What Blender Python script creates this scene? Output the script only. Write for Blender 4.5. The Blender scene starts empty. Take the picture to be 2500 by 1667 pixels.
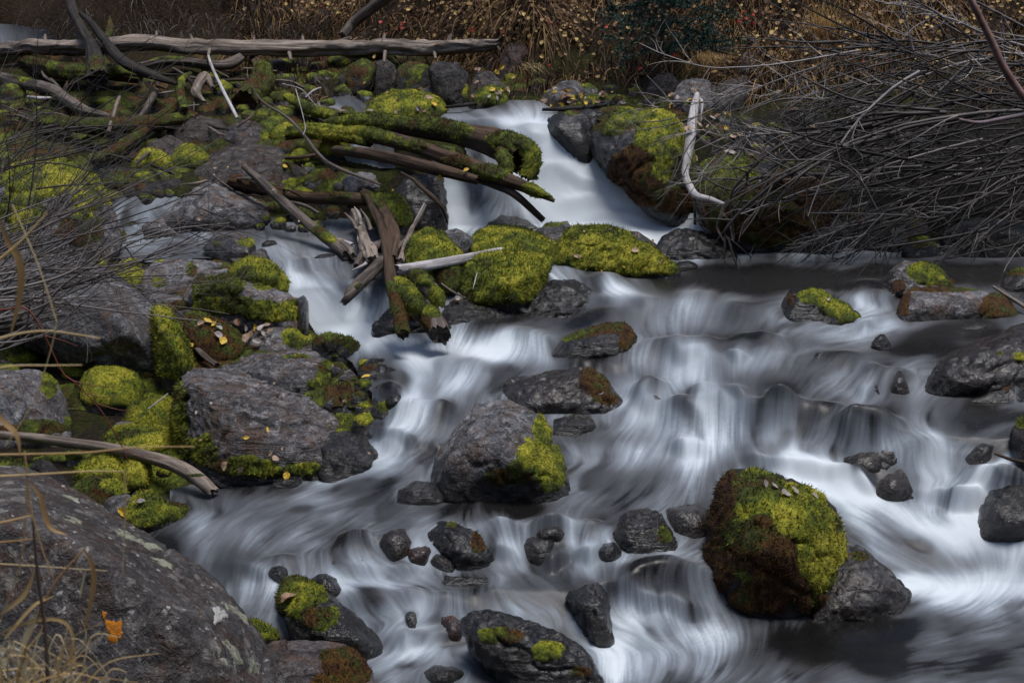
import bpy, bmesh, math, random, time
import numpy as np
from mathutils import Vector
from mathutils.bvhtree import BVHTree

T0 = time.time()
random.seed(7)
RNG = np.random.default_rng(11)
scene = bpy.context.scene
COL = scene.collection

# ------------------------------------------------------------------ camera
CAMZ = 2.4
PITCH = math.radians(13.0)
FPX = 3434.0                      # focal length in pixels of the 2500 px wide photograph
cam_data = bpy.data.cameras.new("camera")
cam_data.sensor_width = 36.0
cam_data.lens = 36.0 * FPX / 2500.0
cam_data.clip_start = 0.05
cam_data.clip_end = 500.0
cam_data.dof.use_dof = True
cam_data.dof.focus_distance = 6.5
cam_data.dof.aperture_fstop = 10.0
cam = bpy.data.objects.new("camera", cam_data)
cam.location = (0, 0, CAMZ)
cam.rotation_euler = (math.radians(90) - PITCH, 0, 0)
COL.objects.link(cam)
scene.camera = cam

# ------------------------------------------------------------------ light: overcast daylight in a wooded ravine
SUN_EL, SUN_AZ = math.radians(79), math.radians(120)
world = bpy.data.worlds.new("World")
scene.world = world
world.use_nodes = True
wn = world.node_tree
bg = wn.nodes["Background"]
sky = wn.nodes.new("ShaderNodeTexSky")
sky.sky_type = 'NISHITA'
sky.sun_disc = False
sky.sun_elevation = SUN_EL
sky.sun_rotation = SUN_AZ
sky.air_density = 1.0
sky.dust_density = 2.0
sky.ozone_density = 1.0
wn.links.new(sky.outputs[0], bg.inputs[0])
bg.inputs[1].default_value = 0.05
sun_d = bpy.data.lights.new("sun", 'SUN')
sun_d.energy = 1.5
sun_d.angle = math.radians(26)
sun_d.color = (1.0, 0.965, 0.93)
sun = bpy.data.objects.new("sun", sun_d)
sdir = Vector((math.sin(SUN_AZ) * math.cos(SUN_EL), math.cos(SUN_AZ) * math.cos(SUN_EL), math.sin(SUN_EL)))
sun.rotation_euler = sdir.to_track_quat('Z', 'Y').to_euler()
COL.objects.link(sun)
scene.view_settings.view_transform = 'Standard'
scene.view_settings.look = 'None'
scene.view_settings.exposure = 1.15
scene.view_settings.gamma = 1.0
scene.view_settings.use_curve_mapping = False
scene.render.engine = 'CYCLES'
scene.cycles.use_denoising = True
scene.cycles.max_bounces = 6
scene.cycles.diffuse_bounces = 3
scene.cycles.glossy_bounces = 3
scene.cycles.transparent_max_bounces = 8
scene.cycles.caustics_reflective = False
scene.cycles.caustics_refractive = False

# ------------------------------------------------------------------ numeric helpers
def hash3(ix, iy, iz, seed):
    h = (ix * 374761393 + iy * 668265263 + iz * 1274126177 + seed * 974711) & 0xffffffff
    h = ((h ^ (h >> 13)) * 1274126177) & 0xffffffff
    h = h ^ (h >> 16)
    return (h & 0xffffff).astype(np.float32) / float(0xffffff)

def vnoise(p, seed=0):
    """value noise, p (n,3) -> 0..1"""
    f = np.floor(p)
    i = f.astype(np.int64)
    t = (p - f).astype(np.float32)
    t = t * t * (3 - 2 * t)
    x, y, z = i[:, 0], i[:, 1], i[:, 2]
    tx, ty, tz = t[:, 0], t[:, 1], t[:, 2]
    def L(a, b, w): return a + (b - a) * w
    c = [[[hash3(x + a, y + b, z + d, seed) for d in (0, 1)] for b in (0, 1)] for a in (0, 1)]
    return L(L(L(c[0][0][0], c[1][0][0], tx), L(c[0][1][0], c[1][1][0], tx), ty),
             L(L(c[0][0][1], c[1][0][1], tx), L(c[0][1][1], c[1][1][1], tx), ty), tz)

def fbm(p, seed=0, octv=4, gain=0.5):
    """-1..1"""
    s = np.zeros(len(p), np.float32)
    a, tot = 1.0, 0.0
    q = p.astype(np.float64)
    for k in range(octv):
        s += a * (vnoise(q, seed + 17 * k) * 2 - 1)
        tot += a
        a *= gain
        q = q * 2.03 + 13.7
    return s / tot

def ridged(p, seed=0, octv=3):
    s = np.zeros(len(p), np.float32)
    a, tot = 1.0, 0.0
    q = p.astype(np.float64)
    for k in range(octv):
        s += a * (1 - np.abs(vnoise(q, seed + 31 * k) * 2 - 1))
        tot += a
        a *= 0.5
        q = q * 2.1 + 5.3
    return s / tot

def sstep(a, b, x):
    t = np.clip((x - a) / (b - a), 0, 1)
    return t * t * (3 - 2 * t)

def blur(a, r, it=2):
    """separable box blur of radius r cells"""
    r = int(r)
    if r < 1:
        return a
    for _ in range(it):
        for ax in (0, 1):
            pad = [(0, 0), (0, 0)]
            pad[ax] = (r + 1, r)
            c = np.cumsum(np.pad(a, pad, mode='edge'), axis=ax)
            n = a.shape[ax]
            a = (np.take(c, np.arange(2 * r + 1, 2 * r + 1 + n), axis=ax) - np.take(c, np.arange(0, n), axis=ax)) / (2 * r + 1)
    return a

CF = np.array([0, math.cos(PITCH), -math.sin(PITCH)])
CU = np.array([0, math.sin(PITCH), math.cos(PITCH)])
CR = np.array([1.0, 0, 0])
CP = np.array([0, 0, CAMZ])

def unp(px, row, d):
    """the point seen at (px,row) of the photograph at distance d in front of the camera"""
    px, row, d = np.broadcast_arrays(np.asarray(px, float), np.asarray(row, float), np.asarray(d, float))
    return (CP + d[..., None] * CF + ((px - 1250) / FPX * d)[..., None] * CR + ((833.5 - row) / FPX * d)[..., None] * CU)

def proj(p):
    q = p - CP
    d = q @ CF
    return 1250 + FPX * (q @ CR) / d, 833.5 - FPX * (q @ CU) / d, d

# ------------------------------------------------------------------ the lie of the land: long sections of the stream and banks
PROF = {
 -300: [(1250,.05),(1000,.18),(850,.20),(700,.22),(560,.25),(400,.35),(250,.3),(120,.2),(60,.6)],
 300: [(1250,.05),(1000,.18),(850,.20),(700,.22),(600,.15),(480,1.2),(400,.3),(300,.3),(120,.3),(60,.6)],
 750: [(1560,.03),(1420,.7),(1370,.15),(1150,.03),(1100,.1),(960,.5),(835,.06),(700,1.6),(570,.04),(450,.6),(300,.4),(130,.2),(60,.6)],
 1000: [(1570,.03),(1480,1.5),(1390,.25),(1290,.8),(1140,.03),(960,.45),(800,.06),(690,.9),(560,.05),(430,1.4),(330,.25),(240,.25),(130,.25),(60,.6)],
 1300: [(1590,.03),(1440,.7),(1370,.15),(1270,1.0),(1080,.03),(1010,.35),(880,.3),(760,.14),(690,.5),(560,.05),(300,1.8),(250,.1),(200,.3),(60,.6)],
 1600: [(1560,.03),(1410,1.2),(1340,.15),(1200,.25),(1080,.04),(880,.30),(740,.25),(600,.04),(560,.3),(290,1.5),(250,.1),(200,.3),(60,.6)],
 1900: [(1480,.03),(1280,.6),(1150,.25),(990,1.0),(860,.15),(740,.2),(590,.03),(500,1.5),(250,.6),(60,.7)],
 2250: [(1430,.03),(1220,.6),(1060,1.3),(950,.06),(870,.35),(770,.06),(700,.4),(590,.03),(500,1.5),(250,.6),(60,.7)],
 2500: [(1430,.03),(1220,.8),(1060,1.0),(960,.06),(900,.35),(770,.1),(700,.3),(590,.03),(500,1.5),(250,.6),(60,.7)],
}
ROWS = np.arange(3000, -2601, -3.0)
PXK = np.array(sorted(PROF))
def _sect():
    out = []
    for k in PXK:
        c = PROF[k] + [(-9999, .78)]
        ys = []
        tn = lambda r: math.tan(PITCH + math.atan((r - 833.5) / FPX))
        z = -2.24
        y = -z / tn(ROWS[0])
        for r in ROWS:
            s = next((sl for (rr, sl) in c if r >= rr), .78) if r <= 2000 else 0.03
            t = tn(r)
            y1 = (s * y - z) / (s + t)
            z += s * (y1 - y)
            y = y1
            ys.append((y, z))
        ys = np.array(ys)
        ys = np.stack([np.convolve(np.pad(ys[:, j], 3, mode='edge'), np.ones(7) / 7, 'valid') for j in (0, 1)], 1)
        out.append(ys[:, 0] * math.cos(PITCH) - ys[:, 1] * math.sin(PITCH))     # distance along the view axis
    return np.array(out)
SECT = _sect()                    # (columns, rows)

def sdist(px, row):
    """distance of the base surface (water or ground) at a point of the photograph"""
    px = np.clip(np.asarray(px, float), PXK[0], PXK[-1] - 1e-6)
    row = np.asarray(row, float)
    ri = np.clip((ROWS[0] - row) / 3.0, 0, len(ROWS) - 1.001)
    r0 = ri.astype(int)
    rf = ri - r0
    k = np.clip(np.searchsorted(PXK, px, side='right') - 1, 0, len(PXK) - 2)
    w = (px - PXK[k]) / (PXK[k + 1] - PXK[k])
    w = w * w * (3 - 2 * w) * 0.6 + w * 0.4
    g = lambda kk: SECT[kk, r0] * (1 - rf) + SECT[kk, r0 + 1] * rf
    return g(k) * (1 - w) + g(k + 1) * w

def at(px, row, near=0.0):
    """a point of the base surface, moved `near` metres towards the camera"""
    return unp(px, row, sdist(px, row) - near)

# ------------------------------------------------------------------ object helpers
def mesh_obj(name, V, Fc, mat=None, parent=None, loc=None, smooth=True, attrs=None):
    me = bpy.data.meshes.new(name)
    V = np.asarray(V, np.float32)
    if loc is None:
        loc = (0, 0, 0)
    V = V - np.array(loc, np.float32)
    if isinstance(Fc, np.ndarray):
        n, k = Fc.shape
        me.vertices.add(len(V)); me.vertices.foreach_set("co", V.ravel())
        me.loops.add(n * k); me.loops.foreach_set("vertex_index", Fc.astype(np.int32).ravel())
        me.polygons.add(n); me.polygons.foreach_set("loop_start", np.arange(0, n * k, k, dtype=np.int32))
        me.update(calc_edges=True)
    else:
        me.from_pydata([tuple(v) for v in V], [], Fc)
    me.polygons.foreach_set("use_smooth", np.full(len(me.polygons), smooth))
    if attrs:
        for k, a in attrs.items():
            a = np.asarray(a, np.float32)
            if a.ndim == 2:
                at_ = me.attributes.new(k, 'FLOAT_COLOR', 'POINT')
                at_.data.foreach_set("color", np.concatenate([a, np.ones((len(a), 1), np.float32)], 1).ravel())
            else:
                at_ = me.attributes.new(k, 'FLOAT', 'POINT')
                at_.data.foreach_set("value", a)
    if mat:
        me.materials.append(mat)
    o = bpy.data.objects.new(name, me)
    o.location = loc
    COL.objects.link(o)
    if parent is not None:
        o.parent = parent
        o.matrix_parent_inverse.identity()
        o.location = (np.array(loc) - np.array(parent.location)).tolist() if loc != (0, 0, 0) else (-np.array(parent.location)).tolist()
    return o

def tag(o, label=None, cat=None, group=None, kind=None):
    if label: o["label"] = label
    if cat: o["category"] = cat
    if group: o["group"] = group
    if kind: o["kind"] = kind
    return o

def empty(name, loc):
    o = bpy.data.objects.new(name, None)
    o.location = [float(c) for c in loc]
    o.empty_display_size = 0.05
    COL.objects.link(o)
    return o

def vnormals(V, Fq):
    n = np.zeros_like(V)
    if Fq.shape[1] == 4:
        fn = np.cross(V[Fq[:, 2]] - V[Fq[:, 0]], V[Fq[:, 3]] - V[Fq[:, 1]])
    else:
        fn = np.cross(V[Fq[:, 1]] - V[Fq[:, 0]], V[Fq[:, 2]] - V[Fq[:, 0]])
    for k in range(Fq.shape[1]):
        for c in range(3):
            n[:, c] += np.bincount(Fq[:, k], fn[:, c], len(V))
    return n / (np.linalg.norm(n, axis=1)[:, None] + 1e-12)

# ------------------------------------------------------------------ materials
def new_mat(name):
    m = bpy.data.materials.new(name)
    m.use_nodes = True
    nt = m.node_tree
    for n in list(nt.nodes):
        nt.nodes.remove(n)
    out = nt.nodes.new("ShaderNodeOutputMaterial")
    return m, nt, out

class NT:
    def __init__(s, nt): s.nt = nt
    def n(s, typ, **kw):
        x = s.nt.nodes.new(typ)
        for k, v in kw.items():
            if k.startswith('i_'):
                x.inputs[int(k[2:])].default_value = v
            else:
                setattr(x, k, v)
        return x
    def l(s, a, b): s.nt.links.new(a, b)
    def val(s, x, inp):
        if isinstance(x, (int, float)): inp.default_value = x
        elif isinstance(x, (tuple, list)): inp.default_value = tuple(x) + ((1,) if len(x) == 3 and inp.type == 'RGBA' else ())
        else: s.l(x, inp)
    def noise(s, vec, scale, detail=4, rough=0.55, dist=0.0):
        x = s.n("ShaderNodeTexNoise")
        s.l(vec, x.inputs['Vector'])
        x.inputs['Scale'].default_value = scale; x.inputs['Detail'].default_value = detail
        x.inputs['Roughness'].default_value = rough; x.inputs['Distortion'].default_value = dist
        return x.outputs[0]
    def ramp(s, f, pts):
        x = s.n("ShaderNodeValToRGB")
        s.l(f, x.inputs[0])
        e = x.color_ramp.elements
        while len(e) < len(pts): e.new(0.5)
        for k, (p, c) in enumerate(pts):
            e[k].position = p
            e[k].color = (c, c, c, 1) if isinstance(c, (int, float)) else tuple(c) + (1,)
        return x.outputs[0]
    def mix(s, f, a, b, mode='MIX'):
        x = s.n("ShaderNodeMix", data_type='RGBA', blend_type=mode)
        s.val(f, x.inputs[0]); s.val(a, x.inputs[6]); s.val(b, x.inputs[7])
        return x.outputs[2]
    def math(s, op, a, b=0.0, c=None, clamp=False):
        x = s.n("ShaderNodeMath", operation=op, use_clamp=clamp)
        s.val(a, x.inputs[0]); s.val(b, x.inputs[1])
        if c is not None: s.val(c, x.inputs[2])
        return x.outputs[0]
    def attr(s, name, out=2):
        x = s.n("ShaderNodeAttribute", attribute_name=name)
        return x.outputs[out]

def rock_mat(name, c1, c2, c3, wetness=0.0, strata=0.0, lichen=None, bump=1.0, rough=0.62):
    """c1 dark, c2 main, c3 pale mineral colour"""
    c1, c2, c3 = (tuple(x * k for x in c) for c, k in ((c1, .62), (c2, .72), (c3, .95)))
    m, nt, out = new_mat(name)
    g = NT(nt)
    tc = g.n("ShaderNodeTexCoord")
    oi = g.n("ShaderNodeObjectInfo")
    off = g.n("ShaderNodeVectorMath", operation='MULTIPLY_ADD')
    g.l(oi.outputs['Random'], off.inputs[0]); off.inputs[1].default_value = (37, 19, 53); g.l(tc.outputs['Object'], off.inputs[2])
    v = off.outputs[0]
    big = g.noise(v, 3.2, 6, .66, .6)
    med = g.noise(v, 16, 6, .68, .6)
    fine = g.noise(v, 85, 4, .7)
    col = g.mix(g.ramp(big, [(.36, 0.0), (.62, 1.0)]), c1, c2)
    col = g.mix(g.ramp(med, [(.50, 0.0), (.68, .75)]), col, c3)
    dk = g.ramp(g.noise(v, 9, 7, .75, 1.2), [(.36, 1.0), (.50, 0.0)])
    col = g.mix(g.math('MULTIPLY', dk, .7), col, tuple(x * .38 for x in c1))
    st_ = g.ramp(g.noise(v, 5.5, 5, .7, 1.5), [(.49, 0.0), (.62, .8)])
    col = g.mix(st_, col, tuple(c1[k] * w for k, w in enumerate((2.3, 1.45, .95))))
    sp = g.ramp(fine, [(.34, .5), (.52, 1.0), (.72, 1.6)])
    col = g.mix(1.0, col, sp, 'MULTIPLY')
    vor = g.n("ShaderNodeTexVoronoi", i_2=110.0)
    g.l(v, vor.inputs['Vector'])
    col = g.mix(g.ramp(vor.outputs['Distance'], [(.10, .5), (.2, 0.0)]), col, tuple(min(.6, x * 1.7) for x in c3))
    if lichen:
        for (cc, sc, lo, hi, st) in lichen:
            lv = g.n("ShaderNodeTexVoronoi"); lv.inputs['Scale'].default_value = sc
            lw = g.n("ShaderNodeVectorMath", operation='MULTIPLY_ADD'); g.l(g.noise(v, sc * 3, 5, .7), lw.inputs[0]); lw.inputs[1].default_value = (.9 / sc,) * 3; g.l(v, lw.inputs[2])
            g.l(lw.outputs[0], lv.inputs['Vector'])
            lm = g.ramp(g.math('MULTIPLY_ADD', g.noise(v, sc * .6, 3, .5), -.9, g.math('ADD', lv.outputs['Distance'], .45)), [(lo, 1.0), (hi, 0.0)])
            lm = g.math('MULTIPLY', lm, g.ramp(med, [(.3, .35), (.5, 1.0)]))
            col = g.mix(g.math('MULTIPLY', lm, st), col, cc)
    h = g.math('MULTIPLY_ADD', med, 1.0, g.math('MULTIPLY', fine, .5))
    v2 = g.n("ShaderNodeTexVoronoi", i_2=13.0); v2.feature = 'F1'
    wv = g.n("ShaderNodeVectorMath", operation='MULTIPLY_ADD'); g.l(med, wv.inputs[0]); wv.inputs[1].default_value = (.12, .12, .12); g.l(v, wv.inputs[2])
    g.l(wv.outputs[0], v2.inputs['Vector'])
    h = g.math('MULTIPLY_ADD', v2.outputs['Distance'], -1.1, h)
    v3 = g.n("ShaderNodeTexVoronoi", i_2=5.0); v3.feature = 'DISTANCE_TO_EDGE'
    g.l(wv.outputs[0], v3.inputs['Vector'])
    crk = g.ramp(v3.outputs['Distance'], [(0.0, 0.0), (.045, 1.0)])
    crk = g.math('MAXIMUM', crk, g.ramp(big, [(.44, 1.0), (.52, .35)]))
    h = g.math('MULTIPLY_ADD', crk, .5, h)
    col = g.mix(1.0, col, g.ramp(crk, [(0.0, .45), (1.0, 1.0)]), 'MULTIPLY')
    v4 = g.n("ShaderNodeTexVoronoi", i_2=55.0)
    g.l(v, v4.inputs['Vector'])
    col = g.mix(g.math('MULTIPLY', g.ramp(v4.outputs['Distance'], [(.12, 1.0), (.22, 0.0)]), g.ramp(med, [(.48, 0.0), (.6, .8)])), col, tuple(min(.5, x * 1.6) for x in c3))
    if strata > 0:
        mp = g.n("ShaderNodeMapping"); mp.inputs['Rotation'].default_value = (0.25, 0.32, 0.1); mp.inputs['Scale'].default_value = (5, 5, 60)
        g.l(v, mp.inputs['Vector'])
        st = g.noise(mp.outputs[0], 1.0, 5, .7, .5)
        h = g.math('MULTIPLY_ADD', st, strata * 2.2, h)
        col = g.mix(1.0, col, g.ramp(st, [(.35, .55), (.6, 1.15)]), 'MULTIPLY')
    wet = g.attr('wet')
    wt = g.math('ADD', wet, wetness, clamp=True)
    col = g.mix(wt, col, g.mix(1.0, col, (.17, .158, .155), 'MULTIPLY'))
    bs = g.n("ShaderNodeBsdfPrincipled")
    g.val(col, bs.inputs['Base Color'])
    rg = g.math('MULTIPLY_ADD', wt, -(rough - .38), rough)
    rg = g.math('MULTIPLY_ADD', med, .22, g.math('SUBTRACT', rg, .11))
    g.val(rg, bs.inputs['Roughness'])
    g.val(g.math('MULTIPLY_ADD', wt, -.05, .35), bs.inputs['Specular IOR Level'])
    bp = g.n("ShaderNodeBump"); bp.inputs['Strength'].default_value = 1.0 * bump; bp.inputs['Distance'].default_value = .022
    g.l(h, bp.inputs['Height']); g.l(bp.outputs[0], bs.inputs['Normal'])
    b2 = g.n("ShaderNodeBump"); b2.inputs['Strength'].default_value = .55; b2.inputs['Distance'].default_value = .010
    g.l(h, b2.inputs['Height']); g.l(b2.outputs[0], bs.inputs['Coat Normal'])
    g.val(g.math('MULTIPLY', wt, .75), bs.inputs['Coat Weight']); bs.inputs['Coat Roughness'].default_value = .07; bs.inputs['Coat IOR'].default_value = 1.45
    g.l(bs.outputs[0], out.inputs[0])
    return m

def moss_mat(name="moss"):
    m, nt, out = new_mat(name)
    g = NT(nt)
    geo = g.n("ShaderNodeNewGeometry")
    v = geo.outputs['Position']
    t = g.attr('tone')
    n1 = g.math('MULTIPLY_ADD', g.noise(v, 2.7, 4, .6), .55, g.math('MULTIPLY', g.noise(v, 11, 5, .65), .5))
    n2 = g.noise(v, 70, 3, .7)
    tt = g.math('ADD', t, g.math('MULTIPLY_ADD', n1, 2.9, -1.54))
    col = g.ramp(tt, [(0.0, (.045, .017, .004)), (.20, (.095, .042, .004)), (.36, (.040, .040, .004)),
                      (.54, (.070, .095, .008)), (.76, (.185, .205, .010)), (1.0, (.36, .335, .03))])
    col = g.mix(1.0, col, g.ramp(n2, [(.32, .35), (.68, 1.5)]), 'MULTIPLY')
    bs = g.n("ShaderNodeBsdfPrincipled")
    g.val(col, bs.inputs['Base Color'])
    bs.inputs['Roughness'].default_value = .6
    bs.inputs['Specular IOR Level'].default_value = .3
    bp = g.n("ShaderNodeBump"); bp.inputs['Strength'].default_value = 1.0; bp.inputs['Distance'].default_value = .014
    g.l(g.noise(v, 130, 4, .75), bp.inputs['Height']); g.l(bp.outputs[0], bs.inputs['Normal'])
    g.l(bs.outputs[0], out.inputs[0])
    return m

def plain_mat(name, c1, c2, scale=10, rough=.7, bump=0.0, spec=.3, stretch=None, attr=None, c3=None, transl=0.0):
    m, nt, out = new_mat(name)
    g = NT(nt)
    tc = g.n("ShaderNodeTexCoord")
    v = tc.outputs['Object']
    if stretch:
        mp = g.n("ShaderNodeMapping"); mp.inputs['Scale'].default_value = stretch
        g.l(v, mp.inputs['Vector']); v = mp.outputs[0]
    nz = g.noise(v, scale, 5, .65)
    if attr:
        f = g.math('MULTIPLY_ADD', nz, .5, g.math('ADD', g.attr(attr), -.25), clamp=True)
        pts = [(.1, c1), (.5, c2)] + ([(.9, c3)] if c3 else [])
        col = g.ramp(f, pts)
    else:
        col = g.ramp(nz, [(.3, c1), (.7, c2)])
    bs = g.n("ShaderNodeBsdfPrincipled")
    g.val(col, bs.inputs['Base Color'])
    bs.inputs['Roughness'].default_value = rough
    bs.inputs['Specular IOR Level'].default_value = spec
    if transl:
        tl = g.n("ShaderNodeBsdfTranslucent"); g.val(col, tl.inputs[0])
        mx = g.n("ShaderNodeMixShader", i_0=transl); g.l(bs.outputs[0], mx.inputs[1]); g.l(tl.outputs[0], mx.inputs[2])
        g.l(mx.outputs[0], out.inputs[0]); return m
    if bump:
        bp = g.n("ShaderNodeBump"); bp.inputs['Strength'].default_value = bump; bp.inputs['Distance'].default_value = .01
        g.l(nz, bp.inputs['Height']); g.l(bp.outputs[0], bs.inputs['Normal'])
    g.l(bs.outputs[0], out.inputs[0])
    return m

def wood_mat(name, c1, c2, c3, rough=.75):
    """weathered wood: the mesh carries along/around coordinates so that the grain follows the limb"""
    m, nt, out = new_mat(name)
    g = NT(nt)
    uv = g.attr('grain', 1)
    mp = g.n("ShaderNodeMapping"); mp.inputs['Scale'].default_value = (3.0, 42, 42)
    g.l(uv, mp.inputs['Vector'])
    gr = g.noise(mp.outputs[0], 1.0, 6, .7, .6)
    mp2 = g.n("ShaderNodeMapping"); mp2.inputs['Scale'].default_value = (1, 1, 1)
    g.l(uv, mp2.inputs['Vector'])
    big = g.noise(mp2.outputs[0], 5.0, 5, .6)
    col = g.ramp(gr, [(.30, c1), (.52, c2), (.72, c3)])
    col = g.mix(g.ramp(big, [(.45, 0.0), (.62, .75)]), col, c1)
    bs = g.n("ShaderNodeBsdfPrincipled")
    g.val(col, bs.inputs['Base Color'])
    bs.inputs['Roughness'].default_value = rough
    bs.inputs['Specular IOR Level'].default_value = .3
    bp = g.n("ShaderNodeBump"); bp.inputs['Strength'].default_value = .9; bp.inputs['Distance'].default_value = .008
    g.l(gr, bp.inputs['Height']); g.l(bp.outputs[0], bs.inputs['Normal'])
    g.l(bs.outputs[0], out.inputs[0])
    return m

def water_mat():
    m, nt, out = new_mat("stream_water")
    g = NT(nt)
    foam = g.attr('foam')
    body = g.attr('body')
    geo = g.n("ShaderNodeNewGeometry")
    df = g.n("ShaderNodeBsdfDiffuse")
    # aerated water: white with a blue cast, a little brown silt where it is thin
    col = g.ramp(foam, [(0.0, (.11, .105, .108)), (.3, (.195, .21, .24)), (.6, (.38, .44, .51)), (1.0, (.80, .88, .95))])
    g.l(col, df.inputs[0])
    tlw = g.n("ShaderNodeBsdfTranslucent"); g.l(col, tlw.inputs[0])
    dm = g.n("ShaderNodeMixShader", i_0=.30); g.l(df.outputs[0], dm.inputs[1]); g.l(tlw.outputs[0], dm.inputs[2])
    tr = g.n("ShaderNodeBsdfTransparent"); tr.inputs[0].default_value = (.42, .41, .39, 1)
    mx = g.n("ShaderNodeMixShader")
    g.val(body, mx.inputs[0]); g.l(tr.outputs[0], mx.inputs[1]); g.l(dm.outputs[0], mx.inputs[2])
    gl = g.n("ShaderNodeBsdfGlossy"); g.val(g.math('MULTIPLY_ADD', foam, .50, .27, clamp=True), gl.inputs['Roughness'])
    fr = g.n("ShaderNodeFresnel"); fr.inputs[0].default_value = 1.33
    mx2 = g.n("ShaderNodeMixShader")
    ff = g.math('MULTIPLY', fr.outputs[0], g.math('MULTIPLY_ADD', foam, -.6, .95), clamp=True)
    g.val(ff, mx2.inputs[0]); g.l(mx.outputs[0], mx2.inputs[1]); g.l(gl.outputs[0], mx2.inputs[2])
    g.l(mx2.outputs[0], out.inputs[0])
    return m

M = {}
M['gray'] = rock_mat("grey_rock", (.065, .065, .071), (.20, .20, .216), (.38, .38, .405))
M['lgray'] = rock_mat("pale_grey_rock", (.10, .10, .110), (.235, .235, .255), (.42, .42, .445))
M['dark'] = rock_mat("dark_rock", (.018, .017, .017), (.045, .041, .042), (.11, .10, .105))
M['wet'] = rock_mat("wet_black_rock", (.035, .033, .036), (.095, .088, .091), (.30, .285, .295), wetness=1.0, strata=.5)
M['black'] = rock_mat("shadow_black_rock", (.008, .008, .008), (.018, .017, .017), (.04, .038, .038), wetness=.5)  # deep shade under the bush put into the rock colour
M['wetbrown'] = rock_mat("wet_brown_rock", (.07, .055, .05), (.19, .15, .138), (.34, .29, .28), wetness=.9)
M['brown'] = rock_mat("brown_rock", (.040, .035, .033), (.085, .073, .070), (.17, .15, .145))
M['maroon'] = rock_mat("maroon_rock", (.045, .028, .027), (.075, .048, .045), (.11, .08, .075))
M['red'] = rock_mat("red_wet_rock", (.12, .022, .012), (.22, .045, .025), (.30, .10, .06), wetness=.7)
M['strata'] = rock_mat("layered_grey_rock", (.085, .080, .084), (.26, .245, .255), (.46, .45, .47), strata=1.3)
M['wetstrata'] = rock_mat("layered_wet_rock", (.08, .08, .088), (.24, .24, .255), (.50, .50, .53), strata=1.3, wetness=.9)
M['mauve'] = rock_mat("mauve_rock", (.07, .06, .062), (.125, .108, .11), (.20, .18, .185))
M['lichen'] = rock_mat("lichen_rock", bump=.7, c1=(.035, .031, .033), c2=(.085, .077, .078), c3=(.18, .165, .16),
                       lichen=[((.25, .26, .19), 5.0, .20, .23, .9), ((.17, .165, .155), 15.0, .20, .24, .6), ((.32, .32, .31), 26.0, .08, .10, .9)])
M['moss'] = moss_mat()
M['wood'] = wood_mat("weathered_wood", (.020, .016, .013), (.13, .105, .09), (.29, .26, .235))
M['darkwood'] = wood_mat("dark_wet_wood", (.008, .007, .006), (.028, .022, .019), (.065, .055, .048))
M['palewood'] = wood_mat("bleached_wood", (.22, .20, .20), (.52, .50, .51), (.72, .71, .73))
M['tanwood'] = wood_mat("pale_brown_wood", (.06, .045, .035), (.26, .21, .175), (.46, .41, .37))
M['rotwood'] = wood_mat("rotten_brown_wood", (.018, .011, .007), (.07, .042, .025), (.15, .10, .065))
M['water'] = water_mat()
print("setup", round(time.time() - T0, 1))
# ------------------------------------------------------------------ water: where it runs, which way, how white
def in_poly(px, row, poly):
    inside = np.zeros(px.shape, bool)
    n = len(poly)
    for k in range(n):
        x0, y0 = poly[k]; x1, y1 = poly[(k + 1) % n]
        if y0 == y1: continue
        c = ((y0 > row) != (y1 > row)) & (px < (x1 - x0) * (row - y0) / (y1 - y0) + x0)
        inside ^= c
    return inside

CHANNELS = [
 [(560,1900),(560,1560),(400,1360),(290,1270),(330,1245),(470,1262),(430,1212),(520,1190),(740,1180),(900,1130),(930,1050),(930,960),(880,880),
  (790,800),(740,720),(650,650),(560,610),(320,625),(250,570),(285,490),(335,470),(420,500),(600,560),(760,560),(960,540),(1060,550),(1050,420),(1090,400),(1180,430),
  (1150,340),(1080,300),(1075,258),(1300,262),(1340,285),(1395,345),(1440,382),(1478,383),(1526,445),(1584,494),(1657,532),(1750,565),(1930,612),(2600,622),(3100,640),(3100,1900)],
 [(-400,80),(30,76),(70,84),(120,86),(200,98),(150,112),(-400,112)],
 [(790,262),(850,248),(900,290),(870,310),(790,280)],
 [(850,330),(930,335),(950,400),(860,380)],
]
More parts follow.
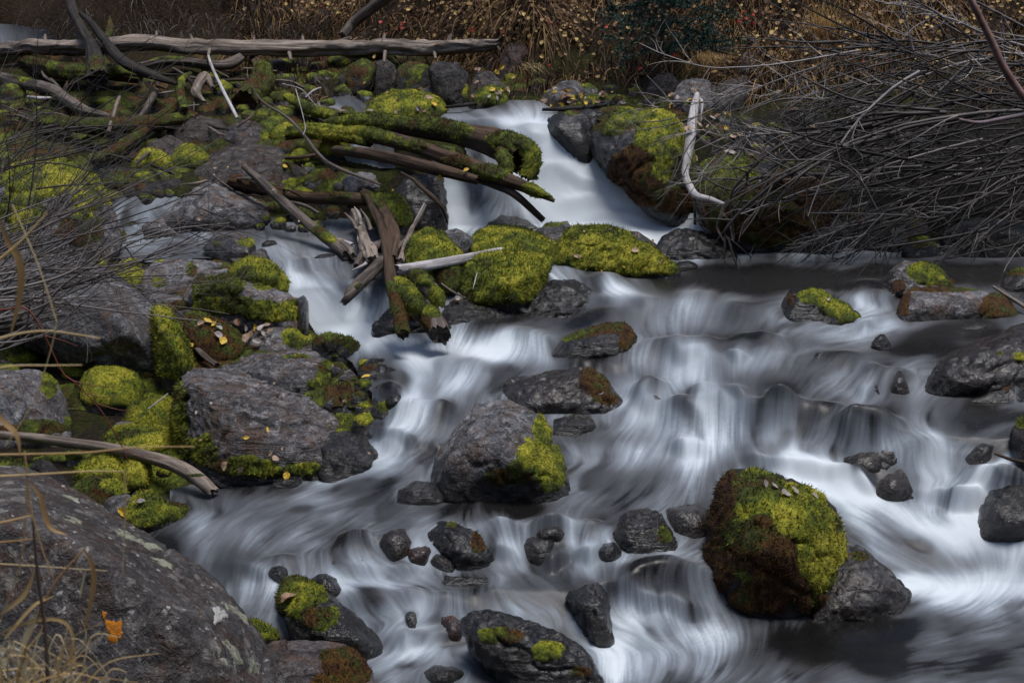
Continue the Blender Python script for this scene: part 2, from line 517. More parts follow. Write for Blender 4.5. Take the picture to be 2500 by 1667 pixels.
# currents, drawn downstream (photo pixels unprojected on to the water)
FLOW = [
 [(1090,275),(1250,290),(1340,400),(1420,500),(1600,570),(1850,600)], [(1400,280),(1380,330),(1430,420),(1560,520),(1750,580)],
 [(1240,290),(1330,350)], [(1200,300),(1260,400),(1300,520)], [(1430,290),(1435,390)], [(1480,400),(1560,500),(1700,560)],
 [(1600,590),(1900,610),(2500,615)], [(1500,640),(1900,630),(2600,640)],
 [(1900,680),(1700,700),(1500,790),(1400,760)], [(2400,680),(2100,680),(1800,690),(1650,720)],
 [(1330,640),(1450,680),(1500,730)], [(1560,640),(1560,700),(1600,800),(1700,900)],
 [(1500,690),(1400,730),(1250,760),(1150,830),(1080,850)],
 [(1700,720),(1600,790),(1640,900),(1800,1020),(1950,1120)],
 [(1900,830),(1750,850),(1600,900),(1500,960)],
 [(2250,720),(2000,760)], [(2150,720),(2160,780),(2100,810)], [(2450,830),(2150,840),(1950,860),(1800,900)],
 [(2300,880),(2100,900),(1950,950),(1850,1020),(1830,1100)], [(2500,1010),(2250,1020),(2050,1000)],
 [(1700,900),(1650,1000),(1600,1080),(1400,1120)], [(1500,1000),(1420,1060),(1380,1100)],
 [(1350,740),(1200,780),(1150,830)], [(1550,870),(1400,890),(1250,880),(1150,900)],
 [(300,490),(270,560),(320,600)], [(320,600),(480,600),(650,640),(740,700),(850,800),(1000,850)],
 [(600,590),(760,620),(860,680)], [(700,690),(760,760),(860,830),(1000,860),(1100,900)],
 [(900,720),(950,800),(1060,840)], [(1080,440),(1090,550)], [(1140,450),(1180,560)], [(1060,560),(900,600),(720,620)],
 [(1000,850),(1200,860),(1350,880),(1500,900)], [(1000,870),(1000,950),(1010,1060),(960,1150)], [(1080,900),(1060,960),(1100,1000)],
 [(960,960),(940,1060),(900,1130)], [(1100,960),(1030,1080),(960,1150),(700,1230)], [(1000,1160),(800,1180),(560,1250),(420,1300)],
 [(900,1240),(700,1280),(520,1330)], [(1300,1250),(1100,1260),(900,1270),(650,1340)], [(500,1260),(550,1360),(620,1440),(720,1540)],
 [(1500,1080),(1500,1150),(1380,1210),(1250,1250)], [(1650,1080),(1600,1180),(1550,1240)], [(1500,1200),(1430,1280),(1400,1340)],
 [(1150,1250),(1180,1330),(1230,1370)], [(1380,1270),(1450,1330),(1520,1350)], [(1480,1270),(1470,1340)],
 [(850,1300),(820,1370),(900,1430),(960,1500)], [(700,1370),(830,1420),(960,1500)], [(900,1420),(1030,1480),(1035,1560)],
 [(1000,1380),(1250,1440),(1400,1500),(1470,1600)], [(1250,1370),(1400,1450),(1480,1600),(1560,1640)], [(1650,1330),(1560,1400),(1500,1440)],
 [(1550,1390),(1520,1480),(1500,1560)], [(1680,1380),(1640,1440),(1640,1530)], [(1750,1450),(1790,1530),(1760,1580)],
 [(1060,1600),(900,1620),(700,1680)], [(1500,1600),(1700,1600),(2000,1650)],
 [(1800,1000),(1790,1080),(1850,1150)], [(1880,1000),(1900,1100),(1980,1200),(2100,1290),(2200,1400)], [(1950,1130),(2150,1220),(2300,1330),(2420,1420)],
 [(2000,1000),(2010,1100),(2100,1190)], [(2280,1050),(2290,1150),(2330,1260)], [(2470,1080),(2400,1180),(2370,1280),(2440,1400)],
 [(2500,1180),(2400,1200)], [(2080,1230),(2170,1320),(2220,1420)], [(2400,1430),(2100,1500),(1900,1600),(1650,1640)],
 [(2600,1500),(2200,1560),(1900,1660)], [(2500,1650),(2100,1700),(1700,1720)], [(2560,1400),(2500,1480),(2400,1520)],
]
# (polyline, half width px, amount): white water adds; slack or clear water and painted shade subtract
FOAM = [
 ([(1330,380),(1400,450),(1480,520),(1650,570)], 75, .85), ([(1300,400),(1330,470),(1400,540)], 60, .6), ([(1240,300),(1300,340),(1350,400)], 30, .42),
 ([(1100,285),(1250,290),(1380,300)], 22, .25), ([(1450,420),(1520,480)], 40, .4), ([(1430,270),(1437,390)], 8, .5), ([(1405,300),(1412,370)], 8, .3),
 ([(1080,440),(1100,545),(1180,550)], 34, .36), ([(1115,440),(1120,550)], 12, .3), ([(1090,552),(1230,556)], 14, .4),
 ([(1600,585),(1750,598),(1950,612)], 26, .38), ([(1650,622),(2000,628),(2400,630)], 16, .08), ([(1950,605),(2500,615)], 16, .05),
 ([(1600,665),(2000,672),(2450,670)], 26, -.55), ([(1650,700),(1900,700),(2150,690)], 22, -.35), ([(1750,580),(1880,590)], 20, -.2),
 ([(2150,800),(2280,790)], 14, .4), ([(2090,740),(2110,780)], 10, .35), ([(2160,720),(2165,775)], 8, .35), ([(2195,750),(2195,790)], 8, .35),
 ([(1500,730),(1640,730),(1800,740)], 22, .22), ([(1480,700),(1560,740),(1620,790)], 22, .32), ([(1700,770),(1850,790),(2050,820)], 24, .20), ([(1450,700),(1600,740)], 16, .25),
 ([(2200,850),(2400,860)], 22, -.30), ([(2150,900),(2050,930)], 22, .05), ([(2000,850),(1900,870),(1800,880)], 20, .2),
 ([(800,690),(860,700)], 18, .1), ([(730,700),(780,780),(860,820)], 42, .5), ([(860,760),(900,800)], 30, .4), ([(860,830),(1000,850),(1200,860)], 34, .6),
 ([(1000,870),(1040,920),(1000,980)], 40, .45), ([(1180,850),(1330,860)], 22, .4), ([(1200,880),(1130,930),(1060,1000)], 35, .38), ([(650,600),(800,620)], 20, .22), ([(680,660),(800,690)], 12, .25),
 ([(290,500),(270,570)], 14, .35), ([(320,600),(500,590)], 20, .2),
 ([(960,1060),(900,1110),(800,1170)], 30, .28), ([(1000,1000),(980,1080),(950,1130)], 30, .25), ([(900,1150),(800,1170)], 20, .25),
 ([(950,960),(940,1040)], 22, -.15), ([(1100,1240),(1300,1245)], 24, -.42), ([(560,1250),(750,1260),(900,1240)], 50, -.02), ([(480,1230),(560,1200),(700,1190)], 18, -.25),
 ([(1400,1010),(1550,1030),(1650,1060)], 28, .32), ([(1380,1110),(1500,1120),(1680,1110)], 26, .35), ([(1500,970),(1650,960)], 26, .2),
 ([(1690,900),(1720,960),(1780,1000)], 50, .42), ([(1720,1010),(1760,1080),(1700,1120)], 34, .5), ([(1560,870),(1700,880),(1850,900)], 26, .32), ([(1550,820),(1650,830)], 18, .2),
 ([(1640,940),(1600,1010)], 30, .3), ([(1880,1080),(1960,1150),(2100,1200)], 24, .45), ([(1950,1160),(2150,1230),(2330,1330)], 40, .62), ([(1940,1150),(1860,1130)], 14, .35),
 ([(1830,1010),(1850,1130)], 26, .1), ([(1935,1070),(1945,1130)], 12, .4), ([(2000,1000),(2020,1100),(2100,1180)], 40, .02), ([(2080,1250),(2140,1340),(2230,1420)], 30, .32),
 ([(2280,1060),(2300,1150),(2340,1240)], 24, .35), ([(2255,1160),(2275,1240)], 10, .4), ([(2440,1150),(2390,1190),(2370,1260)], 22, .62), ([(2380,1290),(2480,1330),(2560,1340)], 55, .65),
 ([(2220,1430),(2350,1430),(2560,1430)], 34, .75), ([(2300,1470),(2500,1500)], 30, .35), ([(2420,1050),(2500,1040)], 16, .25), ([(2480,1110),(2440,1130)], 14, .3), ([(2440,1140),(2560,1150)], 10, .45),
 ([(1950,1550),(2200,1530)], 40, -.3), ([(2150,1610),(2450,1600)], 50, -.12), ([(1980,1640),(2450,1690)], 30, .05),
 ([(1500,1570),(1600,1570),(1780,1560)], 24, .42), ([(1520,1620),(1700,1640)], 34, .30), ([(1500,1640),(1580,1680)], 30, .2), ([(1400,1500),(1460,1580),(1500,1640)], 26, .30),
 ([(1500,1500),(1520,1550)], 10, .5), ([(1540,1500),(1570,1550)], 10, .5), ([(1600,1510),(1620,1550)], 9, .35), ([(1740,1510),(1790,1530)], 18, .4), ([(1560,1420),(1650,1440),(1700,1490)], 34, -.25),
 ([(1220,1290),(1250,1350),(1280,1380)], 22, .32), ([(1390,1300),(1430,1350)], 24, .30), ([(1490,1280),(1470,1330)], 12, .45), ([(1380,1380),(1550,1370),(1640,1360)], 22, .35),
 ([(860,1390),(960,1450)], 26, .30), ([(800,1400),(850,1440)], 22, .4), ([(880,1370),(930,1380)], 18, .25), ([(1010,1370),(1140,1390)], 16, .25), ([(1030,1495),(1035,1560)], 14, .40),
 ([(960,1500),(1000,1560)], 16, .2), ([(960,1600),(1080,1590),(1150,1600)], 18, .38), ([(900,1620),(1000,1640)], 40, .15), ([(1000,1470),(1130,1470)], 12, .2),
 ([(620,1420),(680,1460),(740,1550)], 22, .15), ([(690,1440),(740,1500)], 10, .2), ([(930,1550),(950,1590)], 8, .45), ([(840,1320),(900,1350)], 22, -.15),
 ([(500,1300),(700,1320)], 40, .08), ([(1480,740),(1400,770)], 20, .12), ([(2040,900),(2100,950)], 18, .22), ([(2090,950),(2130,955)], 10, .35), ([(1900,1000),(2200,1000)], 30, -.08), ([(2200,980),(2450,1000)], 14, .18),
 ([(-100,85),(60,88),(190,98)], 16, -.1), ([(790,265),(870,300)], 14, .5), ([(870,350),(920,395)], 20, .3), ([(1540,970),(1560,1000)], 8, .4),  # opening stroke darkens the upper left water, standing in for tree shade
]
# boulders just under the water: px, row, half width px, half depth px, lift m
HUMPS = [
 (1700,730,60,16,.03),(1620,760,90,22,.04),(1800,760,60,18,.04),(1640,860,90,26,.06),(1480,780,60,22,.04),(1740,850,40,16,.03),(1860,840,60,18,.05),(1900,880,60,18,.03),
 (1280,830,70,22,.05),(1180,800,60,20,.03),(1020,830,60,18,.03),(1150,900,60,24,.04),(1400,930,40,18,.03),(1580,975,40,22,.05),
 (1600,960,50,26,.04),(1660,1020,50,30,.06),(1740,990,60,34,.07),(1560,1010,60,20,.03),(1850,1010,60,26,.05),(1920,1000,50,22,.05),(2010,1020,70,26,.05),(2080,1070,50,30,.06),
 (2060,880,60,22,.04),(2130,920,40,26,.05),(2200,930,40,22,.05),(2120,1060,80,30,.06),(1740,900,70,26,.05),(1500,880,50,18,.02),
 (950,960,36,24,.05),(1080,1020,40,30,.07),(1000,1010,36,24,.05),(960,1090,34,20,.03),(880,1330,60,24,.05),(800,1370,40,20,.03),(700,1380,50,16,.03),
 (1350,1295,60,20,.06),(1230,1300,40,18,.04),(1450,1300,40,20,.04),(1600,1400,90,30,.06),(1700,1430,70,30,.05),(1540,1440,40,26,.04),(1440,1440,40,20,.02),
 (1090,1470,60,20,.03),(900,1460,50,22,.03),(1000,1460,40,16,.03),(1200,1450,60,18,.02),(2150,1050,50,20,.05),(2250,1100,50,30,.05),(2440,1180,70,30,.08),(2060,1170,60,24,.03),
 (2120,700,40,12,.03),(2140,730,36,14,.03),(1420,650,60,16,.05),(1470,690,40,16,.04),(740,650,50,14,.03),(830,640,50,12,.03),(760,700,30,12,.02),(1180,300,50,10,.03),(1350,420,50,24,.03),(1420,500,60,24,.04),(1500,540,60,20,.04),
]
GX = np.arange(-420, 3110, 3.6)
GR = np.arange(1840, 54, -2.9)
PXG, RWG = np.meshgrid(GX, GR)
mask = np.zeros(PXG.shape)
for poly in CHANNELS:
    mask = np.maximum(mask, in_poly(PXG, RWG, poly).astype(float))

def stroke_dist(P, R, pts):
    """distance in px (rows counted x1.5) to a polyline, nearest direction, along fraction"""
    best = np.full(P.shape, 1e9); dx = np.zeros(P.shape); dy = np.zeros(P.shape)
    for a, b in zip(pts[:-1], pts[1:]):
        vx, vy = b[0] - a[0], b[1] - a[1]
        L2 = vx * vx + vy * vy
        t = np.clip(((P - a[0]) * vx + (R - a[1]) * vy) / L2, 0, 1)
        d = np.hypot(P - a[0] - t * vx, (R - a[1] - t * vy) * 1.4)
        k = d < best
        best = np.where(k, d, best)
        L = math.sqrt(L2)
        dx = np.where(k, vx / L, dx); dy = np.where(k, vy / L, dy)
    return best, dx, dy

def bil(a, y, x):
    y = np.clip(y, 0, a.shape[0] - 1.001); x = np.clip(x, 0, a.shape[1] - 1.001)
    y0 = y.astype(np.int32); x0 = x.astype(np.int32); yf = (y - y0).astype(np.float32); xf = (x - x0).astype(np.float32)
    W = a.shape[1]; f = a.ravel(); k = y0 * W + x0
    return (f[k] * (1 - yf) + f[k + W] * yf) * (1 - xf) + (f[k + 1] * (1 - yf) + f[k + W + 1] * yf) * xf

# ------------------------------------------------------------------ stream bed and banks
gx = np.concatenate([np.arange(-2600, -400, 40), np.arange(-400, 2900, 14), np.arange(2900, 5200, 40)])
gr = np.concatenate([np.arange(3000, 1800, -30), np.arange(1800, 30, -9), np.arange(30, -1500, -26)])
PG, RG = np.meshgrid(gx, gr)
mk = blur(np.pad(mask, 40, mode='edge'), 7, 2)[40:-40, 40:-40]
wj = (PG - GX[0]) / 3.6; wi = (GR[0] - RG) / 2.9
inm = (wj >= 0) & (wj < mask.shape[1] - 1) & (wi < mask.shape[0] - 1)
mm = np.where(inm, bil(mk.astype(np.float32), np.clip(wi, 0, None), wj), 0)
mm = np.where((RG > 1700) & (PG > 500), 1.0, mm)
Pg = unp(PG, RG, sdist(PG, RG))
fl = Pg.reshape(-1, 3)
nzv = (fbm(fl * 2.2, 3, 5) * .09 + fbm(fl * 9, 5, 3) * .035).reshape(PG.shape)
hill = sstep(250, 60, RG)
big = (fbm(fl * np.array([1.1, 1.1, .6]), 9, 4) * .35).reshape(PG.shape)
land = -.005 + nzv * (.42 + 1.1 * hill) + big * hill
dark = sstep(1600, 1800, PG) * sstep(235, 320, RG)  # right bank under the bush: shade painted into the ground colour
stones = ((1 - ridged(fl * 7, 8, 2)) * -.10).reshape(PG.shape)
lift = mm * (-.13 + nzv * .4 + stones) + (1 - mm) * land
for (hx, hy, rx, ry, h) in HUMPS:
    lift += (h + .085) * np.exp(-(((PG - hx) / (rx * .8)) ** 2 + ((RG - hy) / (ry * .9)) ** 2)) * mm
Pg = Pg + lift[..., None] * np.array([0, 0, 1.0]) + (big * hill * .5)[..., None] * np.array([0, -1.0, 0])
nR, nC = PG.shape
gi = np.arange(nR * nC).reshape(nR, nC)
gq = np.stack([gi[:-1, :-1], gi[:-1, 1:], gi[1:, 1:], gi[1:, :-1]], -1).reshape(-1, 4)
def ground_mat():
    m, nt, out = new_mat("forest_ground")
    g = NT(nt)
    geo = g.n("ShaderNodeNewGeometry"); v = geo.outputs['Position']
    b = g.noise(v, 3, 6, .65, .5); f = g.noise(v, 40, 5, .7)
    soil = g.ramp(f, [(.3, (.006, .005, .004)), (.55, (.020, .015, .010)), (.75, (.06, .04, .02))])
    ms = g.ramp(f, [(.3, (.006, .008, .002)), (.7, (.045, .052, .005))])
    vb = g.n("ShaderNodeTexVoronoi", i_2=9.0); g.l(v, vb.inputs['Vector'])
    bed = g.mix(.6, g.ramp(f, [(.3, (.012, .010, .009)), (.7, (.075, .06, .05))]), g.mix(1.0, vb.outputs['Color'], (.10, .07, .055), 'MULTIPLY'))
    bed = g.mix(1.0, bed, g.ramp(vb.outputs['Distance'], [(.0, 1.2), (.7, .2)]), 'MULTIPLY')
    land_ = g.mix(g.ramp(b, [(.45, 0.0), (.55, 1.0)]), soil, ms)
    hillc = g.ramp(f, [(.3, (.004, .003, .002)), (.55, (.024, .014, .007)), (.78, (.09, .05, .02))])
    c = g.mix(g.attr('hill'), land_, hillc)
    c = g.mix(g.attr('shade_soil'), c, g.ramp(f, [(.3, (.004, .004, .004)), (.7, (.016, .014, .011))]))  # blends the painted bush shade over the ground colour
    c = g.mix(g.attr('bed'), c, bed)
    bs = g.n("ShaderNodeBsdfPrincipled"); g.val(c, bs.inputs['Base Color']); bs.inputs['Roughness'].default_value = .85
    bs.inputs['Specular IOR Level'].default_value = .15
    bp = g.n("ShaderNodeBump"); bp.inputs['Strength'].default_value = 1; bp.inputs['Distance'].default_value = .03
    g.l(f, bp.inputs['Height']); g.l(bp.outputs[0], bs.inputs['Normal'])
    g.l(bs.outputs[0], out.inputs[0])
    return m
M['ground'] = ground_mat()
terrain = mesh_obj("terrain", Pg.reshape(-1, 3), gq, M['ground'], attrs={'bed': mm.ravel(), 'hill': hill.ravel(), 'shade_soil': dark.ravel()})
tag(terrain, "stony stream bed, mossy banks and steep leafy hillside", kind='structure')
# wide ground round the camera, with unseen slopes added to block low sky
ang = np.linspace(0, 2 * math.pi, 97)
rad = np.array([0, 3, 6, 9, 12, 15, 18, 22, 28, 36, 50, 80])
Ar, Rr = np.meshgrid(ang, rad)
up_h = np.interp(Rr, [0, 7, 9, 15, 28, 50, 80], [0, 0, .6, 5, 15, 28, 32])
side = np.clip(.35 + .65 * np.abs(np.sin(Ar)) ** 1.0, 0, 1)       # the valley is open up- and downstream
side = np.where(np.sin(Ar) > 0.0, side, side)
Xr = Rr * np.cos(Ar); Yr = Rr * np.sin(Ar) - 0.0
Zr = -.35 + up_h * side
Zr = np.where((np.sin(Ar) > .15), np.minimum(Zr, -.35 + Rr * .02), Zr)
Zr += (fbm(np.stack([Xr, Yr, Zr * 0], -1).reshape(-1, 3) * .35, 4, 3).reshape(Xr.shape)) * np.clip(up_h, 0, 2) * .3
Vh = np.stack([Xr, Yr, Zr], -1).reshape(-1, 3)
hi_ = np.arange(Vh.shape[0]).reshape(Xr.shape)
hq = np.stack([hi_[:-1, :-1], hi_[:-1, 1:], hi_[1:, 1:], hi_[1:, :-1]], -1).reshape(-1, 4)
hl = mesh_obj("hillside", Vh, hq, M['ground'], attrs={'bed': np.zeros(len(Vh)), 'hill': np.ones(len(Vh))})
tag(hl, "unseen ravine slope added round the camera to block low sky", kind='structure')
print("terrain", round(time.time() - T0, 1))
# ------------------------------------------------------------------ rocks
_cs = {}
def cube_sphere(N):
    if N in _cs: return _cs[N]
    t = np.tan(np.linspace(-1, 1, N + 1) * math.pi / 4)
    A, B = np.meshgrid(t, t)
    one = np.ones_like(A)
    faces = [(one, A, B), (-one, -A, B), (-A, one, B), (A, -one, B), (A, B, one), (A, -B, -one)]
    V = []; Q = []
    for k, f in enumerate(faces):
        V.append(np.stack(f, -1).reshape(-1, 3))
        g = np.arange((N + 1) ** 2).reshape(N + 1, N + 1) + k * (N + 1) ** 2
        Q.append(np.stack([g[:-1, :-1], g[:-1, 1:], g[1:, 1:], g[1:, :-1]], -1).reshape(-1, 4))
    V = np.concatenate(V); Q = np.concatenate(Q)
    V /= np.linalg.norm(V, axis=1)[:, None]
    key = np.round(V * 1e5).astype(np.int64)
    _, first, inv = np.unique(key, axis=0, return_index=True, return_inverse=True)
    V = V[first]; Q = inv.reshape(-1)[Q]
    n = np.cross(V[Q[:, 1]] - V[Q[:, 0]], V[Q[:, 2]] - V[Q[:, 0]])
    flip = (n * V[Q].mean(1)).sum(1) < 0
    Q[flip] = Q[flip][:, ::-1]
    _cs[N] = (V, Q)
    return _cs[N]

def hull_planes(P):
    bm = bmesh.new()
    for p in P: bm.verts.new(p)
    r = bmesh.ops.convex_hull(bm, input=bm.verts)
    c = P.mean(0)
    out = []
    for f in bm.faces:
        n = np.array(f.normal)
        if np.linalg.norm(n) < .5: continue
        d = float(n @ (np.array(f.verts[0].co) - c))
        if d < 0: n, d = -n, -d
        if d > 1e-5: out.append((*n, d, f.calc_area()))
    bm.free()
    out = np.array(out)
    size = np.ptp(P, axis=0).max()
    ok = ((P - c) @ out[:, :3].T - out[:, 3]).max(0) < 2e-3 * size      # slivers can carry a bad normal
    return c, out[ok]

BV = []; BF = []                  # everything solid, for resting leaves on
def solid(V, Fq):
    BF.append(Fq[:, :3] + sum(len(v) for v in BV)); BF.append(Fq[:, [0, 2, 3]] + sum(len(v) for v in BV)); BV.append(V)

BLADE_D = 19000.0
def moss_on(parent, V, Fq, Nn, m, tone, thick, seed, fuzz=1.0, label=None, lump=1.0):
    """a cushion of moss over the vertices where m > 0, as a shell with a fuzz of shoots"""
    ms = sstep(.0, .35, m)
    l1 = fbm(V * 16, seed + 1, 3); l2 = fbm(V * 55, seed + 2, 2)
    off = ms * thick * .72 * (.75 + .34 * l1 * lump + .30 * l2 * lump) - .004 * (1 - ms)
    keepf = (m[Fq] > 0).any(1)
    if keepf.sum() < 6: return None
    Fk = Fq[keepf]
    used = np.unique(Fk)
    rm = np.full(len(V), -1); rm[used] = np.arange(len(used))
    Vm = V[used] + Nn[used] * off[used][:, None]
    Fm = rm[Fk]
    tn = tone[used] + .10 * l1[used]
    # shoots
    a = V[Fk]; area = np.linalg.norm(np.cross(a[:, 2] - a[:, 0], a[:, 3] - a[:, 1]), axis=1) * .5
    wgt = area * sstep(.05, .3, m[Fk].mean(1))
    cen = Vm[Fm].mean(1)
    dist = cen @ CF - CP @ CF
    facing = ((CP - cen) * Nn[Fk[:, 0]]).sum(1) / np.linalg.norm(CP - cen, axis=1)
    wgt = wgt * (facing > -.3) * np.clip(7.0 / np.clip(dist, 2, 99), .5, 1.6) ** 1.5
    tot = wgt.sum() * BLADE_D * fuzz
    nb = int(min(tot, 10500))
    T = [Fm[:, [0, 1, 2]], Fm[:, [0, 2, 3]]]
    VV = [Vm]; TT = [tn]
    if nb > 4:
        rg = np.random.default_rng(seed)
        fi = rg.choice(len(Fk), nb, p=wgt / wgt.sum())
        u, w = rg.random(nb)[:, None], rg.random(nb)[:, None]
        c4 = Vm[Fm[fi]]
        p = (c4[:, 0] * (1 - u) + c4[:, 1] * u) * (1 - w) + (c4[:, 3] * (1 - u) + c4[:, 2] * u) * w
        nn = Nn[Fk[fi, 0]]
        dr = nn + rg.normal(0, .55, (nb, 3)) + np.array([0, 0, .1])
        dr /= np.linalg.norm(dr, axis=1)[:, None]
        sd = np.cross(dr, rg.normal(0, 1, (nb, 3))); sd /= np.linalg.norm(sd, axis=1)[:, None] + 1e-9
        ln = (rg.random(nb) ** 1.6 * .017 + .004)[:, None] * min(1.4, max(.7, thick / .016))
        wd = (.0015 + .0018 * rg.random(nb))[:, None]
        base = p - nn * .002
        b0 = len(Vm)
        VV += [base - sd * wd, base + sd * wd, base + dr * ln]
        tb = tone[Fk[fi, 0]] + rg.normal(.03, .18, nb) + .10 * l1[Fk[fi, 0]]
        TT += [tb, tb, tb]
        ii = np.arange(nb)
        T.append(np.stack([b0 + ii, b0 + nb + ii, b0 + 2 * nb + ii], 1))
    Vall = np.concatenate(VV); Tall = np.concatenate(T); tall = np.clip(np.concatenate(TT), 0, 1)
    o = mesh_obj("moss", Vall, Tall, M['moss'], parent=parent, loc=tuple(parent.location), attrs={'tone': tall})
    o['kind'] = 'stuff'
    if label: o['label'] = label
    return o

LAST = [None]
NR = 0
WR = []
def rock(label, poly, mat='gray', T=None, moss=(), up=0.0, tone=.75, thick=.016, name='rock', cat='rock', rec=.45, front=None, rough=.035, sharp=90,
         strata=0.0, group=None, sink=.10, fuzz=1.0, near=0.0, res=1.0, lump=1.0, base=None, facet=.13, wetline=.085, chips=True):
    """poly: outline in the photograph; T: thickness away from the camera in m; moss: (px,row,rx,ry,amount,tone) cushions;
    up: how much the upward faces carry moss; rec: how far the top leans back"""
    global NR
    NR += 1
    seed = NR * 7 + 3
    rg = np.random.default_rng(seed)
    P = np.array(poly, float)
    jb = P[:, 1].argmax()
    bx, by = P[jb]
    if base: by = base
    if wetline > 0 and group is None:
        near += .025
        if in_poly(np.array([P[:, 0].mean()]), np.array([P[:, 1].max()]), CHANNELS[0])[0]: WR.append((P[:, 0].min(), P[:, 0].max(), P[:, 1].min(), P[:, 1].max()))
    d0 = float(sdist(bx, by)) - near
    w = (P[:, 0].max() - P[:, 0].min()) / FPX * d0
    h = (P[:, 1].max() - P[:, 1].min()) / FPX * d0
    if T is None: T = .75 * min(w, h * 2.2)
    top, bot = P[:, 1].min(), P[:, 1].max()
    v = (bot - P[:, 1]) / (bot - top + 1e-6)
    cx, cy = P.mean(0)
    pts = [unp(P[:, 0], P[:, 1], d0 + T * (.12 + rec * v))]
    for (s, f0_, f1_) in (() if front is not None and len(front) >= 6 else ((.58, -.08, rec * .7),)):
        Q = np.stack([cx + (P[:, 0] - cx) * s, cy + (P[:, 1] - cy) * s + (bot - cy) * .10], 1)
        if len(Q) > 6: Q = Q[rg.integers(0, 2)::2]
        vv = (bot - Q[:, 1]) / (bot - top + 1e-6)
        pts.append(unp(Q[:, 0], Q[:, 1], d0 + T * (f0_ + f1_ * vv + rg.uniform(-facet, facet, len(Q)))))
    if front is not None:
        for (px, row, fw) in front: pts.append(unp([px], [row], d0 + T * fw))
    B = np.stack([cx + (P[:, 0] - cx) * .8, cy + (P[:, 1] - cy) * .72 + (bot - cy) * .15], 1)
    pts.append(unp(B[:, 0], B[:, 1], d0 + T * (1.0 + .15 * v) + rg.uniform(-.08, .08, len(P)) * T))
    lo = P[v < .3]
    for dd in (.05, .5, .95):
        q = unp(cx + (lo[:, 0] - cx) * .96, lo[:, 1], d0 + T * dd); q[:, 2] -= sink; pts.append(q)
    pts = np.concatenate(pts)
    c, pl = hull_planes(pts)
    ext = (pts.max(0) - pts.min(0)) / 2
    cn = rg.normal(0, 1, (11, 3)); cn[:, 1] = -np.abs(cn[:, 1]); cn /= np.linalg.norm(cn, axis=1)[:, None]
    cd = ((pts - c) @ cn.T).max(0) * rg.uniform(.87, .97, 11)          # knock a few corners off the near side
    if chips: pl = np.concatenate([pl, np.concatenate([cn, cd[:, None], np.ones((11, 1))], 1)])
    pxw = max(P[:, 0].max() - P[:, 0].min(), bot - top)
    N = int(np.clip(pxw * .13 * res, 7, 58))
    S, Q = cube_sphere(N)
    U = S * ext; U /= np.linalg.norm(U, axis=1)[:, None]
    inv = (U @ pl[:, :3].T) / pl[:, 3]
    inv = np.clip(inv, 0, None)
    wa = np.clip(pl[:, 4] / pl[:, 4].mean(), .05, 1.5) * 0 + 1
    mxv = inv.max(1)
    r = 1 / (mxv * ((inv / mxv[:, None]) ** sharp).sum(1) ** (1.0 / sharp) * 1.0 + 1e-9)
    V = c + U * r[:, None]
    Nn = vnormals(V, Q)
    sz = float(min(np.median(r), .45))
    R3 = np.array([.31 * seed, .17 * seed, .7 * seed])
    q1 = V / sz
    disp = rough * sz * (.75 * fbm(q1 * 1.7 + R3, seed, 4, .55) + .55 * (ridged(q1 * 3.1 + R3, seed + 4, 3) - .6) + .30 * (ridged(q1 * 9 + R3, seed + 14, 2) - .6)) * 1.6
    ck = np.abs(fbm(q1 * 1.2 + R3, seed + 9, 3))
    disp -= rough * sz * 1.3 * sstep(.06, .0, ck)
    disp += rough * sz * .6 * fbm(V * 45, seed + 8, 2) + rough * sz * .35 * (ridged(V * 20 + R3, seed + 18, 2) - .6)
    if strata:
        ax = np.array([.28, -.25, .93])
        s = (V @ ax) * 52 + fbm(q1 * 1.5, seed + 5, 3) * 4.5
        k = np.floor(s); fr = s - k
        st = hash3(k.astype(np.int64), k.astype(np.int64) * 0, k.astype(np.int64) * 0, seed)
        disp += strata * (.35 + .65 * sstep(-.3, .4, fbm(q1 * 2.2 + 4, seed + 12, 2))) * .010 * (st - .5 + .5 * sstep(.0, .25, fr) * sstep(1, .8, fr) - .5 * fbm(V * 24, seed + 6, 3))
    V = V + Nn * disp[:, None]
    Nn = vnormals(V, Q)
    pp, rr, dd = proj(V)
    baseZ = float(unp(bx, bot, d0)[2])
    hz = V[:, 2] - baseZ
    wet = sstep(wetline * 1.05, wetline * .7, hz + wetline * .7 * fbm(V * 9, seed, 4)) * (1 if wetline > 0 else 0)
    loc = (float(c[0]), float(c[1]), float(baseZ - .02))
    o = mesh_obj(name, V, Q, M[mat], loc=loc, attrs={'wet': wet})
    tag(o, label, cat, group)
    solid(V, Q)
    m = np.zeros(len(V)); tn = np.full(len(V), tone, float)
    nzm = fbm(V * 7 + R3, seed + 21, 4, .6); nzf = fbm(V * 30, seed + 22, 3)
    if up > 0:
        m = np.maximum(m, up * (sstep(.05, .75, Nn[:, 2]) * 1.0 + (up > .8) * (up - .8) * 5 * .6) + nzm * .75 - .38 + .22 * nzf)
    for b in moss:
        px, row, rx, ry, am = b[:5]
        e = am * np.exp(-(((pp - px) / rx) ** 2 + ((rr - row) / ry) ** 2) ** 1.5) * 1.0
        mm_ = e + nzm * .60 * min(am, 1) - .30 + .24 * nzf * min(am, 1)
        if len(b) > 5:
            k = mm_ > m
            tn = np.where(k, b[5], tn)
        m = np.maximum(m, mm_)
    m = m * sstep(.005, .035, hz + .015 * nzf)
    LAST[0] = o
    if (m > .05).sum() > 10:
        tn = tn - .06 + .34 * nzm + .16 * nzf + .12 * (Nn[:, 2] - .5)
        moss_on(o, V, Q, Nn, m, tn, thick, seed, fuzz, lump=lump)
    return o

LG = 'lichen spotted'
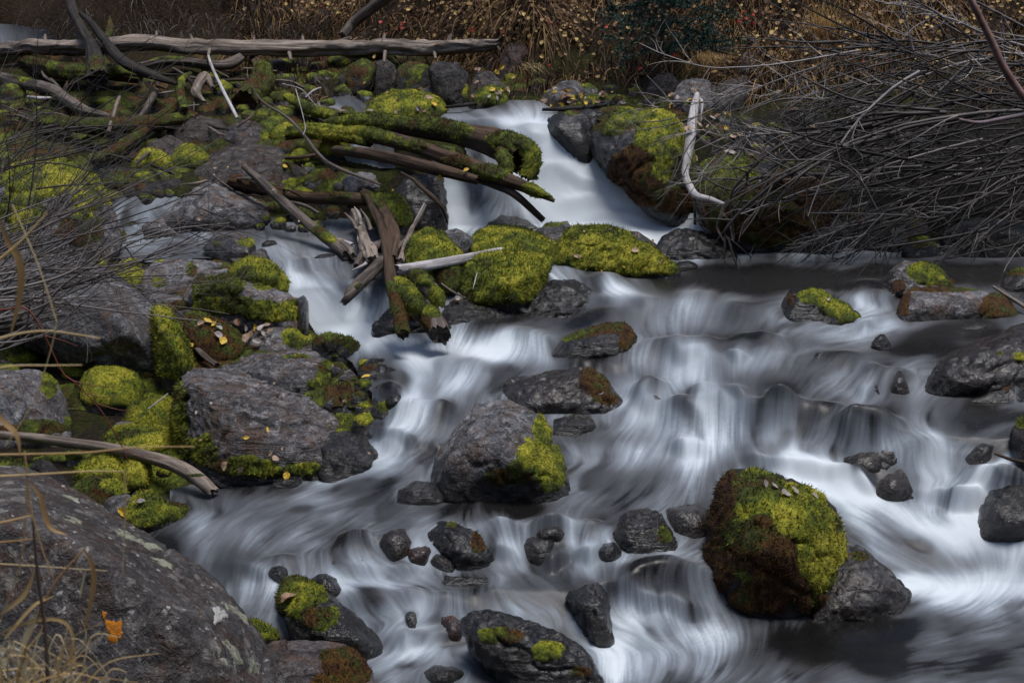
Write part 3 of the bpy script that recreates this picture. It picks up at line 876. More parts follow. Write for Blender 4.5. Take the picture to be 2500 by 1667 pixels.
# ---- the main boulders in the stream
rock("large grey angular boulder with yellow moss down its right side, middle of the stream",
     [(1053,1150),(1060,1118),(1095,1063),(1145,1013),(1159,985),(1219,971),(1241,974),(1294,1006),(1329,1013),(1344,1042),(1354,1100),(1386,1150),(1399,1215),(1365,1226),(1255,1226),(1138,1202),(1067,1180)],
     'gray', T=.55, name='boulder', cat='boulder', rec=.55, front=[(1120,1120,-.05),(1290,1130,-.12),(1100,1165,-.02),(1250,1010,.35),(1150,1030,.3)],
     moss=[(1328,1040,26,55,1.2,.80),(1318,1120,62,52,1.1,.84),(1345,1155,40,52,1.0,.76),(1290,1150,70,40,.75,.74),(1225,1165,70,36,.55,.62),(1130,1080,16,20,.35,.6),(1320,1190,60,30,.5,.45)], thick=.011, rough=.03, wetline=.13)
rock("large rounded boulder thickly covered in brown and bright green moss, lower right",
     [(1719,1324),(1737,1246),(1755,1175),(1794,1141),(1843,1143),(1889,1145),(1943,1168),(2006,1214),(2045,1239),(2060,1310),(2063,1380),(2053,1450),(2017,1500),(1930,1512),(1843,1505),(1772,1469),(1735,1410)],
     'dark', T=.55, name='boulder', cat='boulder', rec=.5, front=[(1850,1300,-.18),(1800,1200,.05),(1980,1260,.0),(1960,1400,-.1)],
     moss=[(1770,1250,50,110,1.0,.28),(1850,1205,80,55,1.2,.62),(1950,1240,70,70,1.3,.92),(1995,1340,60,105,1.35,.98),(1925,1280,55,52,1.0,.88),(1870,1350,90,95,1.1,.24),(1815,1245,34,24,1.0,.72),
           (1900,1430,110,60,.95,.26),(1830,1400,60,30,.8,.55),(2025,1390,30,60,.8,.7),(2035,1290,22,40,.8,.4),(1755,1380,50,90,1.0,.24),(1850,1460,110,50,1.0,.26),(1970,1470,70,40,.8,.22)], thick=.020, rough=.03, fuzz=1.5)
rock("low dark brown shelf of rock joined to the right foot of the mossy boulder",
     [(2010,1340),(2045,1331),(2092,1327),(2162,1380),(2200,1420),(2233,1458),(2180,1490),(2127,1510),(1985,1518),(1950,1480)], 'wetbrown', T=.40, rec=.8, moss=[(2110,1350,60,24,.6,.2),(2190,1430,40,30,.5,.2),(2010,1490,60,20,.4,.3)], thick=.008, rough=.05)
rock("large lichen covered grey boulder filling the lower left foreground, with an orange lichen patch",
     [(-420,1180),(-60,1128),(53,1134),(160,1182),(301,1271),(440,1345),(532,1412),(603,1501),(674,1590),(705,1670),(735,1800),(700,1950),(-420,1950)],
     'lichen', T=.9, name='boulder', cat='boulder', rec=.75, near=.35, base=1800, front=[(-260,1240,.12),(-60,1262,.10),(90,1282,.08),(215,1338,.07),(310,1410,.05),(420,1490,.04),(520,1560,.05),(600,1650,.06),(250,1700,-.04),(0,1700,-.06)], sharp=120,
     moss=[(350,1445,26,22,.35,.35),(480,1690,90,60,.45,.2),(400,1560,40,60,.3,.2)], thick=.006, rough=.022, res=.9, wetline=0)
rock("rounded mauve grey boulder with orange brown moss at the bottom edge",
     [(640,1600),(670,1563),(745,1558),(834,1568),(875,1583),(895,1618),(930,1672),(940,1760),(600,1790),(580,1650)], 'mauve', T=.35, name='boulder', cat='boulder', rec=.8, base=1740,
     moss=[(850,1625,66,52,1.2,.22),(790,1670,60,30,.9,.30),(815,1655,30,16,.8,.6)], thick=.012, wetline=0)
rock("long black rough rock with sparse moss lying at the bottom centre of the stream",
     [(1106,1545),(1112,1520),(1145,1487),(1173,1483),(1260,1500),(1340,1529),(1365,1545),(1436,1583),(1457,1618),(1473,1656),(1450,1700),(1294,1682),(1223,1625),(1150,1590)], 'wet', T=.32, rec=.5,
     moss=[(1335,1590,42,30,.8,.62),(1230,1550,80,36,.5,.22),(1420,1640,44,30,.5,.2),(1160,1520,40,20,.35,.2)], thick=.008, rough=.07, fuzz=.7, sharp=34)
rock("wet black craggy rock beside the curtain of water, right of the long bottom rock", [(1383,1459),(1390,1440),(1415,1428),(1454,1421),(1482,1448),(1489,1501),(1498,1568),(1464,1575),(1420,1520)], 'wet', T=.25, rec=.4, rough=.08)
rock("wet rock with green moss on its left face, at the foot of the foreground boulder",
     [(664,1455),(672,1425),(695,1403),(748,1410),(800,1445),(870,1500),(925,1555),(943,1588),(920,1602),(800,1585),(735,1560),(690,1515)], 'wet', T=.36, rec=.65, rough=.05,
     moss=[(730,1450,62,48,1.15,.58),(790,1510,60,34,.8,.50),(850,1530,30,20,.4,.3),(690,1490,24,26,.5,.5)], thick=.014, strata=.5)
rock("bright moss tuft on a small stone pressed against the foreground boulder", [(600,1512),(640,1522),(674,1544),(686,1562),(640,1572),(606,1560)], 'dark', T=.12, up=1.0, tone=.72)
rock("small wet black stone above the green mossy rock at lower left", [(652,1398),(662,1384),(682,1378),(700,1384),(707,1404),(690,1416)], 'wet', T=.12)
rock("small black wet stone at the lip of the left chute", [(755,1418),(770,1402),(795,1398),(822,1412),(835,1440),(800,1450)], 'wet', T=.15)
rock("black mossy rock with rounded shoulders in a row of small rocks, left of centre",
     [(1028,1324),(1030,1302),(1050,1285),(1074,1271),(1113,1274),(1166,1288),(1188,1317),(1209,1376),(1152,1380),(1110,1362),(1060,1335)], 'wet', T=.25, rec=.5, moss=[(1100,1282,24,14,.7,.6),(1170,1320,26,34,.8,.42),(1060,1288,14,10,.5,.6)], thick=.008, rough=.05)
rock("small red brown wet stone beside the black mossy rock", [(985,1345),(993,1334),(1020,1329),(1050,1330),(1055,1345),(1034,1368),(995,1364)], 'red', T=.12, rough=.05)
rock("small shiny slate stone under the black mossy rock", [(1040,1370),(1060,1345),(1088,1348),(1115,1373),(1112,1388),(1074,1390)], 'wetstrata', T=.12, rec=.8, strata=.4)
rock("rounded brown stone with a tan face, half under the water at left", [(925,1325),(935,1305),(956,1291),(989,1289),(1014,1311),(1005,1342),(957,1362)], 'wetbrown', T=.16)
rock("flat dark sliver of rock barely above the water below the small stones", [(1051,1408),(1062,1400),(1100,1399),(1188,1407),(1222,1411),(1190,1425),(1080,1428)], 'wet', T=.10, rec=1.2)
rock("glossy wet cube shaped stone with a pale sheen, between two small falls", [(1274,1335),(1280,1310),(1308,1300),(1358,1305),(1366,1350),(1340,1368),(1290,1370)], 'wet', T=.16, rec=.6, strata=.5)
rock("ridged black rock of upright layers with moss on its right side", [(1503,1312),(1512,1282),(1517,1260),(1540,1248),(1563,1240),(1606,1252),(1631,1292),(1654,1340),(1631,1349),(1540,1345)], 'wetstrata', T=.25, rec=.5, strata=1.6, rough=.05, moss=[(1625,1310,26,34,.6,.5)], thick=.008)
rock("smooth brown rock with a pale top, left of the mossy boulder", [(1612,1250),(1630,1236),(1665,1229),(1702,1228),(1733,1244),(1740,1290),(1700,1312),(1640,1306)], 'wetbrown', T=.3, rec=.6, moss=[(1680,1285,30,14,.3,.2)], thick=.006)
rock("narrow black stone at the left of the small water spout", [(985,1500),(996,1484),(1010,1483),(1020,1495),(1024,1555),(1000,1540)], 'wet', T=.12)
rock("dark red brown block at the right of the small water spout", [(1054,1500),(1060,1484),(1080,1476),(1110,1484),(1140,1500),(1130,1560),(1060,1566)], 'red', T=.2, rec=.5)
rock("dark wet lump above the cube shaped stone", [(1290,1296),(1310,1274),(1345,1264),(1380,1272),(1392,1296),(1360,1310),(1310,1308)], 'wetbrown', T=.2, rec=.7, near=.02)
rock("glossy white and black wet stone at the left foot of the grey boulder", [(966,1218),(973,1193),(1010,1172),(1050,1174),(1085,1190),(1100,1212),(1060,1226),(993,1228)], 'wetstrata', T=.22, rec=.6, rough=.03, moss=[(1070,1200,20,14,.35,.2)], thick=.005)
rock("wet brown rock with a mossy peak, above the grey boulder",
     [(1223,960),(1230,935),(1250,921),(1347,915),(1400,900),(1436,893),(1471,912),(1492,948),(1530,988),(1453,1010),(1347,1015),(1258,995)], 'wetbrown', T=.4, rec=.6, front=[(1430,920,.15)],
     moss=[(1450,930,44,34,1.0,.17),(1480,975,46,22,.6,.2)], thick=.008, rough=.04, strata=.4)
rock("flat layered wet rock touching the right of the grey boulder", [(1337,1024),(1370,1014),(1443,1010),(1458,1025),(1466,1046),(1400,1068),(1345,1074)], 'wetstrata', T=.22, rec=.9, strata=1.2, moss=[(1400,1014,44,8,.5,.4)], thick=.006)
rock("shiny wet rock with dark moss along its crest, in the rapids at upper centre",
     [(1342,858),(1356,838),(1436,797),(1500,784),(1524,782),(1556,822),(1558,850),(1542,864),(1489,881),(1400,874)], 'wetstrata', T=.35, rec=.55, front=[(1480,860,-.1),(1440,830,.0)],
     moss=[(1400,815,60,18,.85,.40),(1480,800,60,20,1.0,.44),(1530,820,28,40,.7,.36),(1375,855,30,10,.4,.3)], thick=.010, rough=.035, strata=.3)
rock("small flat rock with water dribbling over it, at right of centre", [(1806,850),(1812,830),(1835,825),(1879,829),(1911,846),(1900,856),(1840,858)], 'wet', T=.15, rec=.9)
rock("black rock with bright moss over its sloping right top, in the upper right pool",
     [(1891,782),(1900,755),(1911,733),(1928,705),(1957,700),(2006,712),(2060,740),(2106,772),(2104,795),(2085,803),(2021,803),(1932,793)], 'wet', T=.35, rec=.5, front=[(1950,740,-.02),(1930,775,-.08),(2020,770,-.06)],
     moss=[(1990,722,44,18,1.2,.90),(2040,752,42,22,1.2,.88),(2075,782,30,20,1.1,.72),(1930,730,12,22,.6,.2)], thick=.014, rough=.04)
rock("pointed rock with bright moss and one bare pale flank, at the back right pool",
     [(2128,710),(2162,669),(2190,645),(2212,632),(2240,640),(2283,648),(2333,690),(2345,712),(2269,722),(2162,722)], 'gray', T=.4, rec=.6, front=[(2205,650,.3)],
     moss=[(2262,668,50,30,1.25,.88),(2310,700,40,22,.9,.5),(2190,700,30,22,.7,.3)], thick=.014)
rock("big black rock with a large pale worn patch on its face, right pool",
     [(2192,764),(2198,733),(2215,712),(2240,696),(2357,703),(2420,715),(2464,726),(2490,776),(2375,787),(2198,787)], 'lgray', T=.4, rec=.5, wetline=.06,
     moss=[(2205,740,22,50,.9,.22),(2450,755,60,44,1.2,.22),(2300,706,120,9,.7,.3),(2300,782,120,9,.8,.15)], thick=.005, fuzz=.5, rough=.03)
rock("flat grey slab lying just above the water in front of the pale patched rock", [(2325,806),(2345,788),(2375,776),(2446,775),(2482,784),(2484,798),(2375,810)], 'gray', T=.3, rec=1.3, near=.01)
rock("tiny pointed black stone alone in the right rapids", [(2125,838),(2138,822),(2150,814),(2160,816),(2179,844),(2145,849)], 'wet', T=.1, sharp=60)
rock("mossy grey rock cut by the right edge of the picture, upper pool", [(2440,700),(2450,678),(2475,660),(2510,646),(2580,640),(2610,690),(2560,712),(2480,712)], 'lgray', T=.35, moss=[(2480,665,30,14,.7,.5)])
rock("large dark purplish wet boulder with gold lichen at the right edge",
     [(2256,950),(2262,925),(2285,885),(2311,864),(2375,848),(2411,826),(2500,788),(2620,770),(2700,900),(2600,965),(2400,962),(2300,955)], 'wetbrown', T=.55, rec=.6, name='boulder', cat='boulder', front=[(2400,870,.0),(2330,880,.0)],
     moss=[(2442,862,16,8,.7,.68),(2490,870,22,16,.7,.6),(2412,890,8,5,.6,.6)], thick=.005, rough=.045, wetline=.12)
rock("low dark ledge under the large purplish boulder at right", [(2360,984),(2390,955),(2430,936),(2480,928),(2530,930),(2520,985),(2440,990)], 'wet', T=.25, rec=.9, moss=[(2450,945,40,14,.5,.2)], thick=.006)
rock("sharp upright wet stone in the thin veil of water at right", [(2168,958),(2180,925),(2190,902),(2200,901),(2213,925),(2222,958)], 'wetbrown', T=.18, sharp=50)
rock("little round wet stone with water round both sides, left of the upright one", [(2108,958),(2114,940),(2127,929),(2141,931),(2148,958)], 'wet', T=.14)
rock("mossy dark rock at the far right edge above the lower fall", [(2463,1070),(2470,1045),(2490,1018),(2540,995),(2620,1100),(2580,1145),(2500,1140)], 'dark', T=.3, moss=[(2495,1030,20,20,.6,.45)], near=.05)
rock("dark wet rock under the right ledge, with water falling past it", [(2122,1200),(2135,1175),(2152,1155),(2198,1128),(2240,1130),(2254,1196),(2236,1218),(2190,1214)], 'wetbrown', T=.3, rec=.5, rough=.05)
rock("broad dark brown rock half drowned above the right ledge, water sliding over its left", [(2030,1130),(2050,1090),(2100,1062),(2170,1058),(2240,1080),(2262,1120),(2240,1150),(2120,1160),(2050,1155)], 'wetbrown', T=.35, rec=.8, rough=.05)
rock("dark triangular wet rock on the ledge between the two right hand falls", [(2350,1120),(2370,1085),(2400,1065),(2440,1080),(2440,1110),(2400,1135)], 'wet', T=.25, rec=.6)
rock("slick black stone under the slide of water beside the brown mossy peak", [(1450,1345),(1470,1325),(1500,1322),(1520,1345),(1500,1362),(1465,1362)], 'wet', T=.15)
rock("black glossy stone in the white water left of the lower ledge", [(1590,1385),(1610,1368),(1650,1366),(1680,1382),(1670,1400),(1620,1402)], 'wetbrown', T=.2)
rock("little black stone awash near the left bank cascade", [(940,975),(952,958),(975,955),(990,972),(975,988),(950,988)], 'wetbrown', T=.12)
rock("long low brown stone under the lip of the lower left chute", [(760,1365),(800,1340),(870,1330),(930,1345),(920,1372),(850,1385),(780,1382)], 'wetbrown', T=.25, rec=.9)
rock("flat black stone in the shallows at the bottom edge", [(1030,1640),(1060,1622),(1110,1625),(1140,1645),(1100,1660),(1050,1658)], 'wet', T=.15)
rock("smooth black rounded rock in the fall at the right edge", [(2388,1265),(2396,1225),(2412,1185),(2440,1166),(2510,1160),(2590,1200),(2590,1300),(2500,1304),(2420,1295)], 'wet', T=.4, rec=.5, near=.02, moss=[(2450,1170,40,8,.3,.2)])
rock("small brown stone with an ochre face in the right rapids", [(1985,872),(1993,860),(2010,860),(2019,872),(2004,880)], 'wetbrown', T=.06)
rock("half drowned pinkish round stone right of the wet brown rock", [(1560,985),(1575,962),(1600,955),(1625,968),(1632,992),(1595,1003)], 'wetbrown', T=.15)
rock("dark wet rock breaking the foam at the foot of the main waterfall", [(1183,555),(1195,532),(1209,518),(1232,514),(1276,532),(1314,556),(1260,566)], 'wet', T=.3, rec=.5, rough=.05)
rock("black knobbly rock in the foam right of the mossy island", [(1606,610),(1612,580),(1640,562),(1680,558),(1730,572),(1760,600),(1800,622),(1740,632),(1660,628)], 'wet', T=.3, rec=.7, rough=.08)
rock("small stone tip near the right end of the mossy island", [(1640,655),(1656,638),(1685,636),(1706,648),(1690,660)], 'wet', T=.12)
rock("tiny dark stone in the left upper pool", [(637,596),(650,587),(668,586),(679,594),(660,600)], 'wet', T=.08)
rock("low wet stone in the water near the broken root", [(760,634),(775,622),(800,618),(828,622),(836,640),(800,645)], 'wetbrown', T=.12)

# ---- the mossy island right of the root stump
rock("smooth grey stone resting on top of the moss of the island", [(1040,597),(1055,580),(1081,563),(1117,556),(1152,577),(1158,593),(1138,611),(1090,622),(1053,610)], 'gray', T=.25, near=.12, rec=.6, sink=.02, rough=.02, wetline=0)
rock("rounded cushion of bright lime moss forming the front of the island",
     [(1122,650),(1127,715),(1188,745),(1259,750),(1280,723),(1322,690),(1347,650),(1345,632),(1300,622),(1216,618),(1138,630)], 'dark', T=.4, rec=.6, name='boulder', cat='boulder',
     moss=[(1230,680,150,90,1.5,.82)], thick=.030, near=.05, fuzz=1.4, front=[(1250,690,-.1)])
rock("mossy hump between the grey stone and the long island slab",
     [(1150,600),(1165,568),(1215,556),(1280,562),(1330,580),(1370,610),(1345,640),(1250,640),(1160,632)], 'dark', T=.5, rec=.8, moss=[(1260,600,150,60,1.5,.80)], thick=.03, near=.02)
rock("mossy shoulder at the left end of the island, below the grey stone",
     [(985,640),(1000,590),(1040,560),(1075,566),(1110,620),(1140,640),(1135,700),(1060,720),(1000,690)], 'dark', T=.4, rec=.7, moss=[(1060,640,110,100,1.4,.68)], thick=.028, near=.0)
rock("long sloping island slab blanketed in lime green moss",
     [(1340,640),(1352,600),(1380,556),(1400,543),(1440,547),(1482,556),(1545,574),(1600,612),(1662,663),(1620,675),(1556,682),(1507,664),(1430,652)], 'dark', T=.45, rec=.8, name='boulder', cat='boulder',
     moss=[(1440,600,110,60,1.5,.85),(1560,640,100,46,1.5,.82),(1600,660,70,24,1.0,.75)], thick=.030, fuzz=1.3)
rock("bare grey rock with thin moss breaking through the back of the island", [(1296,590),(1305,562),(1340,545),(1386,538),(1400,556),(1385,600),(1330,606)], 'gray', T=.25, near=.08, moss=[(1345,548,50,10,.7,.6)], rough=.05, wetline=0)
rock("dark wet stone ridge along the water behind the island slab", [(1500,572),(1515,560),(1560,566),(1620,610),(1672,652),(1640,662),(1560,600)], 'wet', T=.2, near=-.35)
rock("black glistening ledge under the lime moss cushion", [(1245,760),(1290,700),(1329,682),(1386,685),(1443,710),(1460,732),(1500,745),(1440,762),(1330,768)], 'wet', T=.35, rec=.7, rough=.09, strata=1.0)
rock("flat broken shelf of wet slate at the water's edge below the island", [(1330,765),(1380,748),(1460,738),(1545,750),(1520,764),(1420,772)], 'wetstrata', T=.2, rec=1.2, rough=.09, strata=1.2)
rock("wet ledge with a pale mossy top, below the bleached log",
     [(1068,780),(1075,745),(1110,728),(1150,720),(1209,728),(1239,765),(1236,785),(1160,792),(1078,792)], 'wetstrata', T=.3, rec=.8, rough=.07, strata=1.0, moss=[(1180,738,34,12,.7,.5)], thick=.008)
rock("dark dripping ledge under the broken root stump", [(900,800),(960,745),(1050,740),(1100,790),(1118,815),(1000,822)], 'wet', T=.3, rec=.7, rough=.08, moss=[(1000,770,50,20,.5,.3)], near=-.05)

# ---- left bank, from the water back
rock("big flat slab of layered grey rock with moss along its lower edge, left bank",
     [(405,985),(425,925),(470,895),(560,905),(640,925),(720,960),(800,1000),(880,1050),(918,1105),(900,1125),(850,1152),(790,1172),(700,1172),(560,1150),(480,1125),(430,1070)],
     'strata', T=.75, rec=1.05, name='boulder', cat='boulder', strata=1.5, rough=.035, front=[(470,950,.34),(560,1080,-.02),(640,1118,-.05),(800,1140,-.03),(860,1120,.05),(700,1020,.26)],
     moss=[(428,1020,34,100,1.4,.66),(470,1110,60,44,1.3,.68),(600,1150,110,30,1.3,.66),(720,1150,70,22,.9,.6),(500,1080,30,30,.6,.7)], thick=.022, fuzz=1.2)
rock("stepped wet plates at the right end of the big layered slab", [(760,1075),(800,1035),(850,1040),(905,1075),(925,1112),(905,1138),(850,1158),(790,1150)], 'wetstrata', T=.4, rec=.9, strata=1.8, rough=.05, near=.05, moss=[(830,1045,40,10,.6,.5)], thick=.008)
rock("thin upper plate of layered grey rock lying on the big flat slab",
     [(500,925),(560,890),(620,868),(700,858),(790,850),(815,880),(818,925),(812,950),(740,985),(640,955)], 'strata', T=.5, rec=1.1, strata=1.5, rough=.04, moss=[(795,905,26,26,1.0,.80),(780,935,40,14,.9,.6),(720,870,60,10,.5,.6)], thick=.014)
rock("dark mossy wet rock right of the layered plates", [(760,848),(770,828),(800,815),(855,826),(880,845),(870,890),(800,895)], 'dark', T=.3, up=.8, tone=.45, rough=.06)
rock("black wet ledge reaching into the foam from the left bank", [(870,905),(885,880),(940,878),(985,898),(1008,915),(1000,938),(900,940)], 'wet', T=.3, rec=.9, moss=[(900,895,40,20,.7,.5)], rough=.08, strata=1.0, thick=.008)
rock("mossy broken rock beside the layered slab at the water's edge", [(800,1000),(810,950),(860,920),(920,935),(955,985),(950,1010),(880,1030),(830,1035)], 'wet', T=.35, rec=.8, moss=[(860,950,60,34,1.1,.60),(900,990,40,20,.5,.4)], rough=.07, strata=.8)
rock("wet layered ledge at the waterline below the mossy broken rock", [(850,1050),(870,1018),(930,1012),(958,1030),(945,1062),(880,1085)], 'wetstrata', T=.25, rec=1.0, strata=1.5, rough=.07, moss=[(900,1020,34,8,.5,.6)], thick=.006)
rock("small wet black points of rock at the tip of the layered slab", [(880,1120),(890,1098),(912,1090),(934,1105),(925,1128),(895,1134)], 'wet', T=.14, rough=.08)
rock("great dark smooth boulder under the bare twigs, left bank",
     [(-120,660),(0,630),(120,618),(200,632),(284,668),(330,702),(376,747),(408,804),(422,868),(400,905),(355,908),(284,880),(177,840),(90,800),(-120,780)], 'gray', T=.8, rec=.7, name='boulder', cat='boulder', near=.15,
     front=[(300,790,-.1),(150,730,.0)], moss=[(360,880,22,20,.35,.6)], rough=.028, thick=.010, wetline=0)
rock("strip of bright hanging moss over the right flank of the great dark boulder",
     [(372,745),(400,742),(440,800),(462,870),(472,905),(450,925),(410,930),(392,905),(420,868),(405,810)], 'dark', T=.3, up=1.2, near=.18, moss=[(430,850,60,110,1.5,.90)], thick=.025, fuzz=1.4, wetline=0)
rock("smooth round green mossy boulder in the hollow under the great dark boulder", [(193,935),(205,910),(235,895),(291,894),(335,912),(353,945),(338,972),(300,992),(235,1000),(205,980)], 'dark', T=.35, moss=[(270,945,120,80,1.5,.66)], thick=.012, near=.05, rec=.6, lump=.4, rough=.01, wetline=0)
rock("dark mossy rock in shade behind the round green boulder", [(90,900),(120,860),(200,850),(300,880),(330,920),(200,930),(110,960)], 'dark', T=.4, up=1.0, tone=.48, near=-.2, wetline=0)
rock("pale grey block with moss hanging down its front, at the left edge",
     [(-90,930),(-40,905),(30,902),(99,903),(140,930),(158,970),(170,1020),(174,1062),(106,1075),(-90,1075)], 'lgray', T=.45, rec=.8, near=.05, moss=[(120,935,24,40,.8,.66),(110,1050,80,34,.9,.42),(20,1055,70,26,.7,.42),(165,1030,16,40,.7,.5)], thick=.010, wetline=0)
rock("mossy stone with a bright gold top above the pale grey block", [(-60,880),(-20,820),(40,818),(90,850),(100,890),(40,912),(-50,910)], 'gray', T=.3, up=.9, tone=.8, near=-.05, wetline=0)
rock("low rock with a pale rim and green moss, in front of the layered slab", [(245,1090),(262,1055),(285,1030),(340,1024),(400,1032),(430,1055),(440,1090),(400,1115),(300,1120)], 'lgray', T=.35, rec=.9, moss=[(350,1075,90,40,1.3,.76)], thick=.018, wetline=0)
rock("dark green mossy mound filling the gap left of the layered slab", [(300,1030),(320,985),(380,965),(420,990),(425,1040),(380,1060),(320,1055)], 'dark', T=.3, up=1.2, tone=.52, near=-.1, wetline=0)
rock("green mossy hummock behind the fallen bleached branch", [(186,1150),(200,1128),(240,1113),(280,1118),(308,1143),(314,1182),(260,1200),(205,1190)], 'dark', T=.25, up=1.2, tone=.66, moss=[(250,1160,80,50,1.3,.68)], thick=.02, wetline=0)
rock("small dark green moss cushion right of the hummock", [(300,1150),(315,1120),(340,1116),(364,1135),(366,1175),(340,1200),(306,1195)], 'dark', T=.2, up=1.2, tone=.58, moss=[(335,1160,50,50,1.3,.6)], thick=.018, wetline=0)
rock("bare blue grey stone between the moss cushions by the foreground boulder", [(242,1230),(252,1210),(285,1204),(320,1208),(324,1238),(305,1265),(262,1262)], 'gray', T=.2, near=.04, wetline=0)
rock("long pointed mossy rock running out into the pool",
     [(300,1260),(308,1225),(355,1198),(408,1214),(450,1235),(482,1254),(440,1272),(380,1285),(310,1295)], 'dark', T=.3, rec=.8, moss=[(350,1245,70,44,1.4,.62),(430,1250,50,24,1.2,.55)], thick=.018, wetline=.02)
rock("yellow brown mossy rock tucked behind the foreground boulder", [(170,1195),(200,1168),(260,1160),(305,1182),(322,1212),(250,1222),(248,1262),(205,1235)], 'dark', T=.2, moss=[(220,1205,60,50,1.3,.40),(270,1190,50,22,1.3,.80)], thick=.015, wetline=0)
rock("small dark bare rock peeping over the top of the foreground boulder", [(66,1150),(80,1128),(100,1118),(128,1130),(178,1190),(160,1210),(90,1180)], 'dark', T=.2, near=.25, wetline=0)
rock("bright green mossy stones where the bleached branch meets the pool", [(508,1156),(525,1138),(553,1128),(585,1142),(594,1160),(565,1174),(520,1172)], 'dark', T=.18, up=1.2, tone=.68, wetline=.015)
rock("little black pointed stone with a yellow leaf, in the pool by the layered slab", [(656,1186),(680,1168),(702,1156),(730,1165),(742,1177),(712,1192),(680,1194)], 'wet', T=.12)
rock("rounded grey rock with shaggy yellow green moss above the left cascade",
     [(440,712),(455,680),(480,660),(520,655),(567,660),(652,680),(700,700),(727,716),(748,730),(750,800),(709,800),(603,775),(532,760),(447,735)], 'lgray', T=.45, rec=.75, name='boulder', cat='boulder',
     front=[(560,690,.0),(650,740,-.05)], moss=[(545,700,60,30,.8,.66),(560,745,80,26,1.2,.68),(660,760,90,26,1.1,.66),(640,700,40,16,.5,.7),(490,700,24,40,.6,.5)], thick=.022, fuzz=1.5, near=.08, rough=.04, wetline=0)
rock("black wet end of rock overhanging the left cascade", [(725,730),(742,716),(752,740),(754,790),(742,812),(725,800)], 'wet', T=.25, near=.06)
rock("bright mossy hump behind the shaggy rounded rock", [(555,665),(575,640),(612,626),(645,634),(680,660),(712,700),(705,722),(640,705),(580,690)], 'dark', T=.3, up=1.2, tone=.86, moss=[(630,665,90,50,1.3,.86)], thick=.022, near=.0)
rock("flat pale wet rock with thin moss, left of the shaggy rock", [(345,705),(352,660),(370,640),(461,632),(514,640),(560,640),(500,665),(470,690),(440,722),(390,720)], 'lgray', T=.4, rec=1.0, rough=.04, moss=[(390,690,26,16,.6,.72),(470,660,20,24,.6,.5)], wetline=.02)
rock("small sharp grey rock standing at the upper pool's edge", [(578,645),(600,628),(622,612),(640,603),(652,612),(662,640),(668,662),(625,660)], 'gray', T=.2)
rock("low mossy grey rock at the far side of the upper left pool", [(490,605),(510,588),(540,572),(580,565),(610,576),(628,608),(600,626),(540,622)], 'gray', T=.3, rec=.9, moss=[(600,590,24,14,.9,.7),(530,596,20,8,.6,.6)])
rock("dark green mossy boulder strewn with fallen leaves",
     [(404,780),(425,760),(461,753),(520,775),(582,806),(592,860),(570,888),(520,895),(470,850),(430,810)], 'dark', T=.35, rec=.7, moss=[(520,830,100,70,1.4,.46)], thick=.016, fuzz=1.3, wetline=0)
rock("grey rock with a drift of fallen leaves and a bright moss end", [(580,800),(600,778),(645,773),(709,788),(759,815),(765,840),(745,855),(656,872),(596,862)], 'lgray', T=.35, rec=1.0, moss=[(725,825,40,30,1.2,.80),(620,850,40,14,.6,.5),(640,795,30,10,.4,.5)], thick=.016, wetline=0)
rock("dark rock with white lichen between the two mossy boulders", [(350,725),(380,715),(440,722),(490,750),(520,775),(450,770),(400,765)], 'lgray', T=.3, moss=[(430,750,80,30,.7,.5)], near=-.05, wetline=0)
rock("bright mossy knoll in the twigs left of the flat pale rock", [(280,690),(290,660),(330,650),(356,665),(352,700),(320,705)], 'dark', T=.25, up=1.2, tone=.8, wetline=0)

# ---- upper left
rock("broad boulder topped with lime moss seen through bare twigs, upper left",
     [(-60,470),(-20,430),(20,402),(82,390),(142,376),(184,388),(227,422),(255,470),(285,520),(300,585),(260,625),(100,640),(-60,640)], 'gray', T=.8, rec=.6, name='boulder', cat='boulder',
     moss=[(110,430,120,50,1.4,.76),(215,470,50,60,1.0,.74),(60,520,80,60,.7,.66),(200,560,80,50,.8,.5)], thick=.022, wetline=0)
rock("angular light grey boulder beside the left channel, with a white scratch",
     [(368,530),(390,500),(425,472),(470,448),(520,440),(553,443),(590,462),(620,479),(660,496),(665,532),(640,556),(500,566),(420,562)], 'lgray', T=.5, rec=.65, name='boulder', cat='boulder', sharp=50, rough=.02,
     front=[(545,490,.0),(470,500,.02)])
rock("pale low foot of rock reaching to the water below the light grey boulder", [(330,545),(370,518),(410,512),(450,545),(470,575),(400,585),(340,572)], 'lgray', T=.3, rec=.9)
rock("large dark grey dome of rock flecked with white, behind the light grey boulder",
     [(436,450),(443,418),(470,398),(514,378),(567,352),(620,346),(674,348),(715,372),(745,408),(768,435),(764,475),(680,480),(532,458)], 'brown', T=.7, rec=.7, name='boulder', cat='boulder',
     moss=[(735,450,44,24,1.1,.74),(705,400,20,34,.7,.6),(570,430,34,12,.5,.3),(650,455,40,12,.6,.5)], rough=.025, wetline=0)
rock("dark brown sloping rock at the foot of the upright white stick", [(404,330),(412,298),(430,280),(457,274),(510,286),(553,298),(560,330),(500,360),(430,352)], 'brown', T=.5, rec=.6, rough=.03, wetline=0, moss=[(480,345,40,12,.5,.3)])
rock("rounded brown rock with a mossy right end, where the white stick ends", [(540,340),(553,305),(590,290),(625,298),(655,325),(668,345),(640,360),(570,362)], 'mauve', T=.4, rec=.6, moss=[(650,330,16,22,.8,.7),(600,345,30,10,.3,.3)], rough=.03, wetline=0)
rock("grey brown rock wedged between the brown rocks and the moss", [(340,385),(370,345),(415,328),(455,352),(470,370),(430,392),(370,400)], 'brown', T=.4, wetline=0)
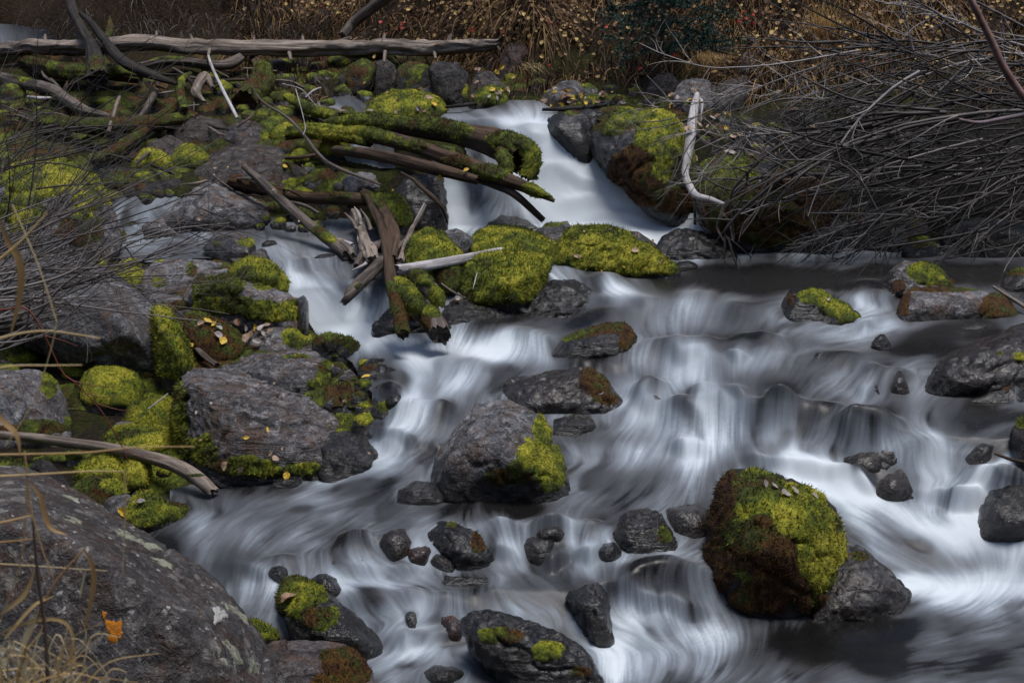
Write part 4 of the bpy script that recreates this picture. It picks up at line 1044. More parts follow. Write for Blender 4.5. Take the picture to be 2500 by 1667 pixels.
rock("twin bright moss tuft, left one, in front of the dark dome", [(322,405),(335,385),(355,365),(385,368),(415,385),(425,408),(390,420),(340,418)], 'dark', T=.25, up=1.2, tone=.80, moss=[(370,395,70,40,1.3,.80)], thick=.024, wetline=0)
rock("twin bright moss tuft, right one, touching the dark dome", [(420,408),(428,370),(450,352),(480,358),(508,382),(490,402),(450,418)], 'dark', T=.25, up=1.2, tone=.84, moss=[(462,385,60,40,1.3,.84)], thick=.024, wetline=0)
rock("dark rock with a green mossy crest left of the light grey boulder", [(236,455),(245,420),(270,408),(340,412),(400,418),(446,425),(440,465),(380,485),(280,485)], 'dark', T=.5, moss=[(390,425,70,16,1.2,.76),(300,440,60,30,.8,.4)], wetline=0)
rock("wet dark stone lit by the sky behind the left channel", [(220,415),(240,400),(300,402),(330,412),(300,424),(240,426)], 'wet', T=.25, wetline=0)
rock("small round bright green moss ball near the twin logs", [(708,385),(716,370),(735,362),(750,372),(753,390),(740,398),(716,396)], 'dark', T=.14, up=1.2, tone=.80, moss=[(732,380,40,30,1.3,.80)], wetline=0, near=.1)
rock("mossy lump left of the logs, round and lime green", [(782,368),(795,338),(820,324),(845,332),(852,362),(830,378),(800,380)], 'dark', T=.25, moss=[(818,350,60,50,1.4,.82)], thick=.024, wetline=0, near=.1)
rock("mossy stone below the dark bent branch, upper left", [(660,330),(672,308),(700,300),(724,315),(725,338),(700,350),(672,346)], 'dark', T=.25, moss=[(700,320,50,34,1.3,.72)], thick=.02, wetline=0)
rock("dim mossy rock under the start of the logs", [(690,375),(700,350),(750,330),(790,345),(800,380),(760,400),(710,395)], 'dark', T=.3, up=1.2, tone=.45, wetline=0, near=-.1)
rock("light grey rock lying between the mossy logs and the root", [(834,440),(845,428),(880,420),(925,425),(958,445),(950,465),(900,470),(845,460)], 'lgray', T=.3, near=.05, wetline=0)
rock("round mossy hump with yellow leaves left of the small fall",
     [(900,495),(915,472),(945,466),(985,482),(1006,512),(1002,540),(975,560),(930,558),(905,530)], 'dark', T=.3, moss=[(950,515,80,60,1.4,.66)], thick=.022, near=.15)
rock("black wet cliff behind and left of the small fall", [(955,545),(960,470),(990,430),(1040,420),(1085,425),(1095,480),(1095,556),(1020,562)], 'wet', T=.4, rec=.3, rough=.06)
rock("black wet cliff between the small fall and the main fall", [(1195,500),(1190,450),(1230,425),(1270,450),(1290,500),(1285,530),(1240,545)], 'wet', T=.35, rec=.3, near=-.1, rough=.06)
rock("thick mound of moss with dead leaves behind the hollow log",
     [(888,286),(900,262),(922,241),(957,222),(1000,222),(1040,228),(1081,241),(1090,270),(1078,294),(1000,300),(940,300)], 'dark', T=.5, rec=.8, moss=[(980,260,110,44,1.5,.80),(1060,270,40,30,1.0,.6)], thick=.028, near=.1, wetline=0)
rock("grey ridge of rock on top of the moss mound", [(1015,232),(1030,215),(1060,210),(1085,225),(1092,250),(1070,255),(1040,245)], 'gray', T=.25, wetline=0)
rock("dark jagged rock leaning beside the mound, under the long log's end",
     [(1040,165),(1060,152),(1117,150),(1145,181),(1145,220),(1138,258),(1100,262),(1070,240),(1050,205)], 'dark', T=.4, rec=.3, sharp=50, rough=.05, wetline=0, moss=[(1142,235,10,26,1.1,.78)])
rock("maroon boulder set in the bank below the leaf litter", [(1208,190),(1214,160),(1223,133),(1241,106),(1270,102),(1290,110),(1294,130),(1275,170),(1260,198),(1230,206)], 'maroon', T=.4, rec=.4, name='boulder', cat='boulder', wetline=0, rough=.025)
rock("dark stone left of the maroon boulder", [(1180,165),(1188,140),(1205,128),(1222,135),(1214,172),(1195,178)], 'maroon', T=.25, wetline=0)
rock("leaf strewn mossy rock between the jagged rock and the maroon boulder", [(1142,255),(1150,205),(1165,172),(1200,172),(1237,213),(1242,252),(1190,262)], 'brown', T=.4, rec=.5, wetline=0, moss=[(1200,235,50,30,1.2,.60)])
rock("grey tooth of rock under the middle of the long log", [(915,215),(925,180),(915,150),(940,141),(965,160),(973,197),(955,222)], 'brown', T=.3, rec=.4, wetline=0)
rock("mossy brown bank rock under the long log", [(840,215),(850,160),(880,142),(915,150),(918,200),(890,225)], 'dark', T=.35, wetline=0, up=.9, tone=.4)
rock("dark mossy rock with leaves between the grey tooth and the jagged rock", [(965,205),(970,165),(1000,150),(1045,155),(1060,200),(1045,222),(990,222)], 'dark', T=.35, wetline=0, up=.8, tone=.42)
rock("black rock jutting at the right of the waterfall's lip", [(1322,318),(1334,290),(1352,276),(1386,266),(1412,272),(1440,285),(1455,330),(1450,380),(1420,372),(1390,345),(1345,338)], 'wet', T=.4, rec=.3, near=.03, rough=.06, moss=[(1400,275,30,8,.7,.3)])
rock("dark wet wall of rock right of the waterfall with bright moss down its right side",
     [(1440,372),(1436,330),(1446,300),(1490,286),(1528,278),(1578,264),(1620,266),(1655,284),(1690,330),(1704,420),(1698,522),(1652,530),(1584,494),(1526,447),(1478,392)], 'wet', T=.6, rec=.35, name='boulder', cat='boulder', near=.1,
     front=[(1540,350,.0),(1600,420,-.05),(1480,350,.05)], moss=[(1610,330,60,60,1.4,.88),(1635,410,60,70,1.3,.80),(1560,290,70,22,1.2,.70),(1560,400,80,46,1.0,.30),(1590,460,70,46,1.1,.34),(1500,310,50,24,.9,.5),(1650,490,50,50,1.1,.34),(1530,430,50,40,.7,.24)], thick=.02, rough=.05)
rock("black wet rock step between the waterfall lip and the mossy wall", [(1395,330),(1402,272),(1445,268),(1480,280),(1480,340),(1462,385),(1420,378)], 'wet', T=.4, rec=.4, near=-.08, rough=.07)
rock("thin dark ledge crossing above the mossy wall with water spilling in two threads", [(1360,284),(1380,268),(1460,262),(1560,262),(1560,280),(1460,290)], 'wet', T=.3, rec=1.0, near=-.05, rough=.06, moss=[(1500,268,60,10,.7,.5)])
rock("huge shadowed mossy boulder behind the white branch, right bank",
     [(1690,500),(1695,430),(1720,395),(1760,375),(1808,366),(1880,376),(1950,388),(2020,410),(2060,480),(2075,560),(2050,602),(1950,614),(1860,602),(1770,575),(1720,545)], 'wet', T=.8, rec=.4, name='boulder', cat='boulder', near=.05,
     moss=[(1770,440,80,60,1.3,.52),(1860,520,120,70,1.3,.44),(1800,390,70,20,1.1,.5),(1960,480,100,80,1.2,.36),(1760,520,50,50,1.0,.36)], thick=.02, rough=.04)
rock("undercut rock painted black for shade, at the back of the dark pool, left part", [(2050,605),(2060,540),(2110,500),(2200,500),(2260,540),(2280,600),(2200,622),(2100,620)], 'black', T=.6, wetline=0, up=.4, tone=.3, near=-.1)
rock("small mossy rock at the back edge of the dark pool", [(2200,620),(2212,595),(2240,577),(2265,580),(2290,600),(2300,625),(2250,632)], 'wet', T=.25, moss=[(2250,590,34,16,1.1,.5)], near=.0)
rock("undercut rock painted black for shade, at the back of the dark pool, right part", [(2290,620),(2300,560),(2380,530),(2500,540),(2600,600),(2620,640),(2450,636)], 'black', T=.6, wetline=0, up=.25, tone=.25, near=-.1)
rock("pale grey boulder behind the top of the white branch, left of a pair", [(1640,245),(1648,215),(1665,198),(1695,190),(1730,195),(1752,215),(1745,255),(1700,268),(1660,262)], 'gray', T=.35, wetline=0, name='boulder', cat='boulder', rec=.5)
rock("grey brown boulder behind the top of the white branch, right of a pair", [(1740,265),(1750,210),(1780,192),(1830,184),(1838,225),(1800,262),(1765,275)], 'brown', T=.35, wetline=0, name='boulder', cat='boulder', rec=.5)
rock("rock with tan leaf litter on top under the hanging grass", [(1798,160),(1805,138),(1825,122),(1860,113),(1900,122),(1912,150),(1880,180),(1820,182)], 'mauve', T=.4, wetline=0, name='boulder', cat='boulder')
rock("small grey rock with a yellow leaf at the far bank, left", [(1322,245),(1340,220),(1375,196),(1412,194),(1428,222),(1400,248),(1350,252)], 'gray', T=.25, wetline=0, rec=.6)
rock("grey wedge of rock half under the hanging grass", [(1576,222),(1590,195),(1610,178),(1640,178),(1662,205),(1640,238),(1600,240)], 'brown', T=.3, wetline=0)
rock("mossy ledge of rubble at the top of the right rock wall", [(1650,285),(1680,262),(1740,270),(1790,300),(1830,340),(1800,370),(1720,372),(1670,340)], 'brown', T=.4, rec=.9, wetline=0, up=.75, tone=.5, near=-.05)
rock("leaf covered mossy ledge beneath the bush", [(1790,350),(1840,310),(1900,330),(1960,370),(1940,392),(1850,385)], 'brown', T=.4, rec=.9, wetline=0, up=.8, tone=.45, near=-.05)
print("rocks", NR, sum(len(v) for v in BV), round(time.time() - T0, 1))

# ---- filling stones: rows of small ones that nobody could name apart
def small_rock(px, row, w, h, mat, label, group, up_=0.0, tone=.6, near=0.0, strata=0.0, name='stone', wl=0.0):
    n = 9
    a = np.sort(RNG.uniform(0, 2 * math.pi, n)); a = np.linspace(0, 2 * math.pi, n, endpoint=False) + RNG.uniform(-.25, .25, n)
    rr_ = RNG.uniform(.72, 1.1, n)
    poly = [(px + w / 2 * r * math.cos(t), row - h / 2 + h / 2 * r * math.sin(t)) for r, t in zip(rr_, a)]
    rock(label, poly, mat, up=up_, tone=tone, near=near, strata=strata, group=group, name=name, cat='stone', fuzz=.8, wetline=wl, rough=.06, thick=.012)
HUE = {'black': 'black', 'lgray': 'pale grey', 'gray': 'grey', 'dark': 'dark', 'brown': 'brown', 'wet': 'wet black', 'wetstrata': 'wet slaty', 'strata': 'layered', 'mauve': 'mauve', 'wetbrown': 'wet brown'}
ORD = 'first second third fourth fifth sixth seventh eighth ninth tenth eleventh twelfth thirteenth fourteenth fifteenth sixteenth seventeenth eighteenth nineteenth twentieth twenty-first twenty-second twenty-third twenty-fourth twenty-fifth twenty-sixth'.split()
def scatter(poly, n, wr, mats, label, group, up_=0.0, tone=.6, near=0.0, wl=0.0, strata=0.0, fac=.6):
    xs = [p[0] for p in poly]; ys = [p[1] for p in poly]
    got = []; made = []
    tries = 0
    while len(got) < n and tries < 5000:
        tries += 1
        px = RNG.uniform(min(xs), max(xs)); row = RNG.uniform(min(ys), max(ys))
        if not in_poly(np.array([px]), np.array([row]), poly)[0]: continue
        w = RNG.uniform(*wr)
        if any(abs(px - g[0]) < (w + g[2]) * .36 and abs(row - g[1]) < (w + g[2]) * .24 for g in got): continue
        got.append((px, row, w))
        mt = mats[RNG.integers(len(mats))]
        small_rock(px, row, w, w * fac * RNG.uniform(.8, 1.2), mt, label, group, up_, tone + RNG.uniform(-.15, .15), near, strata, wl=wl)
        made.append((px, mt, LAST[0]))
    if group:
        for k, (px, mt, o) in enumerate(sorted(made, key=lambda e: e[0])):
            o['label'] = '%s stone, %s from left of the %s' % (HUE[mt], ORD[k], group)
scatter([(1290,262),(1330,225),(1500,225),(1700,232),(1700,262),(1500,258)], 16, (26,52), ['lgray','gray','dark','brown'], "small stone on the leafy shelf along the top of the waterfall", "stones atop the waterfall", .55, .62)
scatter([(700,290),(720,220),(830,170),(900,240),(880,300),(760,330)], 12, (34,70), ['brown','dark','gray'], "mossy stone in the jumble under the long log", "mossy stones under the long log", .9, .55)
scatter([(640,170),(700,130),(860,140),(860,220),(700,230)], 8, (40,80), ['dark','brown'], "dark stone in the shade below the long log", "dark stones below the long log", .5, .4)
scatter([(0,380),(40,300),(240,330),(400,370),(330,400),(200,370)], 14, (36,80), ['dark','brown'], "dim mossy stone among the driftwood at upper left", "stones among the driftwood", 1.0, .52)
scatter([(620,420),(760,400),(860,470),(830,560),(700,520)], 8, (30,60), ['dark','gray'], "mossy stone beside the slanting branch in the left channel", "stones by the slanting branch", .8, .55)
scatter([(180,860),(470,920),(440,1000),(330,1000),(340,890)], 6, (40,80), ['dark'], "dark mossy stone in the deep gap between the left boulders", "stones in the left boulders' gap", 1.1, .42, -.15)
scatter([(60,1090),(420,1100),(470,1180),(300,1160),(120,1130)], 10, (30,60), ['dark','gray','brown'], "small stone under the bleached branch on the left bank", "stones under the bleached branch", .9, .6)
scatter([(1660,290),(1720,270),(1900,330),(2000,400),(1860,380),(1700,350)], 14, (30,66), ['brown','dark','lgray'], "small leaf strewn stone on the slope beneath the bush", "small stones beneath the bush", .55, .5)
scatter([(640,60),(900,60),(960,95),(700,100)], 9, (50,100), ['dark','brown'], "dark rock at the foot of the hillside behind the long log", "dark rocks behind the long log", .15, .4)
scatter([(930,880),(950,1010),(930,1080),(880,1060),(900,980)], 7, (26,50), ['wet','wetstrata'], "small wet ledge stone where the left bank meets the foam", "wet stones along the left bank", .3, .5, 0, .02, .8)
scatter([(1680,235),(1900,180),(2100,230),(2300,420),(2100,420),(1850,300)], 10, (60,130), ['black'], "rock with shade painted into its colour inside the bare bush", "shade-painted rocks inside the bare bush", .2, .4)
scatter([(480,1150),(760,1170),(740,1190),(600,1195),(480,1180)], 8, (18,36), ['wet','dark','wetbrown'], "pebble at the waterline below the layered slab", "pebbles below the layered slab", .5, .6, 0, .01)
scatter([(0,620),(280,640),(250,700),(20,690)], 1, (40,70), ['dark'], "dark mossy stone under the twigs at left", None, 1.0, .5)
scatter([(800,900),(900,900),(960,1000),(900,1070),(820,1010)], 9, (34,70), ['wetstrata','wet','strata'], "mossy ledge stone between the layered slab and the foam", "stones beside the layered slab", .75, .6, .02, .02, .9)
scatter([(330,780),(460,870),(440,960),(380,980),(340,900)], 6, (40,70), ['dark','gray'], "mossy stone below the hanging moss strip", "stones below the moss strip", 1.0, .5)
scatter([(620,720),(760,790),(770,850),(700,860),(600,800)], 6, (34,60), ['lgray','dark'], "mossy stone under the shaggy rounded rock", "stones under the shaggy rock", .8, .65)
scatter([(180,640),(420,640),(430,720),(260,700)], 7, (40,80), ['lgray','gray','dark'], "mossy grey stone left of the flat pale wet rock", "stones left of the flat pale rock", .8, .7)
scatter([(200,480),(330,490),(320,600),(260,600)], 6, (34,70), ['dark','gray'], "mossy stone beside the left channel", "mossy stones beside the left channel", .9, .6)
scatter([(0,250),(420,230),(420,330),(0,340)], 12, (40,90), ['brown','dark'], "dim stone among the mossy rotten logs", "stones among the mossy rotten logs", .9, .4)
scatter([(480,200),(700,220),(700,330),(560,300)], 10, (34,80), ['brown','dark','mauve'], "stone between the white stick and the mound", "stones right of the white stick", .9, .5)
scatter([(1000,250),(1300,190),(1320,240),(1100,256)], 6, (40,80), ['dark','brown'], "dark mossy stone at the foot of the leafy bank", "stones at the leafy bank's foot", .9, .5)
scatter([(0,640),(60,700),(60,1060),(0,1060)], 5, (50,90), ['dark'], "dim mossy stone at the left edge", "stones at the left edge", 1.0, .6)
scatter([(-420,380),(-80,380),(-80,1150),(-420,1150)], 16, (90,190), ['dark','brown','gray'], "mossy rock on the left bank beyond the twigs", "mossy rocks beyond the left twigs", .9, .5)
scatter([(600,560),(620,540),(760,545),(800,548),(790,566),(640,572)], 9, (26,52), ['wet','gray','dark'], "wet stone along the far edge of the upper left pool", "stones behind the upper left pool", .5, .6, .02, .03)
scatter([(300,470),(350,460),(420,480),(380,500),(310,500)], 5, (26,50), ['dark','gray'], "wet stone at the head of the left channel", "stones heading the left channel", .7, .6, .02, .02)
# moss growing on the soil itself
def ground_moss(r0, r1, p0, p1, seed, cover, tone, thick=.03):
    ii = np.nonzero((gr <= r1) & (gr >= r0))[0]; jj = np.nonzero((gx >= p0) & (gx <= p1))[0]
    sub = Pg[ii[0]:ii[-1] + 1, jj[0]:jj[-1] + 1]; sh = sub.shape[:2]
    V = sub.reshape(-1, 3); g = np.arange(len(V)).reshape(sh)
    Q = np.stack([g[:-1, :-1], g[1:, :-1], g[1:, 1:], g[:-1, 1:]], -1).reshape(-1, 4)
    Nn = vnormals(V, Q)
    if Nn[:, 2].mean() < 0: Q = Q[:, ::-1]; Nn = -Nn
    wm = mm[ii[0]:ii[-1] + 1, jj[0]:jj[-1] + 1].ravel()
    nz_ = fbm(V * 2.6, seed, 4, .6)
    m = cover + nz_ * 1.1 - wm * 2
    m += -1.0 * sstep(p0 + 140, p0, PG[ii[0]:ii[-1] + 1, jj[0]:jj[-1] + 1].ravel()) - .8 * sstep(.06, .0, np.minimum((RG[ii[0]:ii[-1] + 1, jj[0]:jj[-1] + 1].ravel() - r0) / (r1 - r0), 1))
    o = moss_on(terrain, V, Q, Nn, m, tone + .35 * fbm(V * 5, seed + 3, 3), thick, seed, .9)
    if o: o.location = (0, 0, 0)
for a in [(620,1000,-520,960,301,.15,.48),(1000,1320,-520,960,302,.12,.50),(400,620,-520,900,303,.12,.46),(230,400,-520,1120,304,.10,.38),(120,230,-60,1300,305,.05,.35),(225,300,1280,1700,306,.25,.5)]:
    ground_moss(*a)
print("fill", NR, round(time.time() - T0, 1))
# ------------------------------------------------------------------ the water itself
FOAM += [([(1600,830),(1750,840)],22,-.10),([(1500,820),(1420,900)],22,-.12),([(1180,800),(1330,745)],20,-.10),([(1560,1050),(1480,1110)],24,-.10),([(1750,960),(1850,990)],20,-.12),([(1300,1440),(1420,1500)],24,-.10),([(2250,900),(2380,880)],20,-.1),([(1700,592),(1900,606),(2300,612)],12,.22),([(1800,640),(2100,648)],10,.12),([(450,1240),(650,1240),(900,1230)],60,.12),([(520,1310),(700,1330)],40,.10),([(1450,1200),(1150,1260)],30,.05),([(600,610),(780,640)],26,.12),([(2150,1000),(2400,1010)],26,-.16),([(1850,900),(2060,985)],26,-.12),([(2010,1060),(2110,1150)],46,-.22),([(1150,790),(1350,765)],22,-.14),([(1950,1600),(2400,1640)],50,-.13),([(1560,1420),(1700,1480)],30,-.12),([(1700,720),(1560,770)],22,-.10),([(1800,1060),(1900,1110)],26,-.12),([(1050,1430),(1250,1470)],26,-.10),([(700,1290),(880,1330)],24,-.12),([(1290,390),(1400,420)],30,.22),([(1350,470),(1560,530)],44,.5),([(1300,360),(1400,440)],40,.3),([(1180,290),(1300,310)],26,.18),([(700,720),(800,780)],36,.2)]
ci, cj = 8, 8
Pc, Rc = PXG[::ci, ::cj], RWG[::ci, ::cj]
fx = np.zeros(Pc.shape); fy = np.zeros(Pc.shape); foam_c = np.zeros(Pc.shape)
for pts in FLOW:
    d, dx, dy = stroke_dist(Pc, Rc, pts)
    w = 1 / (1 + (d / 30) ** 3.2)
    fx += w * dx; fy += w * dy
nrm = np.hypot(fx, fy) + 1e-9
fx /= nrm; fy /= nrm
fx = blur(fx, 3, 2); fy = blur(fy, 2, 2)
for (x0, x1, y0, y1) in WR:                           # and splits round every stone that stands out of it
    cx_, rx_ = (x0 + x1) / 2, (x1 - x0) / 2 + 6; cy_ = y1 - min(.45 * (y1 - y0), rx_ * .5); ry_ = max(12, min(.5 * (y1 - y0), rx_ * .55))
    q_ = ((Pc - cx_) / (rx_ * 1.45)) ** 2 + ((Rc - cy_) / (ry_ * 2.0)) ** 2
    e = np.exp(-q_ ** 1.5)
    up_side = np.where(Rc < cy_, 1.0, -.45)
    fx += e * 1.5 * (Pc - cx_) / rx_ * up_side
for (hx, hy, rx, ry, h) in HUMPS:                     # water fans out over a drowned boulder
    e = np.exp(-(((Pc - hx) / (rx * 1.2)) ** 2 + ((Rc - hy - ry) / (ry * 1.8)) ** 2))
    fx += e * .9 * (Pc - hx) / rx * np.where(Rc > hy - ry, 1, .3)
    fy += e * .8 * (h / .05)
nrm = np.hypot(fx, fy) + 1e-9
fx /= nrm; fy /= nrm
LEDGE = [([(2080,800),(2210,795)],.05),([(1800,856),(1915,860)],.02),([(1560,1000),(1700,1025)],.045),([(1650,1095),(1760,1130),(1950,1150),(2110,1195)],.07),([(2095,958),(2260,955)],.05),
 ([(2240,1225),(2390,1215)],.08),([(1210,1350),(1290,1385),(1480,1350)],.05),([(560,1390),(720,1420)],.035),([(840,1390),(1010,1400)],.045),([(960,1565),(1100,1575)],.05),([(900,1060),(1070,1100)],.045),
 ([(680,700),(800,695),(900,725)],.05),([(1450,735),(1600,750)],.025),([(1390,890),(1560,905)],.03),([(980,900),(1110,885)],.03),([(1075,440),(1190,455)],.03),([(1640,875),(1820,890)],.04),([(2440,965),(2540,965)],.05),
 ([(1690,965),(1800,975),(1920,985)],.04),([(1480,1440),(1600,1470),(1720,1500)],.04),([(1220,310),(1330,345)],.04),([(1330,420),(1450,440)],.04),([(1140,835),(1300,850)],.025),([(2000,1060),(2100,1085)],.04),([(1960,1260),(2120,1400)],.03),
 ([(1860,790),(2050,800)],.02),([(1500,960),(1560,975)],.03),([(1560,640),(1480,700)],.02),([(1980,930),(2080,945)],.03)]
def up(c, shape):
    ri = np.clip(np.arange(shape[0]) / ci, 0, c.shape[0] - 1.001); cc = np.clip(np.arange(shape[1]) / cj, 0, c.shape[1] - 1.001)
    r0 = ri.astype(int); c0 = cc.astype(int); rf = (ri - r0)[:, None]; cf = (cc - c0)[None, :]
    g = lambda a, b: c[np.ix_(r0 + a, c0 + b)]
    return (g(0, 0) * (1 - rf) * (1 - cf) + g(1, 0) * rf * (1 - cf) + g(0, 1) * (1 - rf) * cf + g(1, 1) * rf * cf)
FX, FY = up(fx, PXG.shape), up(fy, PXG.shape)
FOAMG = np.zeros(PXG.shape)
n_ring = vnoise(np.stack([PXG / 25., RWG / 18., PXG * 0], -1).reshape(-1, 3), 6).reshape(PXG.shape)
for pts, w, a in FOAM:
    x0 = min(p[0] for p in pts) - 3 * w; x1 = max(p[0] for p in pts) + 3 * w
    y0 = min(p[1] for p in pts) - 3 * w; y1 = max(p[1] for p in pts) + 3 * w
    js = slice(*np.searchsorted(GX, (x0, x1))); is_ = slice(*np.searchsorted(-GR, (-y1, -y0)))
    d, _, _ = stroke_dist(PXG[is_, js], RWG[is_, js], pts)
    FOAMG[is_, js] += a * np.exp(-(d / w) ** 2 * .8)
LIFT = np.zeros(PXG.shape); CLEAR = np.zeros(PXG.shape)
for (hx, hy, rx, ry, h) in HUMPS:
    e = np.exp(-(((PXG - hx) / rx) ** 2 + ((RWG - hy) / ry) ** 2))
    LIFT += h * e
    CLEAR += np.exp(-(((PXG - hx) / (rx * .8)) ** 2 + ((RWG - hy) / (ry * .8)) ** 2))
    e2 = np.exp(-(((PXG - hx - 4) / (rx * 1.05)) ** 2 + ((RWG - hy - ry * 1.5) / (ry * .7)) ** 2))
    FOAMG += .17 * e2
FOAMG -= .20 * np.clip(CLEAR, 0, 1)
for pts, h in LEDGE:
    xs = [q[0] for q in pts]; ys = [q[1] for q in pts]
    x0, x1 = min(xs) - 60, max(xs) + 60
    js = slice(*np.searchsorted(GX, (x0, x1))); is_ = slice(*np.searchsorted(-GR, (-(max(ys) + 70), -(min(ys) - 110))))
    P_, R_ = PXG[is_, js], RWG[is_, js]
    o_ = np.argsort(xs); line = np.interp(P_, np.array(xs)[o_], np.array(ys)[o_])
    jag = (vnoise(np.stack([P_ / 16., P_ * 0, P_ * 0 + h * 99], -1).reshape(-1, 3), 3).reshape(P_.shape) - .5)
    jag2 = (vnoise(np.stack([P_ / 45., P_ * 0, P_ * 0 + h * 77], -1).reshape(-1, 3), 5).reshape(P_.shape) - .5)
    line = line + jag * 9 + jag2 * 46
    ends = sstep(x0 + 20, x0 + 80, P_) * sstep(x1 - 20, x1 - 80, P_)
    u_ = line - R_                                     # > 0 upstream
    hh = h * .8 * ends * np.clip(.85 + 2.4 * jag2, .0, 1.8)
    LIFT[is_, js] += hh * np.where(u_ > 0, np.exp(-u_ / 42.), 1) * sstep(-9, 5, u_)
    FOAMG[is_, js] += ends * np.clip(.8 + 1.6 * jag2, 0, 1.5) * (.17 * np.exp(-((u_ + 18) / 15.) ** 2) + (.07 + .12 * jag) * np.exp(-((u_ - 2) / 8.) ** 2) - .10 * np.exp(-((u_ - 24) / 16.) ** 2))
for (x0, x1, y0, y1) in WR:                           # collar of foam round each stone, white wake below it
    cx_, rx_ = (x0 + x1) / 2, (x1 - x0) / 2; ry_ = max(7, min(.35 * (y1 - y0), rx_ * .4)); cy_ = y1 - ry_ * .8
    q_ = np.sqrt(((PXG - cx_) / rx_) ** 2 + ((RWG - cy_) / ry_) ** 2)
    ring = np.exp(-((q_ - 1.12) / .16) ** 2) * (.6 + .8 * (n_ring > .5))
    side = np.abs(PXG - cx_) / rx_
    FOAMG += .13 * ring * (RWG < cy_ + ry_ * .6) - .13 * np.exp(-(((PXG - cx_) / (rx_ * .8)) ** 2 + ((RWG - y1 - ry_ * .7) / (ry_ * .9)) ** 2))
    FOAMG += .10 * np.exp(-(((side - 1.05) / .3) ** 2)) * np.exp(-((RWG - y1 - ry_) / (ry_ * 2.2)) ** 2)
    LIFT += .010 * np.exp(-(((PXG - cx_) / rx_) ** 2 + ((RWG - y0 - (y1 - y0) * .3) / (ry_ * 1.3)) ** 2))

dgx = (FX / 3.6).astype(np.float32); dgy = (-FY / 2.9).astype(np.float32)      # in cells per px of travel
keep = blur((mask > 0).astype(float), 6, 1) > .02
KI, KJ = np.nonzero(keep)
def lic(srcs, L, step, warp=0.0):
    acc = [np.zeros(len(KI), np.float32) for _ in srcs]; wt = 0
    for sgn in (1, -1):
        y = KI.astype(np.float32).copy(); x = KJ.astype(np.float32).copy()
        for k in range(L):
            vx = bil(dgx, y, x); vy = bil(dgy, y, x)
            x = x + sgn * step * vx; y = y + sgn * step * vy
            w = 0.5 + 0.5 * math.cos(math.pi * k / L)
            for q, s in enumerate(srcs):
                acc[q] += w * bil(s, y, x)
            wt += w
    return [a / wt for a in acc]
def unit_(a): return (a - a.mean()) / (a.std() + 1e-9)
nz = RNG.random(PXG.shape).astype(np.float32)
n1 = nz; n3 = blur(RNG.random(PXG.shape), 1, 2).astype(np.float32); n8 = blur(RNG.random(PXG.shape), 4, 2).astype(np.float32); n20 = blur(RNG.random(PXG.shape), 11, 2).astype(np.float32)
L1, L3 = lic([n1, n3], 15, 3.0)
L8, L20 = lic([n8, n20], 11, 4.5)
cl1 = unit_(blur(RNG.random(PXG.shape), 9, 2))[KI, KJ]; cl2 = unit_(blur(RNG.random(PXG.shape), 26, 2))[KI, KJ]
Lf, = lic([blur(FOAMG, 2, 1).astype(np.float32)], 10, 5.0)
def unit(a): return (a - a.mean()) / (a.std() + 1e-9)
L1, L3, L8, L20 = map(unit, (L1, L3, L8, L20))
print("lic", round(time.time() - T0, 1))

LIFT = blur(LIFT, 2, 1)
D = sdist(PXG, RWG)
steep = np.zeros(PXG.shape)
Pw = unp(PXG, RWG, D)
dz = np.gradient(Pw[..., 2], axis=0); dyy = np.gradient(Pw[..., 1], axis=0)
steep = np.clip(dz / (np.abs(dyy) + 1e-6), 0, 2)
steep = blur(steep, 3)
f0 = .245 + Lf * .93 + .16 * np.clip(steep[KI, KJ] - .15, 0, 1)
act = np.clip(f0, .12, .9)
f0 = f0 + .045 * cl1 + .055 * cl2
f0 = np.where(f0 > .3, .3 + (f0 - .3) * 1.12, f0)
amp = np.clip(.75 + .35 * cl1 + .2 * cl2, .15, 1.5)
foam = f0 + (L3 * .052 + L8 * .040 + L20 * .024 + L1 * .046) * (0.42 + .7 * act) * amp
holes = sstep(.4, 1.7, -(L8 * .75 + cl1 * .6 + L3 * .25)) * sstep(.85, .40, f0) * sstep(.20, .36, f0)
foam = foam - .12 * holes
calm = sstep(.28, .05, f0)
foam = np.clip(foam - calm * .02, 0.0, 1.15)
body = np.clip(.16 + foam * 1.08, .04, .985)
body = body - .25 * sstep(.22, .0, foam) - .15 * holes
clr = np.clip(CLEAR[KI, KJ], 0, 1)
body = np.clip(body - .12 * clr, .06, .985)
relief = (L8 * .0022 + L20 * .006 + L3 * .0004) * (0.5 + act)
Vw = Pw[KI, KJ] + np.array([0, 0, 1.0]) * (relief + LIFT[KI, KJ])[:, None]
idx = np.full(PXG.shape, -1, np.int64); idx[KI, KJ] = np.arange(len(KI))
q = np.stack([idx[:-1, :-1], idx[:-1, 1:], idx[1:, 1:], idx[1:, :-1]], -1).reshape(-1, 4)
q = q[(q >= 0).all(1)]
water = mesh_obj("water", Vw, q, M['water'], attrs={'foam': np.clip(foam, 0, 1), 'body': body})
tag(water, "milky white stream water running in silky streaks over the rocks", kind='structure')
print("water", len(Vw), round(time.time() - T0, 1))

# ------------------------------------------------------------------ limbs, logs and roots
def spline(P, n):
    P = np.asarray(P, float)
    if len(P) == 2:
        t = np.linspace(0, 1, n)[:, None]
        return P[0] * (1 - t) + P[1] * t
    Q = np.vstack([2 * P[0] - P[1], P, 2 * P[-1] - P[-2]])
    u = np.linspace(0, len(P) - 1 - 1e-9, n)
    k = u.astype(int); t = (u - k)[:, None]
    a, b, c, d = Q[k], Q[k + 1], Q[k + 2], Q[k + 3]
    return .5 * ((2 * b) + (-a + c) * t + (2 * a - 5 * b + 4 * c - d) * t * t + (-a + 3 * b - 3 * c + d) * t ** 3)

